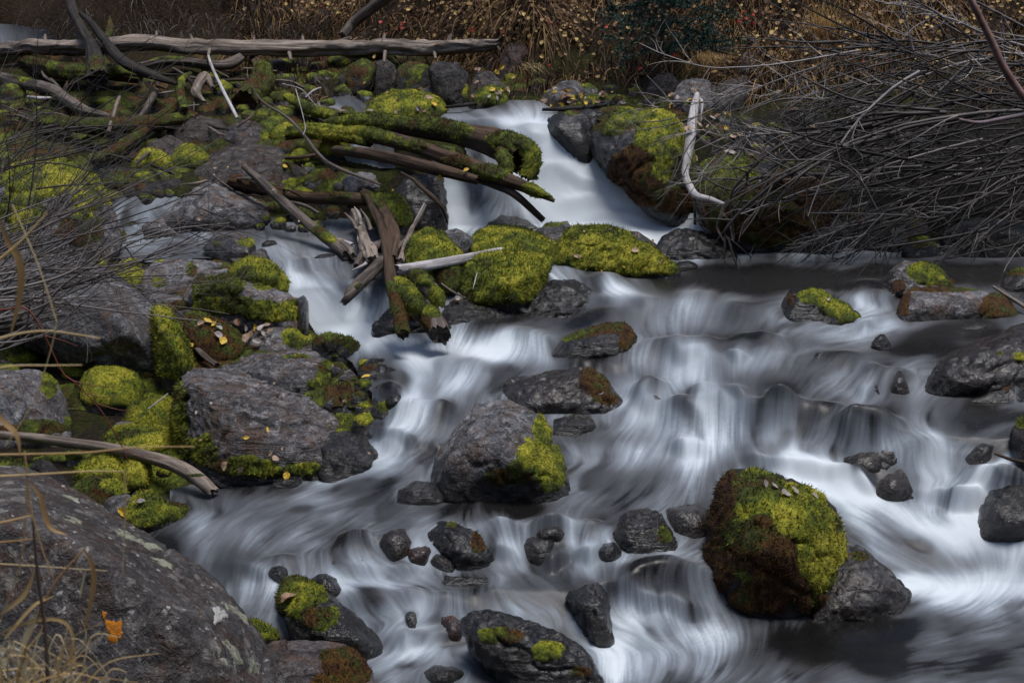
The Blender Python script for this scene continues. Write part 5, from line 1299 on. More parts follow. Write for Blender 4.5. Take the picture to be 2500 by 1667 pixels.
def limb(name, pts, rad, mat, label=None, cat=None, parent=None, group=None, moss=None, seed=0, knobs=.15, groove=.10, seg=None, sides=None,
         hollow=False, flat=1.0, tone=.6, up=0.0, thick=.012, fuzz=1.0, wander=0.0, tipcap=True):
    """pts: (px, row, near) or world points; rad: radius in m at each point. Grooved, knotty wood with optional moss"""
    W = []
    for p in pts:
        if len(p) == 3 and abs(p[0]) > 30 or len(p) == 3 and abs(p[1]) > 30: W.append(at(p[0], p[1], p[2]))
        else: W.append(np.asarray(p, float))
    W = np.array(W)
    L = np.linalg.norm(np.diff(W, axis=0), axis=1).sum()
    rmax = max(rad)
    n = seg or int(np.clip(L / (rmax * .35), 8, 170))
    sides = sides or int(np.clip(rmax * 700, 7, 36))
    C = spline(W, n)
    R = np.interp(np.linspace(0, len(rad) - 1, n), np.arange(len(rad)), rad)
    C = C + np.stack([fbm(C * 3 + k * 9.1, seed + k, 3) for k in range(3)], 1) * wander
    Tn = np.gradient(C, axis=0); Tn /= np.linalg.norm(Tn, axis=1)[:, None] + 1e-9
    ref = np.array([0, 0, 1.0]) if abs(Tn.mean(0)[2]) < .8 else np.array([0, 1.0, 0])
    A = np.cross(Tn, ref); A /= np.linalg.norm(A, axis=1)[:, None] + 1e-9
    B = np.cross(A, Tn)
    th = np.linspace(0, 2 * math.pi, sides, endpoint=False)
    s = np.linspace(0, L, n)
    S_, T_ = np.meshgrid(s, th, indexing='ij')
    q = np.stack([S_ * 2.2, np.cos(T_) * 1.2, np.sin(T_) * 1.2], -1).reshape(-1, 3)
    kn = fbm(q * 1.6 + seed, seed, 4).reshape(S_.shape)
    gr = ridged(np.stack([S_ * 1.6, np.cos(T_) * 3.4, np.sin(T_) * 3.4], -1).reshape(-1, 3) + seed, seed + 3, 3).reshape(S_.shape)
    rr = R[:, None] * (1 + knobs * kn * 1.4 - groove * 2 * (1 - gr))
    V = C[:, None] + (A[:, None] * np.cos(T_)[..., None] + B[:, None] * np.sin(T_)[..., None] * flat) * rr[..., None]
    V = V.reshape(-1, 3)
    g = np.arange(n * sides).reshape(n, sides)
    Q = np.stack([g[:-1], np.roll(g[:-1], -1, 1), np.roll(g[1:], -1, 1), g[1:]], -1).reshape(-1, 4)
    Nn = vnormals(V, Q)
    if (Nn.reshape(n, sides, 3)[n // 2] * (V.reshape(n, sides, 3)[n // 2] - C[n // 2])).sum() < 0:
        Q = Q[:, ::-1]; Nn = -Nn
    GV = np.stack([S_, np.cos(T_) * .15, np.sin(T_) * .15], -1).reshape(-1, 3)
    # broken ends: splintered rim and a recessed cap
    Vc = [V]; Qc = [Q]; Gc = [GV]; base = len(V)
    for end, row_ in ((0, 0), (1, n - 1)):
        ring = V.reshape(n, sides, 3)[row_]
        dr = Tn[row_] * (-1 if end == 0 else 1)
        spl = RNG.uniform(-.3, .9, sides)[:, None] * R[row_] * .8 * dr
        idx_r = g[row_]
        V[idx_r] += spl
        inner = C[row_] + (ring - C[row_]) * (.72 if hollow else .6) - dr * R[row_] * (2.2 if hollow else .15)
        cc = C[row_] - dr * R[row_] * (3.0 if hollow else .2)
        Vc.append(inner); Vc.append(cc[None]); Gc.append(GV[idx_r] * .5); Gc.append(GV[idx_r[:1]])
        i0 = base + np.arange(sides); ic = base + sides
        q1 = np.stack([idx_r, np.roll(idx_r, -1), np.roll(i0, -1), i0], 1)
        q2 = np.stack([i0, np.roll(i0, -1), np.full(sides, ic), np.full(sides, ic)], 1)
        if end == 0: q1 = q1[:, ::-1]; q2 = q2[:, ::-1]
        Qc += [q1]
        Qc.append(np.stack([q2[:, 0], q2[:, 1], q2[:, 2], q2[:, 2]], 1) if False else q2)
        base += sides + 1
    Vc[0] = V
    Va = np.concatenate(Vc); Ga = np.concatenate(Gc)
    tris = []
    for qq in Qc:
        tris.append(qq[:, [0, 1, 2]]); tris.append(qq[:, [0, 2, 3]])
    F = np.concatenate(tris)
    F = F[(F[:, 0] != F[:, 1]) & (F[:, 1] != F[:, 2]) & (F[:, 0] != F[:, 2])]
    # grain coordinates ride in a colour attribute
    loc = tuple(float(c) for c in C[0]) if parent is None else tuple(parent.location)
    o = mesh_obj(name, Va, F, M[mat], parent=parent, loc=loc, attrs={'grain': Ga})
    tag(o, label, cat, group)
    solid(V, Q)
    if moss or up:
        pp, rr2, dd = proj(V)
        m = np.full(len(V), -1.0)
        nzm = fbm(V * 8, seed + 21, 4, .6); tn = np.full(len(V), tone)
        if up: m = up * (.5 + .8 * Nn[:, 2]) + nzm * .55 - .35
        for b in (moss or ()):
            px, row, rx, ry, am = b[:5]
            e = am * np.exp(-(((pp - px) / rx) ** 2 + ((rr2 - row) / ry) ** 2) ** 1.5)
            mm_ = e * (.65 + .5 * Nn[:, 2].clip(-.5, 1)) + nzm * .4 - .28
            if len(b) > 5: tn = np.where(mm_ > m, b[5], tn)
            m = np.maximum(m, mm_)
        m[:sides] = np.minimum(m[:sides], .1)
        if (m > .05).sum() > 8:
            host = o if parent is None else o
            mo = moss_on_host(o, loc, V, Q, Nn, m, tn + .2 * nzm, thick, seed + 5, fuzz)
    return o

def moss_on_host(o, loc, V, Q, Nn, m, tn, thick, seed, fuzz):
    class _P: pass
    if o.parent is None:
        return moss_on(o, V, Q, Nn, m, tn, thick, seed, fuzz)
    p = empty("tmp", loc)
    r = moss_on(p, V, Q, Nn, m, tn, thick, seed, fuzz)
    if r is not None:
        r.parent = o; r.matrix_parent_inverse.identity(); r.location = (0, 0, 0)
    bpy.data.objects.remove(p)
    return r

# the long grey log across the top
t = limb('log', [(-60,122,.55),(60,116,.6),(180,112,.6),(300,110,.6),(600,118,.62),(833,120,.62),(1000,118,.62),(1130,112,.6),(1215,108,.5)], [.055,.062,.066,.066,.070,.072,.068,.06,.045], 'tanwood',
         'long bleached grey log lying level across the whole upper left above the rocks', 'log', seed=5, knobs=.26, groove=.18, wander=.05)
for (px, row, dx, dy, r) in [(110,96,0,-12,.014),(200,98,-14,-18,.02),(382,100,0,-22,.014),(472,103,-8,-18,.014),(620,104,0,-16,.012),(740,100,-2,-12,.014),(833,98,24,-6,.018),(935,100,4,-18,.013),(1095,98,8,-16,.014),(705,128,6,20,.014),(512,126,-4,16,.012),(940,132,-2,22,.012),(1060,130,4,14,.012)]:
    limb('branch_stub', [(px, row + (4 if dy < 0 else -4), .66), (px + dx, row + dy, .72)], [r * 1.5, r * .75], 'tanwood', parent=t, seed=int(px), seg=6, sides=8)
limb('log', [(838,86,.7),(862,58,.7),(900,26,.75),(960,-20,.8),(1040,-80,.8)], [.04,.046,.05,.052,.05], 'wood', 'leaning grey trunk rising out of the top of the picture from the long log', 'log', seed=9, knobs=.06, groove=.05)
t = limb('trunk', [(240,190,.85),(226,120,.85),(205,80,.85),(180,30,.85),(165,-30,.85)], [.085,.055,.042,.045,.03], 'darkwood', 'dark dead snag standing at upper left in front of the long log', 'dead tree', seed=12, knobs=.2, moss=[(235,170,30,40,.7,.3)])
limb('branch', [(196,32,.9),(225,60,.9),(265,112,.9),(300,150,.9),(360,180,.85),(430,205,.7)], [.018,.03,.042,.044,.04,.014], 'darkwood', 'black bent limb slanting down in front of the long log at upper left', 'branch', seed=13, knobs=.15)
limb('branch', [(262,95,.45),(270,70,.45),(268,42,.45)], [.03,.03,.008], 'rotwood', 'short mossy broken spike behind the black bent limb', 'branch', seed=14, moss=[(265,80,20,40,.8,.4)])
limb('log', [(345,160,.35),(400,150,.4),(460,152,.42),(530,160,.42),(575,150,.42),(612,114,.42)], [.03,.035,.035,.045,.05,.012], 'wood', 'rough split log with an upturned jagged end under the long log', 'log', seed=15, knobs=.25, groove=.15, moss=[(400,140,60,14,.6,.4)])
limb('stick', [(509,138,.75),(520,170,.72),(545,222,.68),(580,290,.6)], [.011,.013,.014,.013], 'palewood', 'straight bleached stick leaning upright against the brown rocks', 'stick', seed=16, knobs=.08)
limb('stick', [(291,238,.5),(280,270,.5),(264,324,.45)], [.018,.017,.014], 'tanwood', 'short broken pale stake standing among the driftwood at left', 'stick', seed=17, knobs=.15, groove=.12)
limb('log', [(-40,180,.2),(60,205,.3),(130,222,.35),(200,268,.35),(270,285,.3)], [.05,.05,.05,.045,.02], 'wood', 'weathered log sloping down through the twigs at far left', 'log', seed=18, moss=[(60,190,60,20,.5,.5)])
limb('log', [(60,150,.2),(150,175,.3),(260,178,.35),(340,190,.3)], [.06,.07,.06,.05], 'rotwood', 'mossy rotten log behind the black bent limb', 'log', seed=19, up=1.0, tone=.40, moss=[(220,180,140,30,1.0,.42)], thick=.02)
limb('log', [(100,300,.3),(240,310,.35),(400,300,.3),(470,285,.2)], [.05,.06,.055,.04], 'rotwood', 'low log sheeted in brown green moss left of the white stick', 'log', seed=20, up=1.1, tone=.38, moss=[(300,300,200,30,1.2,.42)], thick=.02)
limb('log', [(230,395,.2),(300,360,.2),(420,270,.3)], [.035,.045,.04], 'rotwood', 'dark mossy log propped behind the twin moss tufts', 'log', seed=21, up=.9, tone=.35, thick=.015)
limb('log', [(380,225,.4),(360,260,.4),(335,295,.4)], [.03,.026,.012], 'wood', 'grey broken limb pointing down left among the driftwood', 'branch', seed=22)
limb('stump', [(520,215,.35),(500,190,.45),(480,225,.5),(500,250,.4)], [.02,.045,.04,.015], 'tanwood', 'bleached gnarled stump fragment behind the white stick', 'stump', seed=23, knobs=.35, groove=.2)
limb('stump', [(600,250,.2),(630,215,.25),(640,180,.25),(620,150,.25)], [.10,.11,.09,.05], 'rotwood', 'mossy broken stump right of the white stick under the long log', 'stump', seed=24, knobs=.3, groove=.15, moss=[(650,210,60,70,.9,.36),(590,180,50,30,.7,.3)], thick=.018)
limb('root', [(450,268,.5),(440,225,.55),(445,195,.6),(465,180,.6)], [.03,.03,.022,.01], 'rotwood', 'curled mossy root end left of the white stick', 'root', seed=25, knobs=.25, moss=[(450,210,40,60,1.0,.45)])
limb('log', [(560,445,.15),(640,462,.2),(740,482,.2),(880,488,.2),(905,490,.15)], [.022,.03,.038,.042,.02], 'rotwood', 'rusty brown mossy log lying behind the slanting grey branch', 'log', seed=26, up=.5, tone=.22, moss=[(760,495,90,22,.8,.24)], thick=.014)
limb('log', [(597,408,.35),(640,445,.38),(690,492,.4),(745,540,.42),(800,585,.4),(845,622,.3)], [.022,.030,.034,.034,.034,.028], 'wood', 'grey branch slanting down to the water with moss on its lower end, upper left', 'log', seed=27, knobs=.12,
     moss=[(790,575,40,24,.9,.72),(700,470,40,12,.4,.3)], thick=.014)
limb('root', [(815,585,.3),(840,600,.35),(862,625,.3)], [.02,.04,.02], 'tanwood', 'pale knob of wood at the waterline beside the root stump', 'root', seed=28, knobs=.3, moss=[(835,620,20,16,.7,.6)])
# trio of mossy logs pointing at the waterfall
t = limb('log', [(800,305,.30),(900,300,.34),(1010,312,.38),(1130,330,.42),(1215,352,.46),(1275,385,.50)], [.04,.055,.065,.080,.10,.115], 'rotwood', 'thick hollow rotten log shaggy with moss, its open end facing the waterfall', 'log', seed=31, knobs=.14, groove=.10, hollow=True,
         moss=[(900,300,110,30,1.2,.55),(1040,308,80,20,1.0,.45),(1110,325,50,26,.9,.62),(1230,345,50,24,1.1,.66),(1285,350,26,34,1.0,.70),(1230,400,20,34,1.1,.66),(1285,410,34,30,1.2,.62),(1000,330,60,10,.6,.4)], thick=.022, fuzz=1.4)
limb('burl', [(1222,368,.62),(1232,395,.65),(1238,425,.62)], [.03,.042,.03], 'rotwood', parent=t, seed=32, moss=[(1232,400,30,50,1.3,.66)], thick=.02)
limb('burl', [(1262,355,.60),(1290,365,.60),(1300,400,.60),(1285,432,.58)], [.035,.05,.05,.03], 'rotwood', parent=t, seed=33, moss=[(1288,395,40,60,1.4,.64)], thick=.022)
limb('burl', [(1290,425,.55),(1312,428,.55)], [.03,.022], 'rotwood', parent=t, seed=34, moss=[(1302,428,30,20,1.3,.62)], thick=.014)
limb('log', [(815,325,.42),(900,330,.46),(1010,356,.52),(1080,382,.56),(1150,405,.60),(1230,436,.66),(1294,462,.70),(1352,490,.72)], [.04,.05,.052,.052,.050,.046,.034,.012], 'rotwood', 'long mossy log in front of the hollow log, tapering to a point over the falls', 'log', seed=35, knobs=.14, groove=.09,
     moss=[(880,340,90,30,1.2,.58),(1000,360,50,20,.9,.45),(1100,400,60,26,.9,.36),(1190,425,50,24,1.2,.62),(1300,470,60,24,1.1,.46)], thick=.018, fuzz=1.3)
limb('log', [(820,368,.55),(900,376,.58),(980,392,.60),(1060,412,.62),(1165,440,.62)], [.035,.040,.042,.042,.030], 'rotwood', 'dark wet log beneath the other two with water spilling over it', 'log', seed=36, knobs=.12, moss=[(1120,425,30,10,.5,.4),(850,365,40,10,.5,.3)], thick=.008)
limb('branch', [(1165,440,.55),(1215,456,.62),(1258,476,.66),(1325,536,.6)], [.015,.022,.026,.02], 'darkwood', 'black stick slanting into the foam under the tapering log', 'branch', seed=37)
limb('root', [(980,422,.6),(1010,440,.62),(1032,461,.64),(1060,485,.62),(1080,508,.6),(1093,545,.5)], [.008,.011,.014,.016,.012,.005], 'rotwood', 'thin curving brown root hanging beside the small fall', 'root', seed=38, knobs=.2)
limb('stick', [(788,256,.2),(850,262,.25),(930,256,.2)], [.01,.012,.01], 'palewood', None, None) if False else None
limb('stick', [(1090,262,.15),(1130,258,.18),(1170,252,.15)], [.012,.014,.012], 'darkwood', 'short dark stick lying at the head of the waterfall, left', 'stick', seed=40)
limb('stick', [(1325,268,.2),(1400,266,.22),(1480,256,.2)], [.012,.018,.014], 'darkwood', 'dark driftwood stick across the top of the falls, right', 'stick', seed=41)
limb('log', [(725,250,.3),(790,268,.35),(870,285,.35),(930,305,.3)], [.025,.03,.03,.02], 'tanwood', 'small pale broken log in the moss above the hollow log', 'log', seed=42, moss=[(860,290,60,20,.9,.5)])
limb('log', [(700,238,.3),(760,268,.35),(830,290,.35)], [.03,.04,.035], 'rotwood', 'mossy log end left of the moss mound', 'log', seed=43, up=1.1, tone=.6, thick=.02, moss=[(780,275,80,30,1.2,.64)])
limb('log', [(700,330,.35),(760,322,.4),(830,330,.4),(900,350,.35)], [.04,.05,.05,.03], 'rotwood', 'mossy log half buried where the three logs begin', 'log', seed=44, up=1.1, tone=.65, thick=.024, moss=[(800,325,120,40,1.3,.72)])
# thin dark bent branch, left of the logs
t = limb('branch', [(604,168,.6),(608,200,.6),(640,248,.62),(700,285,.66),(745,335,.68),(790,390,.66),(830,412,.62),(930,452,.5)], [.004,.006,.008,.010,.011,.012,.013,.008], 'wood', 'thin bare branch bending down across the mossy stones to the pale rock', 'branch', seed=46, wander=.01)
limb('twig', [(690,205,.7),(735,218,.7),(760,245,.7),(775,262,.7)], [.003,.004,.003,.002], 'palewood', parent=t, seed=47)
limb('twig', [(722,218,.7),(735,265,.7),(745,310,.7),(740,330,.7)], [.004,.003,.003,.002], 'palewood', parent=t, seed=48)
# bleached fallen branch on the left bank, running into the pool
t = limb('fallen_branch', [(-60,1058,.2),(60,1066,.22),(150,1077,.22),(290,1098,.24),(400,1126,.24),(455,1150,.22),(492,1175,.16),(518,1200,.06)], [.018,.022,.024,.026,.030,.032,.032,.028], 'tanwood', 'bleached fallen branch lying along the left bank with its end in the pool', 'branch', seed=50, knobs=.10, groove=.07, moss=[(470,1160,40,8,.5,.5)], thick=.006)
limb('stick', [(445,810,.22),(470,840,.22),(500,870,.2),(528,892,.16)], [.012,.016,.018,.016], 'wood', 'broken grey stick wedged between the dark green boulder and the slab', 'stick', seed=51, groove=.12)
limb('stick', [(362,997,.2),(385,980,.22),(410,960,.2)], [.003,.004,.002], 'palewood', 'tiny white twig in the dark gap left of the layered slab', 'stick', seed=52)
# ---- the broken root stump in the middle
st = empty('root_stump', at(930, 700, .2))
tag(st, 'broken weathered root stump with splayed limbs beside the left cascade', 'stump')
def sl(name, pts, rad, mat, **kw): return limb(name, pts, rad, mat, parent=st, **kw)
sl('root_limb', [(838,738,.62),(855,718,.62),(880,690,.58),(905,665,.54),(935,640,.45)], [.020,.030,.038,.036,.04], 'wood', seed=61, groove=.2, knobs=.2, moss=[(890,700,30,14,.7,.5)])
sl('root_limb', [(895,480,.30),(915,520,.42),(932,560,.50),(945,620,.54),(955,680,.58),(968,740,.58),(985,815,.5)], [.018,.026,.030,.032,.034,.034,.030], 'rotwood', seed=62, groove=.15, knobs=.2, moss=[(960,730,40,50,.9,.40),(980,790,30,40,1.0,.36)])
sl('root_limb', [(1040,500,.45),(1022,535,.48),(1005,560,.5),(990,600,.5),(978,640,.5)], [.006,.013,.018,.020,.022], 'tanwood', seed=63, groove=.2, knobs=.25)
sl('root_limb', [(1036,497,.45),(1024,520,.46),(1012,545,.46)], [.004,.007,.010], 'palewood', seed=64, knobs=.2)
sl('broken_log', [(972,658,.56),(1020,652,.56),(1080,642,.56),(1150,628,.55),(1218,614,.52)], [.030,.030,.028,.028,.026], 'palewood', seed=65, groove=.12, knobs=.10)
sl('root_limb', [(868,520,.2),(880,560,.35),(895,600,.45),(910,640,.48)], [.035,.04,.045,.05], 'tanwood', seed=66, groove=.25, knobs=.3)
sl('root_limb', [(890,470,.2),(930,520,.3),(960,580,.4),(950,640,.45)], [.035,.05,.055,.05], 'rotwood', seed=67, groove=.22, knobs=.35, moss=[(905,490,40,30,.8,.3)])
sl('root_limb', [(870,650,.4),(890,620,.45),(930,600,.45),(975,600,.42),(1005,590,.4)], [.02,.03,.035,.03,.015], 'wood', seed=68, groove=.25, knobs=.3)
for k, (a, b, r) in enumerate([((870,560),(842,520),.014),((880,545),(865,505),.012),((905,560),(880,510),.016),((860,600),(825,585),.018),((935,640),(1000,570),.016),((900,640),(860,660),.014),((925,600),(960,540),.012)]):
    sl('root_spur', [(a[0],a[1],.46),((a[0]+b[0])/2+4,(a[1]+b[1])/2,.5),(b[0],b[1],.48)], [r,r*.8,r*.25], 'palewood' if k % 2 else 'tanwood', seed=70+k, knobs=.3, groove=.2)
sl('mossy_root', [(970,690,.52),(995,720,.55),(1015,750,.54),(1035,775,.48)], [.035,.045,.045,.035], 'rotwood', seed=80, moss=[(1000,725,60,50,1.3,.62)], thick=.02)
sl('mossy_root', [(1005,665,.45),(1035,690,.5),(1058,715,.5),(1070,745,.45)], [.03,.04,.045,.035], 'wood', seed=81, moss=[(1030,680,40,24,.9,.5),(1065,725,26,30,1.0,.6)], thick=.016)
sl('mossy_root', [(1030,755,.45),(1050,775,.5),(1068,800,.48),(1075,815,.44)], [.045,.055,.06,.055], 'wood', seed=82, moss=[(1050,760,30,16,1.0,.75),(1030,800,24,40,.9,.4)], thick=.014)
limb('stick', [(1078,693,.25),(1105,712,.28),(1137,728,.2)], [.005,.006,.004], 'tanwood', 'small forked twig on the ledge below the bleached log', 'stick', seed=85)
limb('stick', [(1166,660,.32),(1160,685,.36),(1155,705,.34)], [.003,.004,.002], 'palewood', 'little white twig hanging on the front moss cushion', 'stick', seed=86)
# ---- white branch standing in the falls, right
t = limb('dead_branch', [(1702,232,.5),(1694,270,.5),(1687,330,.5),(1678,390,.52),(1673,425,.54),(1684,455,.56),(1700,478,.58),(1735,488,.60),(1768,500,.60)], [.020,.030,.034,.028,.022,.022,.024,.020,.014], 'palewood', 'smooth white dead branch standing crooked beside the waterfall', 'branch', seed=90, knobs=.06, groove=.04)
limb('prong', [(1766,500,.60),(1758,530,.60),(1752,558,.56),(1768,590,.5)], [.010,.010,.010,.005], 'wood', parent=t, seed=91)
limb('prong', [(1768,500,.60),(1776,495,.60),(1764,520,.60),(1780,545,.56),(1790,588,.5)], [.010,.009,.011,.010,.006], 'wood', parent=t, seed=92)
limb('prong', [(1694,478,.58),(1696,510,.56),(1697,548,.5)], [.008,.010,.010], 'darkwood', parent=t, seed=93)
limb('prong', [(1744,490,.6),(1746,465,.6)], [.012,.004], 'darkwood', parent=t, seed=94)
limb('prong', [(1706,240,.5),(1714,250,.5),(1712,285,.5)], [.012,.012,.004], 'palewood', parent=t, seed=95)
limb('stick', [(2430,1108,.1),(2470,1122,.12),(2520,1132,.1)], [.006,.008,.008], 'rotwood', 'reddish forked twig caught on the ledge at the right edge', 'stick', seed=96)
limb('stick', [(2425,700,.1),(2460,722,.12),(2520,760,.1)], [.008,.011,.010], 'tanwood', 'bare pole slanting into the pool at the right edge', 'stick', seed=97)
# loose driftwood: broken limbs and sticks lying all through the jam
for (zx0, zx1, zr0, zr1, n, grp) in [(20, 480, 170, 330, 26, 'broken sticks in the driftwood at upper left'), (480, 900, 140, 330, 20, 'broken sticks around the mossy logs'), (250, 900, 380, 520, 12, 'broken sticks around the left channel')]:
    made = []
    for k in range(n):
        px, row = RNG.uniform(zx0, zx1), RNG.uniform(zr0, zr1)
        L_ = RNG.uniform(30, 110); an = RNG.normal(.25, .5) if RNG.random() < .75 else RNG.uniform(-1.5, 1.5)
        dx, dy = L_ * math.cos(an), L_ * math.sin(an) * .6
        r = RNG.uniform(.005, .018)
        o = limb('stick', [(px - dx / 2, row - dy / 2, .25), (px + RNG.normal(0, 6), row + RNG.normal(0, 5), .34), (px + dx / 2, row + dy / 2, .26)], [r * RNG.uniform(.4, 1), r, r * RNG.uniform(.3, .9)],
                 ['wood', 'tanwood', 'rotwood', 'darkwood', 'palewood'][int(RNG.choice(5, p=[.32, .2, .26, .14, .08]))], 'x', 'stick', group=grp, seed=400 + k, knobs=.25, groove=.18, sides=8, seg=12)
        made.append((px, o))
    for k, (px, o) in enumerate(sorted(made, key=lambda e: e[0])): o['label'] = '%s stick, %s from left of the %s' % ({'we': 'grey', 'pa': 'tan', 'ro': 'rotten', 'da': 'dark', 'bl': 'white'}[o.data.materials[0].name[:2]], ORD[k], grp)
print("wood", round(time.time() - T0, 1))
# ------------------------------------------------------------------ bare bushes
class Tubes:
    def __init__(s): s.V = []; s.F = []; s.n = 0; s.T = []
    def add(s, C, R, k=4, tone=0.0):
        C = np.asarray(C, float); n = len(C)
        Tn = np.gradient(C, axis=0); Tn /= np.linalg.norm(Tn, axis=1)[:, None] + 1e-9
        ref = np.array([.13, .31, .94]); A = np.cross(Tn, ref); A /= np.linalg.norm(A, axis=1)[:, None] + 1e-9
        B = np.cross(Tn, A)
        th = np.arange(k) * 2 * math.pi / k
        R = np.broadcast_to(np.asarray(R, float), (n,))
        V = C[:, None] + (A[:, None] * np.cos(th)[None, :, None] + B[:, None] * np.sin(th)[None, :, None]) * R[:, None, None]
        g = np.arange(n * k).reshape(n, k) + s.n
        q = np.stack([g[:-1], np.roll(g[:-1], -1, 1), np.roll(g[1:], -1, 1), g[1:]], -1).reshape(-1, 4)
        s.V.append(V.reshape(-1, 3)); s.F.append(q); s.n += n * k
        s.T.append(np.full(n * k, tone))
    def build(s, name, mat, parent=None, loc=None):
        V = np.concatenate(s.V)
        return mesh_obj(name, V, np.concatenate(s.F), mat, parent=parent, loc=loc if loc is not None else tuple(parent.location), attrs={'tone': np.concatenate(s.T)})

M['twig'] = plain_mat("bare_twig_bark", (.018, .015, .014), (.080, .070, .066), 3, .6, attr='tone', c3=(.40, .37, .36))
M['twigl'] = plain_mat("dark_twig_bark", (.035, .028, .026), (.095, .080, .075), 3, .6, attr='tone', c3=(.22, .20, .19))
M['redtwig'] = plain_mat("red_twig_bark", (.10, .025, .015), (.18, .05, .03), 20, .45)
M['straw'] = plain_mat("dry_straw", (.32, .17, .06), (.60, .42, .19), 6, .6, attr='tone', c3=(.78, .66, .40), transl=.45)

def shoot(tb, p0, dirv, L, r0, nseg=9, curl=.25, grav=-.1, kids=5, depth=0, rg=None, tone=.5):
    """one tapering shoot with side twigs, each bending its own way"""
    d = dirv / np.linalg.norm(dirv)
    pts = [p0]
    bend = rg.normal(0, curl, 3)
    for k in range(nseg):
        d = d + bend / nseg + np.array([0, 0, grav]) / nseg + rg.normal(0, .035, 3)
        d /= np.linalg.norm(d)
        pts.append(pts[-1] + d * L / nseg)
    pts = np.array(pts)
    rad = np.linspace(r0, r0 * .25, len(pts))
    tb.add(pts, rad, 4 if r0 > .003 else 3, tone)
    if depth < 2:
        for k in range(kids):
            f = rg.uniform(.25, .95)
            i = int(f * nseg)
            dd = pts[min(i + 1, nseg)] - pts[i]
            dd = dd / np.linalg.norm(dd) + rg.normal(0, .42, 3)
            shoot(tb, pts[i], dd, L * rg.uniform(.18, .42), rad[i] * .6, max(4, nseg - 3), curl * 1.5, grav, kids // 2, depth + 1, rg, tone + rg.normal(0, .12))

def at_y(px, row, y):
    """the point seen at (px,row) at world depth y"""
    p = unp(px, row, 1.0) - CP
    return CP + p * (y / p[1])

rg = np.random.default_rng(77)
bush = empty('bare_bush', at(2500, 600, .2)); tag(bush, 'great tangled leafless grey bush arching over the pool from the right bank', 'bush')
for k in range(215):
    u = rg.random()
    sx = rg.uniform(2150, 2900) if k > 60 else rg.uniform(1950, 2500)
    sr = rg.uniform(90, 560)
    y0 = rg.uniform(8.0, 9.6)
    slope = rg.normal(-.02, .20) + (sr - 300) / 1500
    L = rg.uniform(.7, 2.0)
    L = max(.35, min(L, (sx - rg.uniform(1740, 1950)) / FPX * 8.8))
    # leftwards, drooping a little; those low down reach down into the pool
    ang = math.pi + rg.normal(.10, .20)
    if sr > 430: ang += rg.uniform(0, .45)
    if sr < 180: ang += rg.normal(-.15, .2)
    p0 = at_y(sx, sr, y0)
    dv = np.array([math.cos(ang), rg.normal(-.05, .15), math.sin(ang) * 1.0])
    dv[2] = math.sin(ang)
    tb = Tubes()
    shoot(tb, p0, dv, L, rg.uniform(.004, .0115) * (1.2 if L > 1.5 else 1), 12, .48, -.26, int(rg.integers(3, 7)), 0, rg, min(.8, rg.beta(1.3, 2.6)))
    tb.build('branch', M['twig'], bush)
# the pale thicker arms that stand out
for pts, r in [([(1560,105),(1640,140),(1735,165),(1860,162),(1960,150),(2100,125)],.007),([(1960,255),(2060,230),(2150,205),(2290,240),(2400,270)],.008),([(1930,262),(2000,225),(2080,200)],.006),
               ([(1650,265),(1760,235),(1830,200),(1900,165)],.006),([(1780,285),(1790,235),(1870,205),(2000,160)],.006),([(1776,310),(1850,370),(1900,392),(2030,395),(2100,440),(2140,510)],.009),
               ([(1856,405),(1960,400),(2080,430),(2200,420)],.007),([(1850,505),(1920,490),(2040,460),(2150,470)],.006),([(1968,520),(2080,520),(2200,525),(2290,530),(2380,490),(2500,430)],.010),
               ([(2035,625),(2060,580),(2090,540),(2140,470)],.009),([(2085,620),(2110,570),(2160,520)],.008),([(2290,630),(2340,590),(2420,530),(2500,450)],.010),([(2350,610),(2420,560),(2500,500)],.009),([(1930,630),(1990,585),(2060,555)],.006),
               ([(2130,0),(2230,22),(2320,48),(2420,90),(2520,120)],.012),([(2190,-20),(2300,40),(2400,75),(2560,100)],.010),([(2200,-10),(2215,60),(2230,120)],.009),([(2290,155),(2400,170),(2520,200)],.009),
               ([(1690,300),(1760,330),(1810,360),(1860,400)],.006),([(1670,330),(1720,320),(1790,320),(1850,330)],.006),([(1800,440),(1790,400),(1820,350),(1840,310)],.005),([(1880,250),(1950,190),(2050,130)],.006),
               ([(2060,520),(2120,430),(2240,380),(2400,340)],.010),([(1700,420),(1780,360),(1850,330),(2000,325)],.006),([(1540,270),(1600,262),(1660,255)],.005),([(1660,500),(1710,440),(1760,390),(1800,350)],.005)]:
    y0 = rg.uniform(7.9, 8.4)
    if pts[0][1] < 60: y0 = 8.6
    C = spline([at_y(a, b, y0 - .1 * i / len(pts)) for i, (a, b) in enumerate(pts)], 26)
    C += np.stack([fbm(C * 5 + q * 3, q, 3) for q in range(3)], 1) * .012
    tb = Tubes(); tb.add(C, np.linspace(r * .3, r * .8, 26), 5, rg.uniform(.4, .8))
    for q in range(9):
        i = rg.integers(3, 23)
        dd = (C[i - 1] - C[i]); dd = dd / np.linalg.norm(dd) + rg.normal(0, .5, 3)
        shoot(tb, C[i], dd, rg.uniform(.1, .35), r * .35, 6, .5, -.15, 3, 1, rg, .85)
    tb.build('pale_branch', M['twig'], bush)
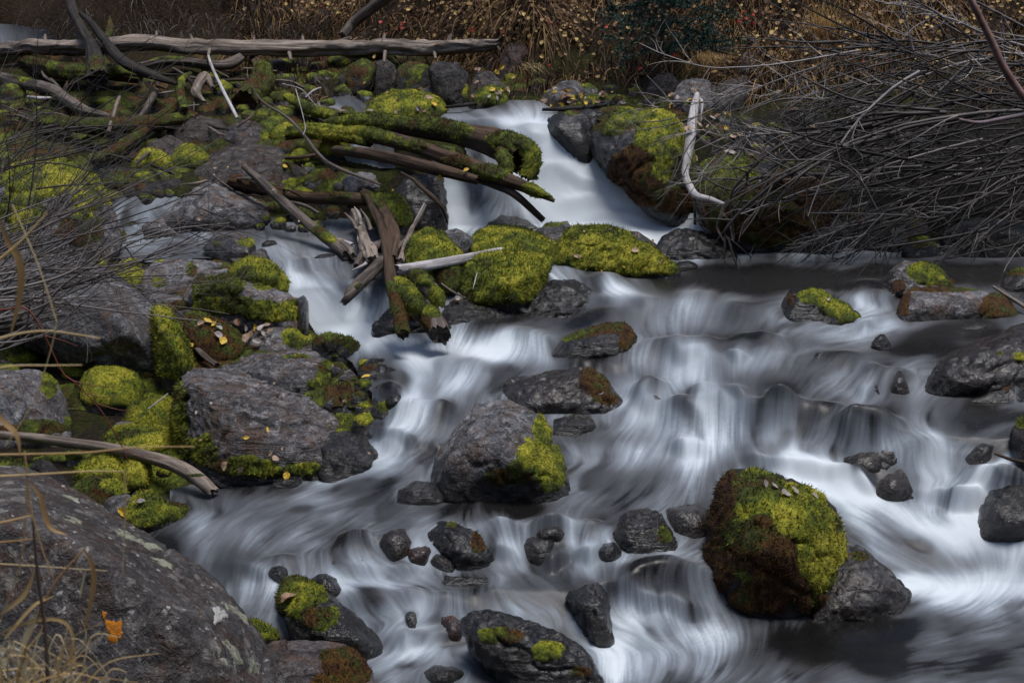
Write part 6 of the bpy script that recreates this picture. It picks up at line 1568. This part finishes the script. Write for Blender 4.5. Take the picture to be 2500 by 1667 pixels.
for k in range(16):                                    # a few stout dark stems, crossing the rest
    y0 = rg.uniform(8.0, 9.2); x0, r0 = rg.uniform(2050, 2750), rg.uniform(120, 560)
    an = rg.uniform(-.5, .9); L_ = rg.uniform(250, 560)
    P_ = [(x0, r0), (x0 - L_ * .4, r0 + L_ * .25 * math.sin(an) - rg.uniform(0, 50)), (x0 - L_ * .8, r0 + L_ * .55 * math.sin(an)), (x0 - L_, r0 + L_ * .8 * math.sin(an) + rg.uniform(0, 60))]
    P_ = [(max(a, 1790), min(b, 600)) for a, b in P_]
    C = spline([at_y(a, b, y0) for a, b in P_], 24) + 0.0
    C += np.stack([fbm(C * 4 + q * 3, q + k, 3) for q in range(3)], 1) * .03
    r = rg.uniform(.010, .017); tb = Tubes(); tb.add(C, np.linspace(r, r * .3, 24), 6, rg.uniform(.1, .5))
    for q in range(7):
        i = rg.integers(4, 22); dd = C[i + 1] - C[i]; dd = dd / np.linalg.norm(dd) + rg.normal(0, .55, 3)
        shoot(tb, C[i], dd, rg.uniform(.15, .5), r * .45, 8, .6, -.15, 3, 1, rg, .35)
    tb.build('branch', M['twig'], bush)
# black spikes dipping in the fall left of the white branch
bush2 = empty('dead_brush', at(1660, 480, .4)); tag(bush2, 'sparse black and grey twigs hanging in front of the dark wall beside the white branch', 'twigs')
for a, b in [((1655,385),(1640,520)),((1672,430),(1600,500)),((1680,400),(1650,470)),((1700,330),(1600,480)),((1640,290),(1520,330)),((1700,285),(1500,345)),((1760,300),(1640,380)),((1745,265),(1560,345)),((1735,250),(1580,270))]:
    y0 = 8.35; tb = Tubes()
    p, q = at_y(*a, y0), at_y(*b, y0 - .1)
    shoot(tb, p, q - p, np.linalg.norm(q - p), .0045, 9, .25, -.05, 4, 0, rg, .55)
    tb.build('branch', M['twig'], bush2)

# left: dark whippy twigs reaching in over the bank
bushl = empty('bare_bush', at_y(-150, 1000, 4.6)); tag(bushl, 'dark leafless willow twigs fanning in from the left edge over the great dark boulder', 'bush')
for k in range(44):
    r_ = rg.uniform(620, 900); y0 = rg.uniform(4.7, 5.6)
    p = at_y(rg.uniform(-260, -60), r_, y0)
    L = rg.uniform(.55, 1.15)
    an = math.radians(rg.normal(18, 9) + (r_ - 700) * .02)
    if k < 10: L = rg.uniform(.95, 1.25)
    tb = Tubes()
    shoot(tb, p, np.array([math.cos(an), rg.normal(.1, .12), math.sin(an)]), L, rg.uniform(.003, .0062), 11, .22, -.04, int(rg.integers(4, 8)), 0, rg, rg.uniform(.2, .8))
    tb.build('branch', M['twigl'], bushl)
for pts, r in [([(-60,860),(60,800),(150,700),(240,640),(330,590),(420,560),(560,545)],.0075),([(-60,790),(70,760),(160,720),(300,660),(420,610),(540,560)],.006),([(-60,720),(100,690),(200,650),(280,590),(330,570)],.0065),([(-60,680),(80,660),(220,655),(330,640),(480,600),(560,548)],.005),
               ([(-40,840),(60,830),(140,800),(200,740),(300,700),(520,690)],.004)]:
    y0 = rg.uniform(4.7, 5.1)
    C = spline([at_y(a, b, y0) for a, b in pts], 30)
    tb = Tubes(); tb.add(C, np.linspace(r, r * .2, 30), 5, .8)
    for q in range(12):
        i = rg.integers(4, 28); dd = C[i + 1] - C[i]; dd = dd / np.linalg.norm(dd) + rg.normal(0, .35, 3)
        shoot(tb, C[i], dd, rg.uniform(.1, .4), r * .4, 7, .4, 0, 3, 1, rg, .6)
    tb.build('branch', M['twigl'], bushl)
bushu = empty('bare_bush', at_y(-120, 640, 6.4)); tag(bushu, 'thin upright bare twigs scribbled across the driftwood at the upper left edge', 'bush')
for k in range(62):
    y0 = rg.uniform(6.0, 8.2)
    p = at_y(rg.uniform(-220, 150), rg.uniform(330, 640), y0)
    an = math.radians(rg.uniform(5, 85))
    tb = Tubes()
    shoot(tb, p, np.array([math.cos(an), rg.normal(0, .2), math.sin(an)]), rg.uniform(.5, 1.15), rg.uniform(.0022, .0048), 10, .5, .02, int(rg.integers(4, 8)), 0, rg, rg.uniform(.1, .7))
    tb.build('branch', M['twigl'], bushu)
# red stem
redb = empty('red_stem', at_y(40, 760, 4.2)); tag(redb, 'slender red barked stem curving down in front of the round green boulder', 'stem')
C = spline([at_y(a, b, 4.1) for a, b in [(-60,765),(20,755),(62,752),(100,800),(150,905),(185,935),(245,1000),(290,1075),(315,1130)]], 40)
tb = Tubes(); tb.add(C, np.linspace(.0036, .0014, 40), 6)
for pts in [[(180,930),(230,942),(300,945)],[(215,960),(250,970),(290,965)],[(237,985),(290,1000),(330,997),(345,955)],[(110,820),(150,830),(190,845)],[(300,1090),(330,1110),(420,1120)]]:
    tb.add(spline([at_y(a, b, 4.1) for a, b in pts], 10), np.linspace(.0016, .0006, 10), 4)
tb.build('stem', M['redtwig'], redb)
# near branch top right
nb_ = empty('near_branch', at_y(2560, 330, 3.2)); tag(nb_, 'blurred reddish brown branch close to the camera crossing the top right corner', 'branch')
tb = Tubes(); tb.add(spline([at_y(a, b, 3.2) for a, b in [(2350,-40),(2385,30),(2425,110),(2450,165),(2510,250),(2600,330)]], 24), np.linspace(.007, .010, 24), 8, .3)
tb.build('branch', plain_mat("reddish_bark", (.12, .06, .045), (.30, .20, .18), 25, .5), nb_)
tb = Tubes(); tb.add(spline([at_y(a, b, 3.2) for a, b in [(2341,292),(2390,300),(2450,290),(2560,268)]], 16), np.linspace(.0035, .006, 16), 8, .3)
tb.build('twig', plain_mat("pinkish_bark", (.16, .11, .12), (.30, .24, .25), 25, .5), nb_)

# ------------------------------------------------------------------ foreground dry grass, lower left
gr_ = empty('dry_grass_clump', at_y(60, 1720, 1.9)); tag(gr_, 'clump of dry tan grass stems and curled blades in front of the foreground boulder', 'grass')
def ribbon(tb_V, tb_F, tb_T, C, w, tone, roll=0.0):
    C = np.asarray(C); n = len(C)
    Tn = np.gradient(C, axis=0); Tn /= np.linalg.norm(Tn, axis=1)[:, None] + 1e-9
    side = np.cross(Tn, CF); side /= np.linalg.norm(side, axis=1)[:, None] + 1e-9
    up_ = np.cross(side, Tn)
    a = roll + np.linspace(0, .8, n)
    sd = side * np.cos(a)[:, None] + up_ * np.sin(a)[:, None]
    w = np.asarray(w)
    i0 = sum(len(v) for v in tb_V)
    tb_V.append(np.concatenate([C - sd * w[:, None], C + up_ * w[:, None] * .3, C + sd * w[:, None]]))
    i = np.arange(n - 1) + i0
    tb_F.append(np.stack([i, i + 1, i + 1 + n, i + n], 1)); tb_F.append(np.stack([i + n, i + n + 1, i + 1 + 2 * n, i + 2 * n], 1))
    tb_T.append(np.full(3 * n, tone))
def stem_obj(pts, r, mat, name='stem', y=1.95, tone=.6, dy=0.0):
    tb = Tubes(); C = spline([at_y(a, b, y + dy * i) for i, (a, b) in enumerate(pts)], max(8, len(pts) * 5))
    tb.add(C, np.linspace(r * 1.25, r * .6, len(C)), 6, tone); return tb.build(name, mat, gr_)
M['stalk'] = plain_mat("dark_stalk", (.05, .035, .03), (.13, .09, .07), 10, .5)
for pts, r, tn_, mt in [([(120,1800),(112,1560),(92,1400),(80,1270)],.0028,.3,'stalk'),([(30,1720),(70,1560),(130,1430),(210,1335)],.0022,.35,'straw'),([(-40,1285),(20,1272),(80,1258)],.0022,.6,'straw'),([(-40,1326),(40,1320),(95,1313)],.0015,.4,'straw'),
                     ([(-30,1374),(100,1382),(262,1393)],.0009,.8,'straw'),([(-20,1163),(100,1157),(220,1150),(303,1150)],.0016,.7,'straw'),([(303,1150),(306,1230),(300,1400)],.0014,.7,'straw'),
                     ([(60,1100),(66,1180),(60,1290),(48,1380),(0,1520)],.0014,.55,'straw'),([(-20,900),(50,892),(120,892),(200,891)],.0012,.8,'straw'),([(-20,830),(60,812),(120,808),(180,815),(245,826)],.0014,.75,'straw'),
                     ([(30,500),(90,640),(130,760),(135,810),(90,960),(40,1050),(10,1090)],.0009,.9,'straw'),([(-10,640),(50,590),(115,520)],.0016,.8,'straw'),([(-30,1110),(200,1105),(330,1092),(475,1090)],.0014,.6,'straw'),
                     ([(0,1740),(60,1600),(100,1540),(110,1500)],.0012,.7,'straw'),([(-20,1640),(80,1630),(175,1650),(172,1700)],.0012,.8,'straw'),([(-10,1700),(60,1640),(160,1600)],.0010,.7,'straw'),([(20,1750),(60,1660),(120,1560)],.0010,.6,'straw'),
                     ([(240,1680),(265,1640),(285,1632),(308,1640)],.0010,.7,'straw'),([(70,1185),(75,1240),(100,1330),(130,1410)],.0012,.5,'straw')]:
    stem_obj(pts, r, M[mt], tone=tn_, y=1.95 + rg.uniform(-.15, .25))
for pts, w, tn_ in [([(0,540),(20,590),(45,630),(52,680),(45,740),(25,820)],.0085,.25),([(75,1180),(98,1210),(110,1255),(125,1290),(165,1305)],.006,.3),([(205,1340),(225,1380),(228,1430),(215,1500),(205,1540)],.006,.25),
                    ([(0,1545),(60,1520),(130,1510),(170,1530),(178,1590),(140,1660)],.0045,.5),([(50,1595),(70,1540),(90,1500)],.009,.9),([(0,1500),(60,1450),(85,1390)],.006,.45),([(10,1560),(80,1480),(130,1455)],.006,.5),
                    ([(-10,1000),(10,1030),(40,1060),(50,1110)],.007,.35),([(210,1390),(200,1430),(195,1460)],.003,.8),([(0,1730),(40,1690),(90,1640),(120,1600)],.005,.6),([(30,1780),(20,1700),(0,1640)],.005,.7)]:
    V_, F_, T_ = [], [], []
    n = 14
    ribbon(V_, F_, T_, spline([at_y(a, b, 1.95) for a, b in pts], n), w * .62 * np.sin(np.linspace(.12, math.pi - .05, n)) ** .7, tn_, rg.uniform(-.4, .4))
    mesh_obj('blade', np.concatenate(V_), np.concatenate(F_), M['straw'], parent=gr_, loc=tuple(gr_.location), attrs={'tone': np.concatenate(T_)})
for k in range(80):
    x = rg.uniform(-60, 200); y0 = rg.uniform(1.8, 2.2)
    an = rg.normal(0, 1); L = rg.uniform(60, 230)
    pts = [(x, 1740), (x + an * 30, 1740 - L * .5), (x + an * 75 + rg.normal(0, 20), 1740 - L * rg.uniform(.75, 1)), (x + an * 120 + rg.normal(0, 30), 1740 - L * rg.uniform(.5, 1.05))]
    V_, F_, T_ = [], [], []
    ribbon(V_, F_, T_, spline([at_y(a, b, y0) for a, b in pts], 12), .0024 * np.linspace(1, .15, 12), rg.uniform(.3, 1), rg.uniform(-1, 1))
    mesh_obj('blade', np.concatenate(V_), np.concatenate(F_), M['straw'], parent=gr_, loc=tuple(gr_.location), attrs={'tone': np.concatenate(T_)})
print("twigs", round(time.time() - T0, 1))

# ------------------------------------------------------------------ the hillside: hanging dry grass, litter, spruce
tv = Pg.reshape(-1, 3)
BVT = BVHTree.FromPolygons([Vector(v) for v in np.concatenate([tv])], [tuple(int(i) for i in f) for f in gq[(RG[:-1, :-1].ravel() < 420) & (RG[:-1, :-1].ravel() > -420) & (PG[:-1, :-1].ravel() > -500) & (PG[:-1, :-1].ravel() < 3100)]])
def ray(px, row, bvh):
    d = Vector(unp(px, row, 1.0) - CP).normalized()
    h = bvh.ray_cast(Vector(CP), d)
    return h
M['dry'] = plain_mat("dry_hillside_grass", (.035, .019, .010), (.16, .09, .042), 2.2, .75, attr='tone', c3=(.38, .26, .11))
M['litter'] = plain_mat("autumn_leaf", (.07, .03, .012), (.22, .13, .055), 4, .6, attr='tone', c3=(.52, .38, .12))
def veg(name, label, N, zone, mat, lrange, wd, hang, dens, tones, kind='stuff', cat='grass', curl=.6):
    V_, F_, T_ = [], [], []; nv = 0
    for k in range(N):
        px, row = rg.uniform(zone[0], zone[2]), rg.uniform(zone[1], zone[3])
        nn = vnoise(np.array([[px / 120., row / 70., 3.1]]), 5)[0]
        if nn < dens and rg.random() > .25: continue
        if row > 215 + 30 * math.sin(px / 90.0) + (40 if px < 1250 else 0): continue
        h = ray(px, row, BVT)
        if h[0] is None: continue
        p = np.array(h[0]); nr = np.array(h[1])
        if nr[2] < 0: nr = -nr
        hg = rg.random() < hang
        L = rg.uniform(*lrange) * (.6 + .8 * nn)
        d = nr * .6 + np.array([rg.normal(0, .45), -.35, .9 if not hg else .15])
        d /= np.linalg.norm(d)
        g = -1.9 if hg else -rg.uniform(.2, 1.1)
        t_ = np.linspace(0, 1, 5)[:, None]
        C = p + d * L * t_ + np.array([rg.normal(0, .25), -.15, g]) * L * t_ ** 2 * curl
        sd = np.cross(C[-1] - C[0], rg.normal(0, 1, 3)); sd /= np.linalg.norm(sd) + 1e-9
        w = wd * rg.uniform(.6, 1.4) * np.array([1, .9, .7, .45, .05])[:, None]
        V_.append(C - sd * w); V_.append(C + sd * w)
        i = np.arange(4) + nv
        F_.append(np.stack([i, i + 1, i + 6, i + 5], 1)); nv += 10
        T_.append(np.full(10, rg.uniform(*tones) + (nn - .5) * .4))
    o = mesh_obj(name, np.concatenate(V_), np.concatenate(F_), mat, attrs={'tone': np.concatenate(T_)})
    tag(o, label, None, None, kind); return o
veg('hanging_grass', 'brown dead grass and stems hanging down the steep bank', 24000, (560, -330, 2700, 250), M['dry'], (.12, .36), .0036, .72, .36, (.0, .7))
veg('dark_roots', 'thin dark roots and stems in the shade at the upper left', 2500, (100, -250, 800, 90), M['twigl'], (.10, .3), .0022, .8, .3, (.0, .5))
veg('golden_grass', 'tufts of golden green grass on the steep bank', 3000, (1650, -300, 2700, 170), M['straw'], (.08, .26), .0028, .25, .60, (-.1, .25))
# leaf litter: too many small leaves to count on the slope
def leaf_shape(c, nrm, size, rg_, cup=.25):
    nrm = nrm / np.linalg.norm(nrm)
    a = np.cross(nrm, rg_.normal(0, 1, 3)); a /= np.linalg.norm(a) + 1e-9
    b = np.cross(nrm, a)
    out = []
    for (u, v, w) in [(0, 0, 0), (.25, .42, 1), (.75, .40, 1), (1.05, 0, .2), (.75, -.40, 1), (.25, -.42, 1)]:
        out.append(c + (a * (u - .5) + b * v + nrm * (w * cup * rg_.uniform(.2, 1))) * size)
    return np.array(out)
V_, F_, T_ = [], [], []; nv = 0
cl = [(1370,60,160,80),(930,60,120,60),(1500,150,250,80),(1850,80,300,90),(1210,60,120,60),(1880,120,120,60),(2100,60,250,80),(760,30,120,40),(2400,60,200,80),(1100,20,200,60)]
for k in range(3800):
    if rg.random() < .72:
        c = cl[rg.integers(len(cl))]; px, row = rg.normal(c[0], c[2] * .6), rg.normal(c[1], c[3] * .6)
    else: px, row = rg.uniform(600, 2650), rg.uniform(-300, 240)
    if px < 900 and row > 60: continue
    if 1240 < px < 1720 and row > 120 and rg.random() < .85: continue
    if vnoise(np.array([[px / 70., row / 45., 7.7]]), 9)[0] < .42 and rg.random() < .8: continue
    h = ray(px, row, BVT)
    if h[0] is None: continue
    p = np.array(h[0]); nr = np.array(h[1]); nr = nr if nr[2] > 0 else -nr
    off_ = rg.uniform(.0, .16) * (rg.random() < .6)
    nr = nr + np.array([0, -.5, .2]) + rg.normal(0, .45, 3)
    V_.append(leaf_shape(p + nr * (.01 + off_), nr, rg.uniform(.016, .042), rg)); 
    F_.append(np.array([[0, 1, 2], [0, 2, 3], [0, 3, 4], [0, 4, 5]]) + nv); nv += 6
    T_.append(np.full(6, np.clip(rg.beta(1.6, 2.2), 0, 1)))
o = mesh_obj('fallen_leaves', np.concatenate(V_), np.concatenate(F_), M['litter'], attrs={'tone': np.concatenate(T_)}, smooth=False)
tag(o, 'tan and gold leaf litter scattered over the hillside', kind='stuff')
# a few red leaves
M['redleaf'] = plain_mat("red_leaf", (.30, .02, .015), (.45, .05, .03), 30, .5)
V_, F_ = [], []; nv = 0
for k in range(44):
    px, row = (rg.normal(950, 110), rg.normal(60, 30)) if k % 2 else (rg.uniform(1100, 2200), rg.uniform(-20, 220))
    if k < 14: px, row = rg.normal(1815, 9), rg.normal(62, 6)
    h = ray(px, row, BVT)
    if h[0] is None: continue
    p = np.array(h[0]); nr = np.array([0, -.7, .5]) + rg.normal(0, .4, 3)
    V_.append(leaf_shape(p + nr * .08, nr, rg.uniform(.02, .045), rg)); F_.append(np.array([[0, 1, 2], [0, 2, 3], [0, 3, 4], [0, 4, 5]]) + nv); nv += 6
o = mesh_obj('red_leaves', np.concatenate(V_), np.concatenate(F_), M['redleaf'], smooth=False); tag(o, 'sparse red leaves in the undergrowth of the bank', kind='stuff')
# young spruce
M['needle'] = plain_mat("spruce_needle", (.008, .028, .022), (.028, .080, .060), 14, .6)
base = np.array(ray(1600, 118, BVT)[0])
sp = empty('young_spruce', base); tag(sp, 'small dark blue green spruce growing on the bank at the top of the picture', 'tree')
ax0 = base + np.array([0, -.45, -.05]); ax1 = ax0 + np.array([.02, -.05, 1.0])
tb = Tubes(); tb.add(np.linspace(ax0, ax1, 8), np.linspace(.02, .006, 8), 6, .3); tb.build('trunk', M['twigl'], sp)
V_, F_ = [], []; nv = 0; tb = Tubes()
for k in range(80):
    f = k / 80.; o_ = ax0 + (ax1 - ax0) * (.04 + f * .95)
    an = rg.uniform(0, 2 * math.pi); L = (.50 * (1 - f) + .08) * rg.uniform(.8, 1.15)
    dv = np.array([math.cos(an), math.sin(an), rg.uniform(-.25, .15)])
    C = o_ + dv * L * np.linspace(0, 1, 8)[:, None] + np.array([0, 0, .10]) * (np.linspace(0, 1, 8)[:, None] ** 2) * L
    tb.add(C, .003, 3, .3)
    for s_ in range(4):
        i0 = rg.integers(2, 7); sg = C[i0] + (dv * .6 + rg.normal(0, .4, 3)) * L * .35 * np.linspace(0, 1, 5)[:, None]
        for line in ([C] if s_ == 0 else []) + [sg]:
            m_ = 60
            t_ = rg.random(m_) * (len(line) - 1.001); ii = t_.astype(int); P_ = line[ii] * (1 - (t_ - ii))[:, None] + line[ii + 1] * (t_ - ii)[:, None]
            dn = rg.normal(0, 1, (m_, 3)) + dv * .8; dn /= np.linalg.norm(dn, axis=1)[:, None]
            sd = np.cross(dn, rg.normal(0, 1, (m_, 3))); sd /= np.linalg.norm(sd, axis=1)[:, None]
            V_.append(np.stack([P_ - sd * .0035, P_ + sd * .0035, P_ + dn * .034], 1).reshape(-1, 3)); F_.append(np.arange(m_ * 3).reshape(-1, 3) + nv); nv += m_ * 3
tb.build('limbs', M['twigl'], sp)
o = mesh_obj('needles', np.concatenate(V_), np.concatenate(F_), M['needle'], parent=sp, loc=tuple(sp.location)); o['kind'] = 'stuff'
# pale tufts in the bank
for lab, px, row, n, L, ton in [('rounded tuft of straw coloured grass on the bank beside the grey boulders', 1745, 150, 420, .30, .55), ('upright orange tan grass plumes behind the bush', 2005, 100, 160, .42, .35), ('small yellowing plant hanging over the maroon boulder', 1295, 165, 60, .16, .6)]:
    h = ray(px, row, BVT); p = np.array(h[0]); V_, F_, T_ = [], [], []
    upr = 'upright' in lab
    for k in range(n):
        d = np.array([rg.normal(0, .25 if upr else .55), -.35 + rg.normal(0, .2), 1.0]); d /= np.linalg.norm(d)
        Lk = L * rg.uniform(.5, 1); t_ = np.linspace(0, 1, 7)[:, None]
        q = p + rg.normal(0, .05, 3) * np.array([1.4, .3, .3]) + d * Lk * t_ + np.array([d[0], -.4, -1.5 if not upr else -.25]) * Lk * .8 * t_ ** 2
        V2, F2, T2 = [], [], []
        ribbon(V2, F2, T2, q, .0018 * np.linspace(1, .1, 7), ton + rg.normal(0, .15))
        F_ += [f + sum(len(v) for v in V_) for f in F2] if len(V_) < 1 else [f + nvv for f in F2]
        V_ += V2; T_ += T2; nvv = (nvv if k else 0) + 21
    o = mesh_obj('grass_tuft', np.concatenate(V_), np.concatenate(F_), M['straw'], attrs={'tone': np.concatenate(T_)}, loc=tuple(p))
    tag(o, lab, 'grass')
print("hill", round(time.time() - T0, 1))

# ------------------------------------------------------------------ single fallen leaves resting on the rocks
SV = np.concatenate(BV); SF = np.concatenate(BF)
SB = BVHTree.FromPolygons(SV.tolist(), SF.tolist())
def leaf_mat(nm, a, b): return plain_mat(nm, a, b, 60, .55)
LM = [('yellow', leaf_mat("yellow_leaf", (.38, .24, .02), (.60, .42, .06))), ('tan', leaf_mat("tan_leaf", (.26, .17, .11), (.42, .31, .22))), ('pale grey', leaf_mat("pale_leaf", (.20, .17, .165), (.36, .32, .31))), ('brown', leaf_mat("brown_leaf", (.12, .06, .035), (.25, .14, .08)))]
def leaf(px, row, kind, size, label, group=None):
    h = ray(px, row, SB)
    if h[0] is None: return
    p = np.array(h[0]); n = np.array(h[1])
    if n @ (CP - p) < 0: n = -n
    c = p + n * (.026 if group else .022)
    nn = n + rg.normal(0, .25, 3) + np.array([0, -.15, .3])
    nn /= np.linalg.norm(nn)
    a = np.cross(nn, rg.normal(0, 1, 3)); a /= np.linalg.norm(a); b = np.cross(nn, a)
    V = [c + nn * .0]
    m_ = 11; asp = rg.uniform(.5, .95); crl = rg.uniform(-.2, 1.3)
    for k in range(m_):
        t = 2 * math.pi * k / m_
        r = size * .5 * (1 + .25 * math.cos(t)) * rg.uniform(.93, 1.07)
        V.append(c + (a * math.cos(t) + b * math.sin(t) * asp) * r * (1.25 if k == 0 else 1) + nn * size * (.30 * math.sin(t) ** 2 * crl + .10 * rg.uniform(-.5, 1)))
    V.append(c - a * size * .42 - b * .001); V.append(c - a * size * .42 + b * .001); V.append(c - a * size * 1.0 + nn * size * .2)
    F = [(0, 1 + k, 1 + (k + 1) % m_) for k in range(m_)] + [(m_ + 1, m_ + 2, m_ + 3)]
    o = mesh_obj('fallen_leaf', np.array(V), np.array(F), LM[kind][1], loc=tuple(c), smooth=False)
    tag(o, label, 'leaf', group)
G1 = 'leaves on the dark green boulder'
for k, (px, row, kd, s) in enumerate([(502,790,0,.045),(492,800,1,.04),(520,799,0,.035),(529,808,2,.035),(526,826,2,.05),(543,840,0,.045),(470,880,0,.04),(475,848,0,.035)]):
    leaf(px, row, kd, s, '%s leaf on the dark green mossy boulder of the left bank' % LM[kd][0], G1)
for k, (px, row, kd, s) in enumerate([(600,802,2,.04),(612,806,2,.045),(625,800,1,.04),(633,797,0,.04),(640,812,2,.05),(652,805,1,.04),(610,832,1,.05),(636,842,2,.05),(645,820,2,.035),(660,815,1,.03),(596,795,2,.035),(585,785,3,.04),(620,820,3,.03)]):
    leaf(px, row, kd, s, '%s leaf in the drift on the grey rock beside the cascade' % LM[kd][0], 'leaves drifted on the grey rock')
for k, (px, row, kd, s, t_) in enumerate([(1858,1188,2,.034,'spotted'),(1889,1197,2,.028,'narrow'),(1914,1216,2,.04,'folded'),(1937,1210,2,.034,'dark rimmed'),(1985,1222,2,.03,'small'),(1888,1150,2,.03,'upright')]):
    leaf(px, row, kd, s, '%s pale leaf lying on the crown of the big mossy boulder' % t_)
for px, row, kd, s, lab in [(903,926,0,.045,'yellow leaf at the water edge on the black ledge'),(702,1155,0,.035,'yellow leaf behind the little black pointed stone'),(293,1250,0,.05,'curled yellow leaf between blue grey stone and foreground boulder'),(335,1208,2,.04,'pale leaf on top of the long pointed mossy rock'),
                            (350,1232,2,.04,'second pale leaf lower down the long pointed mossy rock'),(560,1135,1,.04,'tan leaf on the bright moss by the pool'),(590,1145,1,.035,'pinkish tan leaf right of the bright moss by the pool'),(668,1120,1,.03,'tan leaf on the moss under the layered slab'),
                            (177,940,0,.03,'small yellow leaf caught by the red stem'),(1410,626,1,.04,'tan leaf in the moss between cushion and slab'),(1550,618,1,.04,'tan leaf on the long island slab'),(1500,560,1,.035,'tan leaf near the crest of the island slab'),(1607,645,1,.05,'large tan leaf near the tip of the island slab'),
                            (1600,590,1,.035,'small tan leaf at the back edge of the island slab'),(1078,428,0,.035,'yellow leaf on the dark wet log over the small fall'),(1136,422,0,.035,'second yellow leaf right along the dark wet log'),(690,408,0,.03,'yellow leaf on the dark grey dome'),
                            (945,455,0,.035,'yellow leaf on the round hump left of the small fall'),(965,470,0,.03,'little yellow leaf lower on the round hump'),(2018,738,2,.03,'pale leaf on the moss of the sloping black rock'),(705,1475,3,.05,'brown leaf on the green rock by the foreground boulder'),(1118,738,1,.03,'tan leaf on the pale topped ledge')]:
    leaf(px, row, kd, s, lab)
for (z0, z1, z2, z3, n, g, lab) in [(1330,225,1700,262,46,'leaves along the top of the waterfall','small tan or yellow leaf among the stones along the top of the waterfall'),(1160,165,1235,250,14,'leaves on the mossy bank rock','small leaf strewn on the mossy rock left of the maroon boulder'),
                                    (1680,270,2000,390,46,'leaves beneath the bush','small yellow or tan leaf on the stony slope beneath the bush'),(890,225,1090,290,14,'leaves on the moss mound','leaf on the thick mound of moss behind the hollow log'),
                                    (1340,560,1640,660,10,'specks of leaf on the island slab','tiny leaf fragment on the long island slab'),(405,930,900,1160,16,'tiny leaves on the layered slab','tiny pale leaf fragment on the layered slab of the left bank'),(420,380,760,560,14,'tiny leaves on the left boulders','tiny leaf fragment on the pale and dark boulders at upper left')]:
    for k in range(n):
        kd = int(rg.choice([0, 1, 1, 3, 2]))
        leaf(rg.uniform(z0, z2), rg.uniform(z1, z3), kd, rg.uniform(.012, .024) if 'tiny' in lab else rg.uniform(.03, .05), lab, g)
# orange and white lichen crusts on the foreground boulder
def crust(px, row, rx, ry, col, label, seed, n=3):
    r2 = np.random.default_rng(seed)
    fv, ff = [], []; nv = 0
    for k in range(n):
        cx, cy, sx, sy = (px, row, rx, ry) if k == 0 else (px + r2.normal(0, rx * 1.1), row + r2.normal(0, ry * .9), rx * r2.uniform(.2, .45), ry * r2.uniform(.15, .4))
        m_ = 26; rings = 4
        grid = []
        for q in range(rings + 1):
            for j in range(m_):
                t = 2 * math.pi * j / m_
                rr = (q / rings) * (1 + .30 * math.sin(3 * t + seed) + .16 * math.sin(7 * t + k) + r2.uniform(-.08, .08))
                h = ray(cx + sx * rr * math.cos(t), cy + sy * rr * math.sin(t), SB)
                if h[0] is None: return
                nn = np.array(h[1]); nn = nn if nn @ (CP - np.array(h[0])) > 0 else -nn
                grid.append(np.array(h[0]) + nn * ((.0022 if q < rings else -.002) + r2.uniform(0, .0012)))
        fv += grid
        for q in range(rings):
            for j in range(m_):
                a = nv + q * m_ + j; b = nv + q * m_ + (j + 1) % m_
                ff.append((a, b, b + m_)); ff.append((a, b + m_, a + m_))
        nv += len(grid)
    o = mesh_obj('lichen_patch', np.array(fv), np.array(ff), plain_mat("lichen_crust", tuple(c * .6 for c in col), col, 160, .9, .6), loc=tuple(fv[0]))
    tag(o, label, 'lichen')
crust(278, 1537, 20, 29, (.48, .17, .012), 'bright orange crust of lichen on the dark face of the foreground boulder', 3, 6)
crust(535, 1500, 17, 20, (.42, .42, .40), 'round white lichen spot near the right edge of the foreground boulder', 8, 1)
crust(411, 1485, 5, 6, (.42, .42, .40), 'tiny white lichen dot left of the round white spot', 9, 2)
print("done", round(time.time() - T0, 1), len(bpy.data.objects))
